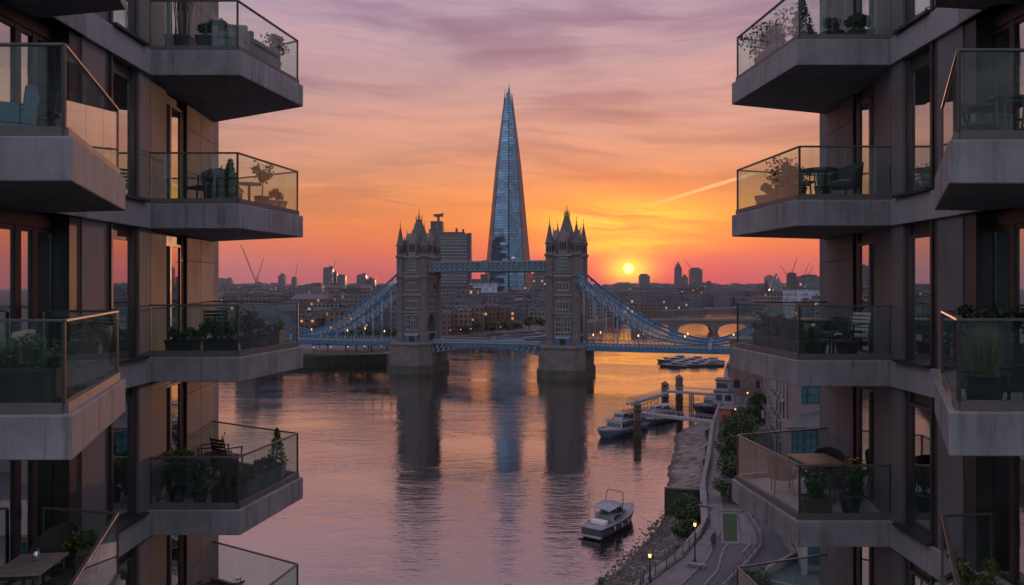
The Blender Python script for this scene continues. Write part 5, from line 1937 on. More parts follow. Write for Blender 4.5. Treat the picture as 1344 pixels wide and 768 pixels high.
KIND = [('facade_brick', 'low dark brick city block among the crowded rooftops beyond the river', 'brick city blocks'),
        ('facade_stone', 'low grey stone city block among the crowded rooftops beyond the river', 'stone city blocks'),
        ('facade_office', 'flat-roofed glass and concrete block among the crowded rooftops beyond the river', 'office city blocks')]
taken = [(o.location.x, o.location.y, 26) for o in bpy.data.objects if o.parent is None and o.get('category') in ('building', 'tower block', 'office building', 'skyscraper')]
n_city = 0
tries = 0
while n_city < 285 and tries < 14000:
    tries += 1
    v = 430 * (2000 / 430) ** CR.random()
    x = v * CR.uniform(-.42, .46)
    w, d = CR.uniform(11, 34), CR.uniform(10, 26)
    w *= .75 + v / 2600
    if not dry(x, v, max(w, d) * .75 + 8):
        continue
    if any(abs(x - a) < w * .5 + r * .6 and abs(v - b) < d * .5 + r * .7 for a, b, r in taken):
        continue
    taken.append((x, v, max(w, d) * .55))
    h = CR.uniform(8, 19) + (CR.random() ** 4) * 16
    h = min(h, 30.4 + (v - 700) * .006)
    m, lab, grp = KIND[CR.choices((0, 1, 2), (5, 4, 3))[0]]
    root = thing('city_block', lab, 'building', (x, v, 4.6), CR.uniform(-.5, .5), grp)
    mb = MB()
    mb.box(-w / 2, w / 2, -d / 2, d / 2, 0, h)
    mb.build('wall', M[m], root)
    mb = MB()
    k = CR.random()
    if k < .45:                                             # pitched
        mb.hexa([(-w / 2 - .3, -d / 2 - .3, h), (w / 2 + .3, -d / 2 - .3, h), (w / 2 + .3, d / 2 + .3, h), (-w / 2 - .3, d / 2 + .3, h)],
                [(-w / 2 + 2, -.2, h + d * .22), (w / 2 - 2, -.2, h + d * .22), (w / 2 - 2, .2, h + d * .22), (-w / 2 + 2, .2, h + d * .22)])
        for q in range(CR.randint(1, 4)):
            cx = CR.uniform(-.4, .4) * w
            mb.box(cx - .7, cx + .7, -1, 1, h + d * .12, h + d * .22 + CR.uniform(1, 2.4))
    else:
        mb.box(-w / 2 - .2, w / 2 + .2, -d / 2 - .2, d / 2 + .2, h, h + .6)
        for q in range(CR.randint(1, 4)):
            cx, cy, s1, s2 = CR.uniform(-.35, .35) * w, CR.uniform(-.3, .3) * d, CR.uniform(1, 5), CR.uniform(1, 4)
            mb.box(cx - s1, cx + s1, cy - s2, cy + s2, h + .61 + q * .003, h + CR.uniform(1.5, 4))
    mb.build('roof', M['roof_lead' if CR.random() < .6 else 'slate'], root)
    n_city += 1
# everything farther off reads as one mass of roofs
mb = MB()
for i in range(6200):
    v = 760 * (7600 / 760) ** CR.random()
    x = v * CR.uniform(-.55, .55)
    w, d = CR.uniform(8, 34) * (.6 + v / 2600), CR.uniform(8, 30) * (.6 + v / 4000)
    if not dry(x, v, max(w, d)):
        continue
    h = min(CR.uniform(7, 20) + (CR.random() ** 6) * 34, 24 + max(0, v - 1200) * .012) + max(0, (v - 3500) * .004)
    a = CR.uniform(-.4, .4)
    ca, sa = math.cos(a), math.sin(a)
    mb.prism([(x + ca * p - sa * q, v + sa * p + ca * q) for p, q in ((-w / 2, -d / 2), (w / 2, -d / 2), (w / 2, d / 2), (-w / 2, d / 2))], 4.5, 4.6 + h)
o = mb.build('distant_rooftops', M['facade_tower'])
o['kind'] = 'stuff'
mb = MB()
for i in range(1100):
    v = 900 * (6500 / 900) ** CR.random()
    x = v * CR.uniform(-.5, .5)
    if not dry(x, v, 14):
        continue
    r = CR.uniform(3, 7) * (1 + v / 5000)
    for k in range(26):
        dv = Vector((CR.gauss(0, 1), CR.gauss(0, .8), CR.gauss(0, .5))) * r * .55
        mb.leaf((x + dv.x, v + dv.y, 4.6 + r * .9 + dv.z), r * .5, CR)
o = mb.build('distant_treetops', M['tree_leaf'], fix=False)
o['kind'] = 'stuff'

# ------------------------------------------------------------------ the low arched bridge upstream
AB = thing('arched_bridge', 'low grey stone bridge with wide flat arches, farther up the river', 'bridge', (106, 585, 0), -0.10)
mb = MB()
spans = [(-6, 16.5), (20.5, 46.5), (50.5, 76.5), (80.5, 106.5)]
prof = [(-14, 8.7), (-14, 0)]
for a, b in spans:
    prof.append((a, 0))
    for i in range(1, 14):
        f = i / 14
        prof.append((a + (b - a) * f, 1.2 + 5.4 * math.sqrt(max(0, 1 - (2 * f - 1) ** 2))))
    prof.append((b, 0))
prof += [(124, 0), (124, 8.7)]
for sy in ((0, 12),):
    lo = [(x, 0, z) for x, z in prof]
    hi = [(x, 12, z) for x, z in prof]
    mb.hexa(lo, hi)
mb.build('arch_span', M['stone'], AB)
mb = MB()
mb.box(-14, 124, -.5, 12.5, 8.703, 9.1)
for y in (-.35, 12.1):
    mb.box(-14, 124, y, y + .25, 9.1, 10.0)
mb.build('deck', M['stone_trim'], AB)
for a in (18.5, 48.5, 78.5):
    mb = MB()
    mb.prism([(a - 2.2, -.6), (a, -3.6), (a + 2.2, -.6), (a + 2.2, 12.6), (a, 15.6), (a - 2.2, 12.6)], -1, 2.2)
    mb.build('pier', M['granite'], AB)
# ------------------------------------------------------------------ river walls, boats, pier
mat('stone_wet', (0.075, 0.065, 0.055), 0.7, 0.6, 0.9)
mat('timber_green', (0.030, 0.036, 0.020), 0.9, 0.4, 1.5, bump=0.6, bscale=4)
mat('timber', (0.10, 0.062, 0.045), 0.85, 0.35, 1.2, bump=0.5, bscale=5, stretch=(3, 3, .4))
mat('wall_cap', (0.16, 0.14, 0.14), 0.8, 0.2, 0.8)
mat('white_paint', (0.22, 0.22, 0.24), 0.45, 0.25, 1.2, streak=0.4)
mat('hull_blue', (0.05, 0.085, 0.15), 0.4, 0.2, 0.6)
mat('hull_dark', (0.030, 0.032, 0.042), 0.4, 0.2, 0.8)
mat('hull_maroon', (0.085, 0.022, 0.024), 0.45, 0.2, 0.8)
mat('boat_deck', (0.22, 0.20, 0.20), 0.7, 0.2, 1.0)
mat('boat_glass', (0.02, 0.024, 0.03), 0.08, 0.2, 1)
mat('canvas', (0.22, 0.22, 0.25), 0.85, 0.12, 1.5)
mat('steel', (0.16, 0.16, 0.17), 0.4, 0.15, 2, metal=0.5)
mat('pier_paint', (0.20, 0.20, 0.225), 0.5, 0.2, 1.2)
mat('hut_red', (0.24, 0.055, 0.04), 0.7, 0.2, 0.8)
mat('brick', (0.155, 0.092, 0.072), 0.9, 0.3, 0.8, bump=0.4, bscale=6)
mat('teal_glass', (0.03, 0.10, 0.125), 0.08, 0.35, 0.35)
mat('render_pink', (0.17, 0.132, 0.128), 0.8, 0.15, 0.4)
mat('render_pale', (0.235, 0.205, 0.198), 0.8, 0.12, 0.5, streak=0.15)
mat('iron', (0.016, 0.016, 0.018), 0.5, 0.2, 3)
mat('shirt_dark', (0.03, 0.032, 0.042), 0.9, 0.2, 3)
mat('shirt_red', (0.085, 0.03, 0.028), 0.9, 0.2, 3)
mat('skin', (0.36, 0.22, 0.16), 0.6, 0.1, 3)


def polywall(name, label, cat, pts, z0, z1, th, m, cap=None, ribs=0, group=None):
    r = thing(name, label, cat, (pts[0][0], pts[0][1], 0), world=True, group=group)
    mb = MB()
    for a, b in zip(pts, pts[1:]):
        mb.bar((*a, (z0 + z1) / 2), (*b, (z0 + z1) / 2), th, z1 - z0)
        if ribs:
            L = math.dist(a, b)
            for i in range(int(L / ribs)):
                f = (i + .5) / max(1, int(L / ribs))
                x, y = a[0] + (b[0] - a[0]) * f, a[1] + (b[1] - a[1]) * f
                mb.tube((x, y, z0), (x, y, z1 - .25), th * .62, th * .62, 6)
    mb.build('wall', M[m], r)
    if cap:
        mb = MB()
        for a, b in zip(pts, pts[1:]):
            mb.bar((*a, z1 + .10), (*b, z1 + .10), th + .35, .2)
        mb.build('coping', M[cap], r)
    return r


polywall('river_wall', 'dark ribbed timber river wall on the far left bank below the bridge', 'river wall', [(-118, 256), (-127.6, 325.6), (-92, 328.4), (-57, 341.2), (-50.5, 399)], -.8, 4.7, 1.0, 'timber_green', 'wall_cap', 2.2)
polywall('river_wall', 'grey stone river wall along the far bank between the bridge towers', 'river wall', [(-50.2, 400), (-40, 451.5), (16, 519.5), (72, 651.5), (92, 719.5), (150, 899)], -.8, 4.9, 1.0, 'embankment', 'wall_cap')
polywall('river_wall', 'stone river wall below the railing of the riverside walk', 'river wall', [(9.4, 66), (12.9, 76.6), (18.5, 84.6), (24.2, 95.6), (28.5, 113.7), (33.5, 130.1), (42.9, 163.1), (59.9, 215)], -.5, 5.05, .6, 'embankment', 'wall_cap')
polywall('river_wall', 'stone river wall under the right end of the bridge', 'river wall', [(60, 215.5), (75.9, 270), (97.9, 338), (129.8, 420), (191.5, 560)], -.5, 5.2, .8, 'embankment', 'wall_cap')

# timber breakwater with its platform
TB = thing('timber_breakwater', 'dark green timber breakwater standing between the two beaches', 'breakwater', (23.6, 116, 0), world=True)
mb = MB()
for i in range(26):
    f = i / 25
    x, y = 23.4 + 5.9 * f, 116.3 - 1.4 * f
    mb.box(x - .115, x + .115, y - .14 + .03 * (i % 3), y + .14, -.6, 4.05 + .12 * ((i * 7) % 5) / 4)
mb.build('plank', M['timber_green'], TB)
mb = MB()
mb.prism([(23.4, 116.46), (29.2, 115.1), (31.0, 119.5), (24.6, 121.0)], -.4, 3.6)
mb.build('fill', M['shingle'], TB)
mb = MB()
mb.bar((23.2, 116.1, 4.3), (29.6, 114.6, 4.3), .30, .22)
mb.build('waling', M['timber'], TB)


# stones strewn over the shingle and along the waterline
sr = random.Random(9)
mb = MB()
for i in range(3400):
    f, g = sr.random(), sr.random() ** 1.6
    wl = [gpt(*p, 0.0) for p in ((782, 757), (800, 736), (822, 714), (838, 698), (854, 684), (876, 667))]
    ll = [(11.0, 71), (13.2, 76.6), (18.8, 84.6), (24.5, 95.6), (27.6, 108), (29.4, 116)]
    k = min(4, int(f * 5))
    h = f * 5 - k
    A = Vector(wl[k]).lerp(Vector(wl[k + 1]), h)
    B = Vector(ll[k]).lerp(Vector(ll[k + 1]), h)
    q = A.lerp(B, g * .9 - .03)
    gg = max(0, g * .9 - .03)
    z = -0.22 + 1.82 * gg ** 1.25
    s_ = .10 + .26 * sr.random() ** 3
    a = sr.uniform(0, 6.28)
    lo = [(q.x + math.cos(a + j * 1.257) * s_ * sr.uniform(.7, 1.1), q.y + math.sin(a + j * 1.257) * s_ * sr.uniform(.7, 1.1), z - .1) for j in range(5)]
    hi = [(q.x + (x - q.x) * .6, q.y + (y - q.y) * .6, z + s_ * sr.uniform(.4, .8)) for x, y, _ in lo]
    mb.hexa(lo, hi)
bs = mb.build('beach_stones', M['stone_wet'])
bs['kind'] = 'stuff'


# railing along the riverside walk
def railing(name, label, pts, z, h=1.1, step=2.6, bars=.16, m='iron', group=None, cap='iron'):
    r = thing(name, label, 'railing', (pts[0][0], pts[0][1], z), world=True, group=group)
    rl, br = MB(), MB()
    cnt = 0
    for a, b in zip(pts, pts[1:]):
        a, b = Vector((*a, z)), Vector((*b, z))
        L = (b - a).length
        rl.bar(a + Vector((0, 0, h)), b + Vector((0, 0, h)), .07, .05)
        rl.bar(a + Vector((0, 0, .14)), b + Vector((0, 0, .14)), .04, .04)
        n = max(1, round(L / step))
        for i in range(n):
            p = a.lerp(b, i / n)
            if cnt < 95:
                mb = MB()
                mb.tube(p, p + Vector((0, 0, h + .12)), .055, .045, 6)
                mb.lathe([(.03, h + .12), (.07, h + .17), (.02, h + .24)], 6, tuple(p))
                mb.build('post', M[m], r)
                cnt += 1
        if bars:
            n = int(L / bars)
            for i in range(n):
                p = a.lerp(b, (i + .5) / n)
                br.bar(p + Vector((0, 0, .14)), p + Vector((0, 0, h)), .018)
    rl.build('rail', M[cap], r)
    if bars:
        br.build('infill', M[m], r)
    return r


railing('railing', 'black iron railing with upright bars along the curving riverside walk', [(9.9, 66.2), (13.2, 76.5), (16.3, 80.4), (18.9, 84.4), (22.3, 89.6), (24.6, 95.4), (26.8, 104), (28.9, 113.6), (33.9, 130)], 5.25, 1.1, 2.0, .2)
railing('railing', 'pale straight railing of the riverside walk beside the upper beach', [(34, 130.5), (43.3, 163), (60, 214)], 5.25, 1.1, 3, 0, 'steel')
RW = [(30.6, 112), (27.9, 101.8), (28.2, 96), (28.0, 91), (26.4, 86.2), (23.4, 81.6), (18.0, 73.6), (14.2, 66)]
railing('railing', 'pale handrail along the low wall between lawn and sloping road', [(31.2, 103), (30.6, 97), (30.0, 92), (28.6, 87.4), (25.4, 82.2), (21.5, 76.4), (17.4, 70)], 5.55, .75, 2.2, 0, 'steel')
polywall('retaining_wall', 'low grey wall carrying a handrail beside the sloping road', 'low wall', [(31.2, 103), (30.6, 97), (30.0, 92), (28.6, 87.4), (25.4, 82.2), (21.5, 76.4), (17.4, 70)], 4.9, 5.55, .25, 'wall_cap')
polywall('retaining_wall', 'pale kinked retaining wall at the foot of the right block, beside the sunken bed', 'low wall', [(34.0, 100.5), (32.4, 92), (31.0, 83.5), (26.6, 79.2), (24.8, 76), (29.5, 72.8), (33, 70.5)], 4.9, 5.9, .28, 'wall_cap')
polywall('retaining_wall', 'short low wall across the head of the lawn', 'low wall', [(27.6, 101.2), (30.6, 101.2)], 4.9, 5.4, .3, 'wall_cap')
railing('railing', 'low black railing by the water at the bottom of the view', [(5.6, 73.5), (7.6, 77.2), (9.2, 79.6)], 3.2, 1.0, .9, .15)
mb = MB()
WP = thing('mooring_post', 'thick weathered timber post at the edge of the shingle beach', 'post', (9.35, 80, 0))
mb.lathe([(.34, -.5), (.34, 4.1), (.30, 4.3), (.22, 4.45)], 10)
mb.build('shaft', M['timber_green'], WP)
WP2 = thing('mooring_post', 'short dark timber post at the end of the low railing by the water', 'post', (5.5, 73.2, 0))
mb = MB()
mb.lathe([(.24, -.5), (.24, 4.3), (.18, 4.5)], 10)
mb.build('shaft', M['timber_green'], WP2)
WW = thing('timber_wall', 'dark timber wall behind the low railing at the water edge', 'timber wall', (7.4, 76, 0), world=True)
mb = MB()
for a, b in (((5.5, 73.4), (7.6, 77.1)), ((7.6, 77.1), (9.3, 79.8))):
    mb.bar((*a, 1.3), (*b, 1.3), .25, 3.8)
mb.build('planking', M['timber_green'], WW)
mb = MB()
mb.prism([(9.3, 79.9), (7.6, 77.2), (5.5, 73.5), (8.6, 66), (13.2, 76.6)], -.5, 3.0)
mb.build('fill', M['shingle'], WW)


def street_lamp(x, y, z, h, label, light=18, head='lantern'):
    r = thing('street_lamp', label, 'street lamp', (x, y, z))
    mb = MB()
    mb.lathe([(.22, 0), (.22, .3), (.13, .5), (.09, .9), (.065, h - .65), (.05, h - .55), (.12, h - .5), (.12, h - .46)], 10)
    mb.build('post', M['iron'], r)
    mb = MB()
    mb.lathe([(.11, h - .45), (.17, h - .06), (.02, h - .05)], 8)
    g = mb.build('lantern', M['lamp_glow'], r)
    mb = MB()
    mb.lathe([(.22, h - .045), (.16, h + .06), (.04, h + .16), (.02, h + .26)], 8)
    mb.build('cap', M['iron'], r)
    if light:
        l = bpy.data.lights.new('street_lamp_light', 'POINT')
        l.energy = light
        l.color = (1, .55, .22)
        l.shadow_soft_size = .15
        lo = bpy.data.objects.new('street_lamp_light', l)
        COL.objects.link(lo)
        lo.parent = r
        lo.location = (0, 0, h + .5)
    return r


lx = gpt(912, 740, 5.02)
street_lamp(lx[0], lx[1], 5.02, 4.5, 'black iron lamp post with a lit lantern where the walk bends')
street_lamp(14.0, 77.4, 5.02, 2.9, 'lit black lamp post by the railing above the shingle beach')
street_lamp(46.4, 158.5, 5.02, 4.6, 'lit street lamp on the plaza beside the red hut')
street_lamp(50.4, 160, 5.02, 3.6, 'lit street lamp in front of the small street tree')
street_lamp(57.5, 186, 5.02, 4.2, 'small lit street lamp before the brick building')


# ---- trees, hedges
def tree(x, y, z, h, r, label, n=2600, ls=.30, group=None, seed=0, name='tree', trunk=True, leaf='tree_leaf', cat='tree'):
    rnd = random.Random(seed + 77)
    root = thing(name, label, cat, (x, y, z), rnd.uniform(0, 6), group)
    mb = MB()
    if trunk:
        mb.tube((0, 0, -.2), (.1, 0, h * .4), h * .028, h * .02, 8)
        for i in range(7):
            a = i * 2.4
            mb.tube((.1, 0, h * rnd.uniform(.28, .42)), (math.cos(a) * r * .6, math.sin(a) * r * .6, h * rnd.uniform(.6, .9)), h * .012, h * .004, 6)
        mb.build('trunk', M['bark'], root)
    mb = MB()
    lumps = []
    for i in range(16):
        a = i * 2.4
        rr = r * math.sqrt((i + .5) / 16) * .75
        lumps.append((Vector((math.cos(a) * rr, math.sin(a) * rr, h * (.62 if trunk else .5) + rnd.uniform(-.24, .28) * h * (1 - rr / r * .4))), r * rnd.uniform(.26, .46)))
    for i in range(n):
        c, lr = rnd.choice(lumps)
        d = Vector((rnd.gauss(0, 1), rnd.gauss(0, 1), rnd.gauss(0, .85))).normalized() * lr * rnd.uniform(.55, 1.1)
        p = c + d
        if p.z > .1:
            mb.leaf(p, ls, rnd, 1.5)
    mb.build('crown', M[leaf], root, fix=False)
    return root


tree(39.5, 133, 5, 7.8, 3.4, 'broad dark tree beside the walk, just left of the right block', 3800, .30, seed=1)
tree(36.0, 122.5, 5, 6.6, 3.0, 'dark tree at the near end of the row beside the walk', 3400, .28, seed=2)
tree(43.5, 144, 5, 7.2, 3.0, 'dark tree at the far end of the row beside the walk', 2800, .30, seed=3)
tree(54.4, 168, 5, 6.4, 2.7, 'small street tree in front of the brick building', 2200, .32, seed=4)
tree(24.3, 104.2, 1.2, 5.8, 2.7, 'large ivy-covered bush at the foot of the river wall, behind the lit lamp', 3600, .24, seed=5, name='bush', trunk=False, cat='bush')
tree(22.6, 98.5, 1.2, 4.4, 1.8, 'lower bush sloping down to the shingle in front of the ivy-covered bush', 2400, .22, seed=6, name='bush', trunk=False, cat='bush')
tree(25.6, 109.5, 1.2, 4.6, 1.7, 'bush squeezed between timber breakwater and ivy-covered bush', 1800, .22, seed=7, name='bush', trunk=False, cat='bush')
for i, (x, y, h, lab) in enumerate([(38.6, 147, 2.4, 'low shrub on the river wall, middle of the upper beach'), (41.4, 159, 3.0, 'shrub on the river wall under the long gangway'), (35.0, 135.5, 2.4, 'low shrub on the river wall at the near end of the upper beach'), (37.0, 141, 1.9, 'smallest shrub clinging to the river wall by the upper beach')]):
    tree(x, y, 1.8, h + 1.2, 1.3, lab, 700, .24, seed=20 + i, name='bush', trunk=False, cat='bush')
tree(24.2, 76.0, 5, 1.5, 1.6, 'low planting with dark leaves inside the kinked wall by the right block', 1500, .18, seed=31, name='bush', trunk=False, cat='bush')
tree(20.4, 70.5, 5, 1.6, 1.7, 'low dark shrubs beside the handrail at the bottom of the view', 1500, .18, seed=32, name='bush', trunk=False, cat='bush')
tree(32.2, 82, 5, 1.6, 1.0, 'small dark shrub against the terrace of the white-columned building', 700, .16, seed=33, name='bush', trunk=False, cat='bush')
tree(30.6, 106.5, 5, 3.4, 2.2, 'dark planting between the row of trees and the lawn', 2200, .24, seed=34, name='bush', trunk=False, cat='bush')
tree(33.6, 114.5, 5, 5.6, 2.6, 'dense dark bush at the near foot of the tree row', 2600, .28, seed=35, name='bush', trunk=False, cat='bush')
tree(47.8, 152.5, 5, 6.2, 2.6, 'tree behind the row of dark trees, towards the plaza', 2000, .30, seed=36)
LT = [(-72, 352, 11), (-79, 362, 9), (-66, 358, 12.5), (-86, 356, 9.5), (-60, 366, 12), (-94, 362, 8), (-70, 372, 11), (-55, 378, 11)]
TL = ['left bank tree standing nearest the left stone tower', 'left bank tree in the front row behind the hangers', 'tallest tree of the left bank group', 'left bank tree above the promenade lights', 'tall left bank tree touching the left stone tower', 'outermost low tree of the left bank group', 'left bank tree in the back row', 'right-hand tree of the left bank group, behind the tower']
for i, ((x, y, h), lab) in enumerate(zip(LT, TL)):
    tree(x, y, 4.6, h, h * .45, lab, 900, .75, 'trees on the left bank', seed=40 + i)
for i in range(11):
    f = i / 10
    tree(-30 + 84 * f, 468 + 128 * f ** 1.2, 4.6, 7 + (i * 3 % 4), 4.2, 'quay tree on the far bank, seen between the bridge towers', 320, 1.0, 'quay trees between the towers', seed=60 + i)


# ---- boats
def hull(mb, L, B, H, bow=.32, n=18, sheer=.5, mi=0, stern=.78, deck_mi=1, draft=.5):
    """pointed bow at +y, flat stern at -y"""
    rings = []
    for i in range(n + 1):
        f = i / n
        y = -L / 2 + L * f
        w = B / 2 * (stern + (1 - stern) * min(1, f / .35)) if f < .35 else B / 2 * (1 if f < 1 - bow else math.sqrt(max(0, 1 - ((f - 1 + bow) / bow) ** 2)))
        w = max(w, .03)
        top = H + sheer * max(0, (f - .45) / .55) ** 2
        rake = .10 * L * max(0, (f - .8) / .2) ** 1.5
        rings.append([(-w, y + rake, top), (-w * .94, y + rake * .6, top * .45), (-w * .62, y, -draft), (w * .62, y, -draft), (w * .94, y + rake * .6, top * .45), (w, y + rake, top)])
    vs = [p for r in rings for p in r]
    fs = []
    for i in range(n):
        for j in range(5):
            fs.append((i * 6 + j, i * 6 + j + 1, (i + 1) * 6 + j + 1, (i + 1) * 6 + j))
    fs.append((0, 1, 2, 3, 4, 5))
    fs.append(tuple(n * 6 + j for j in range(6))[::-1])
    mb.add(vs, fs, mi, False)
    mb.add([p for r in rings for p in (r[0], r[5])], [(i * 2, i * 2 + 1, i * 2 + 3, i * 2 + 2) for i in range(n)], deck_mi)
    return rings


def cabin_cruiser(x, y, rot, label):
    r = thing('motor_cruiser', label, 'boat', (x, y, 0), rot)
    L, B = 10.0, 3.5
    mb = MB()
    rg = hull(mb, L, B, 1.25, .42, 22, .55)
    h = mb.build('hull', [M['hull_dark'], M['boat_deck']], r)
    mb = MB()
    for a, b in zip(rg, rg[1:]):
        for k in (0, 5):
            mb.bar(a[k], b[k], .12, .10)
    mb.bar(rg[0][0], rg[0][5], .12, .10)
    mb.build('gunwale', M['white_paint'], h)
    mb = MB()                                               # coach roof and wheelhouse
    mb.hexa([(-1.25, .3, 1.28), (1.25, .3, 1.28), (.85, 3.3, 1.45), (-.85, 3.3, 1.45)], [(-1.1, .3, 2.0), (1.1, .3, 2.0), (.6, 3.0, 1.95), (-.6, 3.0, 1.95)], 0)
    mb.hexa([(-1.3, -1.7, 1.28), (1.3, -1.7, 1.28), (1.25, 1.2, 1.28), (-1.25, 1.2, 1.28)], [(-1.22, -1.7, 2.1), (1.22, -1.7, 2.1), (1.12, 1.1, 2.1), (-1.12, 1.1, 2.1)], 0)
    cb = mb.build('cabin', [M['white_paint']], r, bevel=.04)
    for s_ in (-1, 1):
        for k, (y0, y1) in enumerate(((-1.4, -.55), (-.4, .4))):
            mb = MB()
            mb.hexa([(s_ * 1.25, y0, 1.5), (s_ * 1.27, y0, 1.5), (s_ * 1.27, y1, 1.5), (s_ * 1.25, y1, 1.5)], [(s_ * 1.2, y0, 1.95), (s_ * 1.25, y0, 1.95), (s_ * 1.25, y1, 1.95), (s_ * 1.2, y1, 1.95)])
            mb.build('window', M['boat_glass'], cb)
        mb = MB()
        mb.hexa([(s_ * 1.02, 1.0, 1.6), (s_ * 1.18, 1.0, 1.6), (s_ * .92, 2.3, 1.62), (s_ * .8, 2.3, 1.62)], [(s_ * .98, 1.0, 1.85), (s_ * 1.14, 1.0, 1.85), (s_ * .86, 2.3, 1.84), (s_ * .76, 2.3, 1.84)])
        mb.build('window', M['boat_glass'], cb)
    mb = MB()
    mb.hexa([(-1.2, 1.0, 2.12), (1.2, 1.0, 2.12), (1.2, 1.08, 2.12), (-1.2, 1.08, 2.12)], [(-1.1, .55, 2.95), (1.1, .55, 2.95), (1.1, .62, 2.95), (-1.1, .62, 2.95)])
    for s_ in (-1, 1):
        mb.hexa([(s_ * 1.17, -.4, 2.12), (s_ * 1.2, -.4, 2.12), (s_ * 1.2, 1.0, 2.12), (s_ * 1.17, 1.0, 2.12)], [(s_ * 1.08, -.4, 2.95), (s_ * 1.1, -.4, 2.95), (s_ * 1.1, .58, 2.95), (s_ * 1.08, .58, 2.95)])
    mb.build('windscreen', M['boat_glass'], r)
    mb = MB()                                               # canvas canopy on poles
    N = 8
    vs = []
    for i in range(N + 1):
        f = i / N
        xx = -1.45 + 2.9 * f
        zz = 3.02 + .22 * math.sin(f * math.pi)
        vs += [(xx, -3.0, zz - .05), (xx, .75, zz + .04)]
    up = [(a, b, c + .05) for a, b, c in vs]
    o = len(vs)
    fs = [(i * 2, i * 2 + 2, i * 2 + 3, i * 2 + 1) for i in range(N)] + [(o + i * 2, o + i * 2 + 1, o + i * 2 + 3, o + i * 2 + 2) for i in range(N)]
    fs += [(i * 2, o + i * 2, o + i * 2 + 2, i * 2 + 2) for i in range(N)] + [(i * 2 + 1, i * 2 + 3, o + i * 2 + 3, o + i * 2 + 1) for i in range(N)] + [(0, 1, o + 1, o), (2 * N, o + 2 * N, o + 2 * N + 1, 2 * N + 1)]
    mb.add(vs + up, fs, 0, True)
    cn = mb.build('canopy', M['canvas'], r)
    for s_ in (-1, 1):
        for yy in (-2.9, -1.2):
            mb = MB()
            mb.tube((s_ * 1.42, yy, 1.3), (s_ * 1.42, yy, 3.0), .03, .03, 6)
            mb.build('pole', M['steel'], cn)
    mb = MB()
    mb.box(-1.0, 1.0, -3.3, -2.5, 1.27, 1.75, 0)
    mb.build('bench', M['white_fabric'], r, bevel=.05)
    mb = MB()
    mb.path([(-1.25, .9, 2.0), (-1.15, 1.3, 4.3), (-.9, 1.35, 4.5), (.9, 1.35, 4.5), (1.15, 1.3, 4.3), (1.25, .9, 2.0)], .07, 6)
    mb.tube((-.9, 1.35, 4.5), (-.9, 1.35, 5.0), .02, .02, 5)
    mb.build('radar_arch', M['steel'], r)
    mb = MB()
    for s_, k in ((-1, 0), (1, 5)):
        pts = [Vector(rg[i][k]) + Vector((-s_ * .12, 0, .62)) for i in range(9, 22, 2)]
        mb.path(pts, .022, 5)
        for i, p in enumerate(pts):
            mb.tube(p - Vector((0, 0, .62)), p, .018, .018, 5)
    mb.build('guard_rail', M['steel'], r)
    mb = MB()
    mb.box(-1.5, 1.5, -5.55, -4.98, .25, .36)
    mb.build('swim_platform', M['boat_deck'], r)
    mb = MB()
    pts = [Vector((.9, 4.2, 1.5)).lerp(Vector((5.6, 3.4, .55)), i / 8) - Vector((0, 0, .5 * math.sin(i / 8 * math.pi))) for i in range(9)]
    mb.path(pts, .028, 5)
    mb.build('mooring_rope', M['pier_paint'], r)
    for q in ((-.5, -1.2), (.45, -.6)):
        mb = MB()
        mb.lathe([(.02, 2.1), (.05, 2.12), (.03, 2.3), (.12, 2.34), (.02, 2.4)], 8, (q[0], q[1], 0))
        mb.tube((q[0], q[1], 3.2), (q[0] * 1.5, q[1], 4.6), .012, .008, 5)
        mb.build('aerial', M['steel'], r)
    for i in range(3):
        mb = MB()
        q = rg[6 + i * 4][5]
        mb.lathe([(.05, .0), (.14, .1), (.14, .5), (.05, .6)], 8, (q[0] + .14, q[1], .5))
        mb.build('fender', M['white_paint'], r)
    return r


a0, b0 = Vector((11.3, 106.4)), Vector((17.2, 114.8))
CC = cabin_cruiser(*((a0 + b0) / 2), -math.atan2(b0.x - a0.x, b0.y - a0.y), 'white cabin cruiser with dark hull, canvas canopy and radar arch beside the beach')
CC.scale = (1.16, 1.14, 1.12)


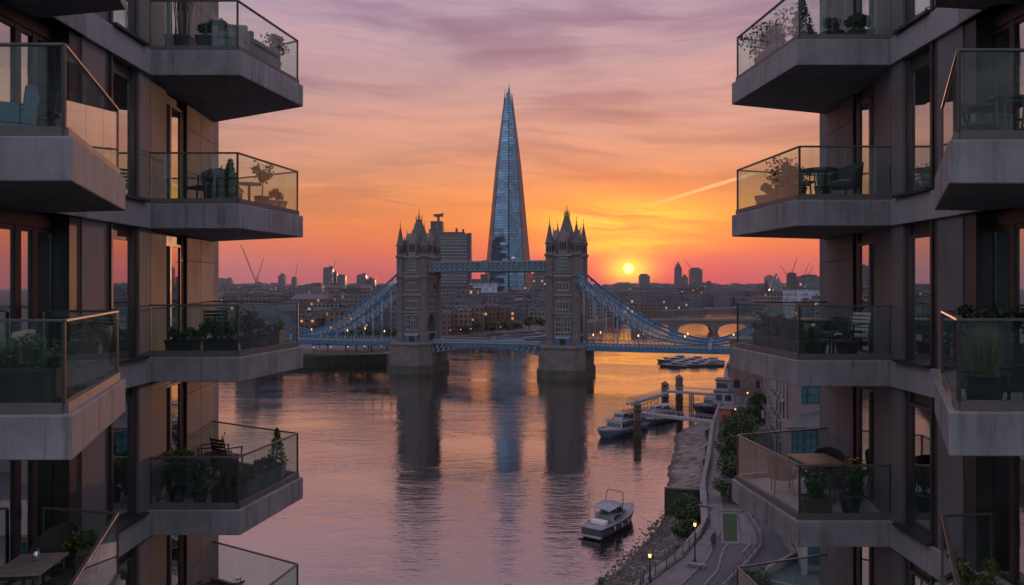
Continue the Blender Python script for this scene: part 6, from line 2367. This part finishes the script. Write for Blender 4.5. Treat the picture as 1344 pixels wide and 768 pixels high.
def river_boat(x, y, rot, L, B, label, hullm='hull_blue', upper=True):
    """passenger river boat: hull, long glazed saloon, open top deck with wheelhouse"""
    r = thing('river_boat', label, 'boat', (x, y, 0), rot)
    mb = MB()
    rg = hull(mb, L, B, 1.5, .26, 24, .9)
    h = mb.build('hull', [M[hullm], M['boat_deck']], r)
    mb = MB()
    for a, b in zip(rg, rg[1:]):
        for k in (0, 5):
            mb.bar((a[k][0], a[k][1], a[k][2] + .15), (b[k][0], b[k][1], b[k][2] + .15), .16, .5)
    mb.build('bulwark', M['white_paint'], h)
    y0, y1 = -L * .42, L * .26
    w = B * .43
    mb = MB()
    mb.hexa([(-w, y0, 1.5), (w, y0, 1.5), (w, y1, 1.5), (-w, y1, 1.5)], [(-w * .96, y0, 3.9), (w * .96, y0, 3.9), (w * .96, y1 - .9, 3.9), (-w * .96, y1 - .9, 3.9)])
    sa = mb.build('saloon', M['white_paint'], r, bevel=.05)
    n = int((y1 - y0) / 1.5)
    for s_ in (-1, 1):
        for i in range(n):
            ya = y0 + .35 + i * (y1 - y0 - 1.2) / n
            yb = ya + (y1 - y0 - 1.2) / n - .3
            mb = MB()
            mb.hexa([(s_ * w * .985, ya, 2.3), (s_ * w * 1.0, ya, 2.3), (s_ * w * 1.0, yb, 2.3), (s_ * w * .985, yb, 2.3)], [(s_ * w * .965, ya, 3.4), (s_ * w * .985, ya, 3.4), (s_ * w * .985, yb, 3.4), (s_ * w * .965, yb, 3.4)])
            mb.build('window', M['boat_glass'], sa)
    for i in range(4):
        mb = MB()
        xa = -w * .85 + i * w * .43
        mb.hexa([(xa, y1 - .28, 2.3), (xa + w * .38, y1 - .28, 2.3), (xa + w * .38, y1 - .24, 2.3), (xa, y1 - .24, 2.3)], [(xa, y1 - .72, 3.4), (xa + w * .38, y1 - .72, 3.4), (xa + w * .38, y1 - .66, 3.4), (xa, y1 - .66, 3.4)])
        mb.build('window', M['boat_glass'], sa)
    mb = MB()
    mb.box(-w * 1.04, w * 1.04, y0 - .2, y1 - .7, 3.903, 4.05)
    mb.build('top_deck', M['boat_deck'], r)
    if upper:
        mb = MB()
        yc = y1 - L * .20
        mb.hexa([(-w * .6, yc - 1.6, 4.05), (w * .6, yc - 1.6, 4.05), (w * .6, yc + 1.6, 4.05), (-w * .6, yc + 1.6, 4.05)], [(-w * .55, yc - 1.6, 6.0), (w * .55, yc - 1.6, 6.0), (w * .55, yc + .9, 6.0), (-w * .55, yc + .9, 6.0)])
        wh = mb.build('wheelhouse', M['white_paint'], r, bevel=.04)
        for s_ in (-1, 1):
            mb = MB()
            mb.box(s_ * w * .585, s_ * w * .615, yc - 1.3, yc + .9, 4.9, 5.6)
            mb.build('window', M['boat_glass'], wh)
        mb = MB()
        mb.hexa([(-w * .5, yc + 1.36, 4.9), (w * .5, yc + 1.36, 4.9), (w * .5, yc + 1.40, 4.9), (-w * .5, yc + 1.40, 4.9)], [(-w * .48, yc + 1.1, 5.6), (w * .48, yc + 1.1, 5.6), (w * .48, yc + 1.15, 5.6), (-w * .48, yc + 1.15, 5.6)])
        mb.build('window', M['boat_glass'], wh)
        mb = MB()
        mb.tube((0, yc - 1, 6), (0, yc - 1, 8.2), .05, .03, 6)
        mb.build('mast', M['steel'], r)
        mb = MB()
        mb.hexa([(-w * .9, y0 + .3, 5.6), (w * .9, y0 + .3, 5.6), (w * .9, yc - 2.0, 5.6), (-w * .9, yc - 2.0, 5.6)], [(-w * .8, y0 + .3, 5.85), (w * .8, y0 + .3, 5.85), (w * .8, yc - 2.0, 5.85), (-w * .8, yc - 2.0, 5.85)])
        for s_ in (-1, 1):
            for i in range(4):
                yy = y0 + .5 + (yc - 2.4 - y0) * i / 3
                mb.tube((s_ * w * .85, yy, 4.05), (s_ * w * .85, yy, 5.6), .04, .04, 6)
        mb.build('awning', M['hull_maroon' if hullm == 'hull_blue' else 'canvas'], r)
    mb = MB()
    for s_ in (-1, 1):
        mb.bar((s_ * w, y0, 4.95), (s_ * w, y1 - .9, 4.95), .05)
        mb.bar((s_ * w, y0, 4.5), (s_ * w, y1 - .9, 4.5), .03)
        for i in range(12):
            yy = y0 + (y1 - .9 - y0) * i / 11
            mb.bar((s_ * w, yy, 4.05), (s_ * w, yy, 4.95), .04)
    mb.build('guard_rail', M['steel'], r)
    for k in range(4):
        q = rg[5 + k * 4]
        for e in (0, 5):
            mb = MB()
            mb.lathe([(.08, -.45), (.24, -.38), (.24, .35), (.08, .42)], 10, (q[e][0] * 1.05, q[e][1], q[e][2] * .7))
            mb.build('fender', M['iron'], r)
    for k in range(3):
        mb = MB()
        yy = y0 + 1.2 + k * 2.1
        mb.box(-w * .7, w * .7, yy, yy + .4, 4.06, 4.5)
        mb.build('bench', M['hull_maroon'], r)
    mb = MB()
    mb.lathe([(.28, 0), (.36, .08), (.28, .16)], 12, (w * .55, y1 - L * .2 + 1.62, 4.3))
    mb.build('lifebuoy', M['hut_red'], r)
    return r


RBT = river_boat(26.6, 182.6, rad(140), 21, 6.2, 'blue and white passenger boat moored behind the nearest brown pile')
RBT.scale = (.82, .82, .82)
RBU = river_boat(37.5, 197, rad(132), 17, 4.6, 'dark-hulled passenger boat moored under the long gangway', 'hull_dark')
RBU.scale = (.8, .8, .72)
river_boat(57.5, 214, rad(120), 15, 4.2, 'dark boat lying under the upper gangway, close to the river wall', 'hull_dark', False)


def small_boat(x, y, rot, L, label, m, group=None):
    r = thing('moored_boat', label, 'boat', (x, y, 0), rot, group)
    mb = MB()
    hull(mb, L, L * .27, .95, .4, 14, .4)
    mb.build('hull', [M[m], M['boat_deck']], r)
    mb = MB()
    w = L * .1
    mb.hexa([(-w, -L * .25, .95), (w, -L * .25, .95), (w * .9, L * .2, .97), (-w * .9, L * .2, .97)], [(-w * .92, -L * .25, 2.3), (w * .92, -L * .25, 2.3), (w * .8, L * .08, 2.2), (-w * .8, L * .08, 2.2)])
    cb = mb.build('cabin', M['white_paint'], r, bevel=.05)
    for s_ in (-1, 1):
        mb = MB()
        mb.box(s_ * w * .95, s_ * w * 1.0, -L * .2, L * .04, 1.5, 2.0)
        mb.build('window', M['boat_glass'], cb)
    mb = MB()
    mb.tube((0, 0, 2.2), (0, 0, 4.4), .05, .03, 6)
    mb.build('mast', M['steel'], r)
    return r


MB_SPOTS = [(70, 330, 11, 'hull_dark'), (73, 337, 12, 'white_paint'), (77, 344, 11, 'hull_blue'), (81, 350, 13, 'white_paint'), (79, 333, 11, 'hull_dark'), (83, 340, 12, 'hull_maroon'), (86, 347, 12, 'white_paint'), (87, 335, 12, 'hull_dark'), (90, 343, 11, 'white_paint'), (74, 352, 12, 'hull_dark'), (86, 358, 12, 'hull_blue'), (79, 362, 12, 'white_paint'), (92, 352, 12, 'hull_dark')]
for i, (x, y, L, m) in enumerate(MB_SPOTS):
    small_boat(x, y, rad(70 + (i * 37) % 40), L, 'small cabin boat moored in the crowded cluster beyond the bridge', m, 'boats moored in a cluster beyond the bridge')
for i, (x, y, L) in enumerate([(-6, 486, 22), (14, 506, 26), (30, 532, 24)]):
    river_boat(x, y, -rad(41 + 5 * i), L, 5.5, ['white passenger boat at the far quay, nearest the left bridge tower', 'white passenger boat at the far quay, in the middle of three', 'white passenger boat at the far quay, nearest the right bridge tower'][i], 'hull_blue')
mb = MB()
PT = thing('pontoon', 'long floating landing stage at the far quay between the bridge towers', 'pontoon', (6, 500, 0), world=True)
mb.bar((-16, 471, .6), (40, 541, .6), 4.5, 1.2)
mb.build('deck', M['pier_paint'], PT)
mb = MB()
mb.bar((-10, 478.5, 2.4), (28, 526, 2.4), 2.8, 2.4)
mb.build('shelter', M['hull_blue'], PT)


# ---- piles, gangways, landing stage
def pile(x, y, h, w, label, n=3):
    r = thing('timber_pile', label, 'timber pile', (x, y, 0))
    mb = MB()
    for i in range(n):
        for j in range(2):
            px, py = (i - (n - 1) / 2) * w / n, (j - .5) * w * .6
            mb.lathe([(w / n * .46, -1), (w / n * .46, h - .2 * ((i + j) % 2))], 8, (px, py, 0), 0 if True else 1)
    mb.build('shaft', M['timber'], r)
    mb = MB()
    mb.box(-w / 2 - .08, w / 2 + .08, -w * .55, w * .55, -.8, .9)
    mb.build('tide_band', M['timber_green'], r)
    mb = MB()
    mb.hexa([(-w * .58, -w * .6, h), (w * .58, -w * .6, h), (w * .58, w * .6, h), (-w * .58, w * .6, h)], [(-.05, -.05, h + .95), (.05, -.05, h + .95), (.05, .05, h + .95), (-.05, .05, h + .95)])
    mb.build('cap', M['timber'], r)
    for z in (h * .45, h * .8):
        mb = MB()
        mb.box(-w * .55, w * .55, -w * .57, w * .57, z, z + .22)
        mb.build('strap', M['iron'], r)
    return r


pile(29.4, 178.6, 7.3, 1.75, 'tall brown timber pile in front of the blue and white passenger boat')
pile(44.0, 219, 6.9, 1.9, 'brown timber pile at the far end of the landing stage')
pile(45.0, 205, 10.4, 1.8, 'tallest brown timber pile, rising beside the upper gangway')


def gangway(p, q, w, label, truss=1.2, legs=()):
    r = thing('gangway', label, 'gangway', p, world=True)
    p, q = Vector(p), Vector(q)
    d = (q - p).normalized()
    s_ = Vector((-d.y, d.x, 0)).normalized() * w / 2
    mb = MB()
    mb.bar(p, q, w, .22)
    mb.bar(p - s_ - Vector((0, 0, .2)), q - s_ - Vector((0, 0, .2)), .18, .5)
    mb.bar(p + s_ - Vector((0, 0, .2)), q + s_ - Vector((0, 0, .2)), .18, .5)
    mb.build('deck', M['pier_paint'], r)
    n = int((q - p).length / 1.1)
    for k in (-1, 1):
        mb = MB()
        o = s_ * k
        up = Vector((0, 0, truss))
        mb.bar(p + o + up, q + o + up, .10)
        for i in range(n + 1):
            a = p.lerp(q, i / n) + o
            mb.bar(a, a + up, .06)
            if i < n:
                b = p.lerp(q, (i + 1) / n) + o
                mb.bar(a, b + up, .045)
        mb.build('railing', M['pier_paint'], r)
    for f in legs:
        for k in (-1, 1):
            a = p.lerp(q, f) + s_ * k
            mb = MB()
            mb.tube((a.x, a.y, -1), (a.x, a.y, a.z - .3), .16, .16, 8)
            mb.build('leg', M['timber'], r)
    return r


gangway((30.6, 182, 4.9), (46.0, 168.5, 5.0), 1.9, 'long pale lattice gangway leading from the nearest pile to the river wall')
gangway((41.5, 203.5, 7.2), (54.5, 197, 7.0), 1.8, 'upper lattice gangway on legs behind the tallest pile', 1.2, (.42, .46, .9))
gangway((31.5, 206, 3.3), (43.5, 214, 5.2), 1.6, 'short sloping gangway leading down to the landing stage', 1.1)
LS = thing('landing_stage', 'floating landing stage with railings between the brown piles', 'landing stage', (37, 200, 0), world=True)
mb = MB()
mb.bar((30, 190, .45), (43, 214, .45), 3.4, 1.3)
mb.build('deck', M['boat_deck'], LS)
mb = MB()
a, b = Vector((29, 191.5, 1.1)), Vector((41, 213.5, 1.1))
for i in range(9):
    p = a.lerp(b, i / 8)
    mb.bar(p, p + Vector((0, 0, 2.6)), .12)
mb.bar(a + Vector((0, 0, 2.6)), b + Vector((0, 0, 2.6)), .12)
mb.bar(a + Vector((0, 0, 1.3)), b + Vector((0, 0, 1.3)), .08)
mb.build('railing', M['timber'], LS)
HT = thing('kiosk', 'small red hut standing at the landward end of the long gangway', 'hut', (47.2, 167.2, 5.0), rad(-35))
mb = MB()
mb.box(-1.35, 1.35, -1.6, 1.6, 0, 3.2)
mb.build('wall', M['hut_red'], HT)
mb = MB()
mb.box(-1.55, 1.55, -1.8, 1.8, 3.203, 3.4)
mb.build('roof', M['slate'], HT)
mb = MB()
mb.box(-.45, .45, -1.66, -1.6, .05, 2.1)
mb.build('door', M['iron'], HT)
H2 = thing('pier_building', 'two-storey grey pier house with open gallery behind the red hut', 'pier house', (54.8, 196, 5.0), rad(-22))
mb = MB()
mb.box(-2.4, 2.4, -3, 3, 0, 3.1)
mb.box(-2.0, 1.2, -2.5, 2.5, 3.35, 6.0)
mb.build('wall', M['pier_paint'], H2)
mb = MB()
mb.box(-2.6, 2.6, -3.2, 3.2, 3.103, 3.34)
mb.box(-2.3, 1.5, -2.8, 2.8, 6.003, 6.25)
mb.build('roof', M['slate'], H2)
for x0, x1, z0, z1 in ((-1.9, -.4, 1.0, 2.5), (.3, 1.9, 1.0, 2.5), (-1.7, .9, 4.1, 5.4)):
    mb = MB()
    yy = -3.0 if z0 < 3 else -2.5
    mb.box(x0, x1, yy - .05, yy - .003, z0, z1)
    mb.build('window', M['boat_glass'], H2)

# ---- buildings on the right bank
BB = thing('brick_building', 'tall brown brick warehouse beside the plaza, under the hedge balcony', 'brick building', (67.5, 212, 5.0), rad(-18))
mb = MB()
mb.box(-6.5, 7.5, -5, 8, 0, 15)
mb.build('wall', M['brick'], BB)
mb = MB()
mb.box(-6.7, 7.7, -5.2, 8.2, 15.003, 15.6)
mb.build('roof', M['slate'], BB)
for x, z in ((-4.6, 2.2), (-4.6, 7.0), (-.6, 7.0), (3.4, 2.2), (3.4, 7.0), (-4.6, 11), (-.6, 11), (3.4, 11), (1.2, 2.2)):
    mb = MB()
    mb.box(x - .8, x + .8, -5.04, -5.003, z, z + 2.2, 0)
    mb.box(x - .95, x + .95, -5.14, -5.003, z - .25, z - .02, 1)
    mb.build('window', [M['boat_glass'], M['wall_cap']], BB)
BT = thing('brick_building', 'dark brick block with a light ledge behind the small street tree', 'brick building', (72, 196, 5.0), rad(-14))
mb = MB()
mb.box(-5, 8, -5, 5, 0, 9.5)
mb.build('wall', M['brick'], BT)
mb = MB()
mb.box(-5.2, 8.2, -5.2, 5.2, 9.503, 10)
mb.build('roof', M['wall_cap'], BT)
for i in range(5):
    for j in range(2):
        mb = MB()
        mb.box(-4.2 + i * 2.4, -2.8 + i * 2.4, -5.04, -5.003, 1.4 + j * 4, 3.6 + j * 4)
        mb.build('window', M['boat_glass'], BT)

# riverside flats: a row of stepped gables with balconies, teal glazing and pale columns
RA = thing('riverside_flats', 'pinkish riverside flats with stacked balconies, teal glazing and pale columns', 'apartment building', (40, 100, 5.0), world=True)
mb = MB()
ft = [(57.5, 172), (52.6, 152), (48.2, 137.5), (45.2, 123.5), (70, 123.5), (92, 172)]
mb.prism(ft, 5, 19.5)
mb.build('wall', M['render_pink'], RA)
e0, e1 = Vector((52.5, 172)), Vector((43.0, 123.5))
segs = [(ft[0], ft[1]), (ft[1], ft[2]), (ft[2], ft[3])]
for (a, b) in segs:
    a, b = Vector(a), Vector(b)
    d = (b - a).normalized()
    nn = Vector((d.y, -d.x))
    if nn.x > 0:
        nn = -nn
    L = (b - a).length
    n = int(L / 4.2)
    for i in range(n):
        for k in range(4):
            p0, p1 = a + d * (i * 4.2 + .7), a + d * (i * 4.2 + 3.2)
            z = 6.0 + k * 3.35
            mb = MB()
            mb.bar((*(p0 + nn * .05), z + 1.1), (*(p1 + nn * .05), z + 1.1), .08, 2.1)
            mb.build('window', M['teal_glass'], RA)
            if k:
                mb = MB()
                q0, q1 = p0 - d * .2 + nn * .75, p1 + d * .2 + nn * .75
                mb.bar((*q0, z - .12), (*q1, z - .12), 1.5, .2, 0)
                bl_ = mb.build('balcony', M['render_pale'], RA)
                mb = MB()
                r0, r1 = q0 + nn * .7, q1 + nn * .7
                mb.bar((*r0, z + .9), (*r1, z + .9), .07)
                for j in range(9):
                    p = r0.lerp(r1, j / 8)
                    mb.bar((*p, z), (*p, z + .9), .05)
                mb.build('railing', M['steel'], bl_)
    for i in range(n + 1):
        p = a + d * (i * 4.2 + .1) + nn * .35
        mb = MB()
        mb.box(p.x - .3, p.x + .3, p.y - .3, p.y + .3, 5, 20.2)
        mb.build('pilaster', M['render_pale'], RA)
mb = MB()
mb.prism([(x - .25 if x < 60 else x, y) for x, y in ft], 19.503, 20.1)
mb.build('roof', M['slate'], RA)
# the nearer wing: big teal windows under a sloping roof, pale columns at its corner
RN = thing('riverside_flats', 'nearer wing with large teal windows under a sloping grey roof and tall pale columns', 'apartment building', (44, 112, 5.0), world=True)
mb = MB()
mb.prism([(42.8, 119.5), (42.2, 116), (60, 116), (66, 123), (43.5, 123)], 5, 13.6)
mb.prism([(44.6, 122.9), (44.4, 118.2), (62, 118.2), (66, 122.9)], 13.61, 21.5)
mb.build('wall', M['render_pink'], RN)
mb = MB()
mb.hexa([(41.7, 115.4, 13.62), (52, 115.4, 13.62), (52, 118.19, 13.62), (41.7, 118.19, 13.62)], [(44.3, 117.6, 15.0), (52, 117.6, 16.6), (52, 118.18, 16.6), (44.3, 118.18, 15.0)])
mb.build('roof', M['slate'], RN)
for i in range(4):
    for k in range(3):
        mb = MB()
        x0 = 42.6 + i * 1.95
        z0 = 5.6 + k * 2.6
        mb.box(x0, x0 + 1.75, 115.9, 115.98, z0, z0 + 2.35)
        for xx in (x0 - .04, x0 + .83, x0 + 1.71):
            mb.box(xx, xx + .08, 115.84, 115.897, z0, z0 + 2.35, 1)
        for zz in (z0 - .04, z0 + 1.5, z0 + 2.3):
            mb.box(x0, x0 + 1.75, 115.80, 115.838, zz, zz + .08, 1)
        mb.build('window', [M['teal_glass'], M['iron']], RN)
for i in range(4):
    mb = MB()
    x0 = 44.9 + i * 1.9
    mb.box(x0, x0 + 1.7, 118.1, 118.18, 16.9, 20.6)
    for zz in (16.9, 18.1, 19.4, 20.5):
        mb.box(x0, x0 + 1.7, 118.04, 118.097, zz, zz + .1, 1)
    mb.box(x0 + .8, x0 + .9, 118.0, 118.038, 16.9, 20.6, 1)
    mb.build('window', [M['teal_glass'], M['iron']], RN)
for x in (50.4, 52.2, 54.6):
    mb = MB()
    mb.box(x - .42, x + .42, 115.1, 115.88, 5, 21.8)
    mb.build('column', M['render_pale'], RN)
# white-columned terrace building close under the right block
RC = thing('terrace_building', 'low pale building with teal windows and columns beside the right block', 'apartment building', (32, 80, 5.0), world=True)
mb = MB()
mb.prism([(33.2, 92), (30.6, 80.5), (44, 79), (46, 92)], 5, 8.7)
mb.build('wall', M['render_pale'], RC)
mb = MB()
mb.prism([(32.7, 92.4), (30.0, 80.1), (44.4, 78.5), (46.5, 92.4)], 8.703, 9.1)
mb.build('roof', M['render_pink'], RC)
for i in range(4):
    mb = MB()
    a, b = Vector((31.2 + i * 1.5, 80.36 - i * .168)), Vector((32.5 + i * 1.5, 80.21 - i * .168))
    mb.bar((*a, 6.9), (*b, 6.9), .08, 2.4)
    mb.build('window', M['teal_glass'], RC)
for i in range(4):
    mb = MB()
    mb.box(30.2 + i * 1.9, 30.7 + i * 1.9, 79.2 - i * .17, 79.7 - i * .17, 5, 8.7)
    mb.build('column', M['render_pale'], RC)
for k in range(6):
    TX = thing('bench', ['stone bench on the plaza between lamp and tree', 'stone bench on the plaza near the red hut', 'stone bench beside the walk by the row of dark trees', 'stone bench beside the lawn head', 'stone bench on the path below the lamp bend', 'stone bench beside the sloping road'][k], 'bench', [(52, 170, 5.02), (49.5, 164.5, 5.02), (38.4, 129, 5.02), (26.2, 102.8, 5.02), (19.6, 81.2, 5.02), (36.0, 108, 5.02)][k], rad(-20))
    mb = MB()
    mb.box(-1.0, 1.0, -.28, .28, .38, .48)
    mb.build('seat', M['wall_cap'], TX, bevel=.02)
    for s_ in (-1, 1):
        mb = MB()
        mb.box(s_ * .8, s_ * .6, -.22, .22, 0, .379)
        mb.build('leg', M['wall_cap'], TX)


def person(x, y, z, rot, label, shirt='shirt_dark', step=.22):
    """walking figure grown from a jointed skeleton as one skin"""
    r = thing('person', label, 'person', (x, y, z), rot)
    J = [((0, 0, .95), .14), ((0, .01, 1.22), .15), ((0, .0, 1.44), .10), ((0, -.01, 1.54), .055), ((0, -.02, 1.68), .10), ((0, -.02, 1.76), .075),
         ((-.09, 0, .90), .10), ((-.10, -step * .5, .50), .065), ((-.10, -step, .08), .045), ((-.10, -step - .14, .04), .04),
         ((.09, 0, .90), .10), ((.10, step * .25, .50), .065), ((.10, step, .10), .045), ((.10, step - .13, .04), .04),
         ((-.19, 0, 1.42), .065), ((-.24, step * .3, 1.14), .045), ((-.24, step * .4 - .08, .90), .033), ((-.24, step * .3 - .12, .80), .035),
         ((.19, 0, 1.42), .065), ((.24, -step * .3, 1.14), .045), ((.24, -step * .8, .92), .033), ((.24, -step * .9, .82), .035)]
    E = [(0, 1), (1, 2), (2, 3), (3, 4), (4, 5), (0, 6), (6, 7), (7, 8), (8, 9), (0, 10), (10, 11), (11, 12), (12, 13), (2, 14), (14, 15), (15, 16), (16, 17), (2, 18), (18, 19), (19, 20), (20, 21)]
    me = bpy.data.meshes.new('body')
    me.from_pydata([p for p, _ in J], E, [])
    o = bpy.data.objects.new('body', me)
    COL.objects.link(o)
    o.parent = r
    md = o.modifiers.new('skin', 'SKIN')
    for i, (_, rr) in enumerate(J):
        me.skin_vertices[0].data[i].radius = (rr, rr)
    me.skin_vertices[0].data[0].use_root = True
    md2 = o.modifiers.new('sub', 'SUBSURF')
    md2.levels = md2.render_levels = 1
    me.materials.append(M[shirt])
    mb = MB()
    mb.lathe([(.02, 1.83), (.09, 1.80), (.118, 1.72), (.105, 1.66)], 10, (0, .005, 0))
    mb.build('hair', M['iron'], r)
    return r


for k, (x, y, rt, sh, lab) in enumerate([(45.2, 160.2, 20, 'shirt_dark', 'person in dark clothes walking past the red hut'), (40.0, 142.5, 200, 'shirt_dark', 'person in dark clothes walking on the straight stretch of the walk'), (47.9, 165.0, 60, 'shirt_red', 'person in a red top standing by the red hut'), (23.3, 87.6, 10, 'shirt_dark', 'person in dark clothes walking on the walk near the lawn'), (22.9, 87.0, 15, 'shirt_red', 'person in a red top walking on the walk near the lawn'), (51.5, 178, 40, 'shirt_dark', 'person in dark clothes crossing the plaza toward the pier house')]):
    me_has = True
    person(x, y, 5.02, rad(rt), lab, sh)

# promenade lights on the left bank and along the far quay
for i in range(9):
    x, y = -118 + i * 7.2, 334 + i * 2.2
    street_lamp(x, y, 4.6, 3.2, 'promenade lamp glowing on the left bank under the bridge deck', 0)
for o in bpy.data.objects:
    if o.get('label', '').startswith('promenade lamp'):
        o['group'] = 'promenade lamps on the left bank'
for i in range(10):
    f = i / 9
    q = street_lamp(-37 + 52 * f if f < .55 else -8.4 + (f - .55) * 178, 457 + 66 * f if f < .55 else 493.3 + (f - .55) * 330, 4.6, 4.4, 'quay lamp glowing along the far bank between the bridge towers', 0)
    q['group'] = 'quay lamps between the towers'

# ------------------------------------------------------------------ the hazy evening air
hz = MB()
hz.box(-7990, 7990, -59, 8890, -1.6, 330)
ho = hz.build('haze', [])
ho['kind'] = 'stuff'
hm = bpy.data.materials.new('haze')
hm.use_nodes = True
ht = NT(hm.node_tree)
ht.n.clear()
hout = ht.new('ShaderNodeOutputMaterial')
pv = ht.new('ShaderNodeVolumePrincipled')
pv.inputs['Color'].default_value = (0.88, 0.86, 0.97, 1)
pv.inputs['Density'].default_value = HAZE
pv.inputs['Anisotropy'].default_value = 0.25
ht.l.new(pv.outputs[0], hout.inputs['Volume'])
ho.data.materials.append(hm)
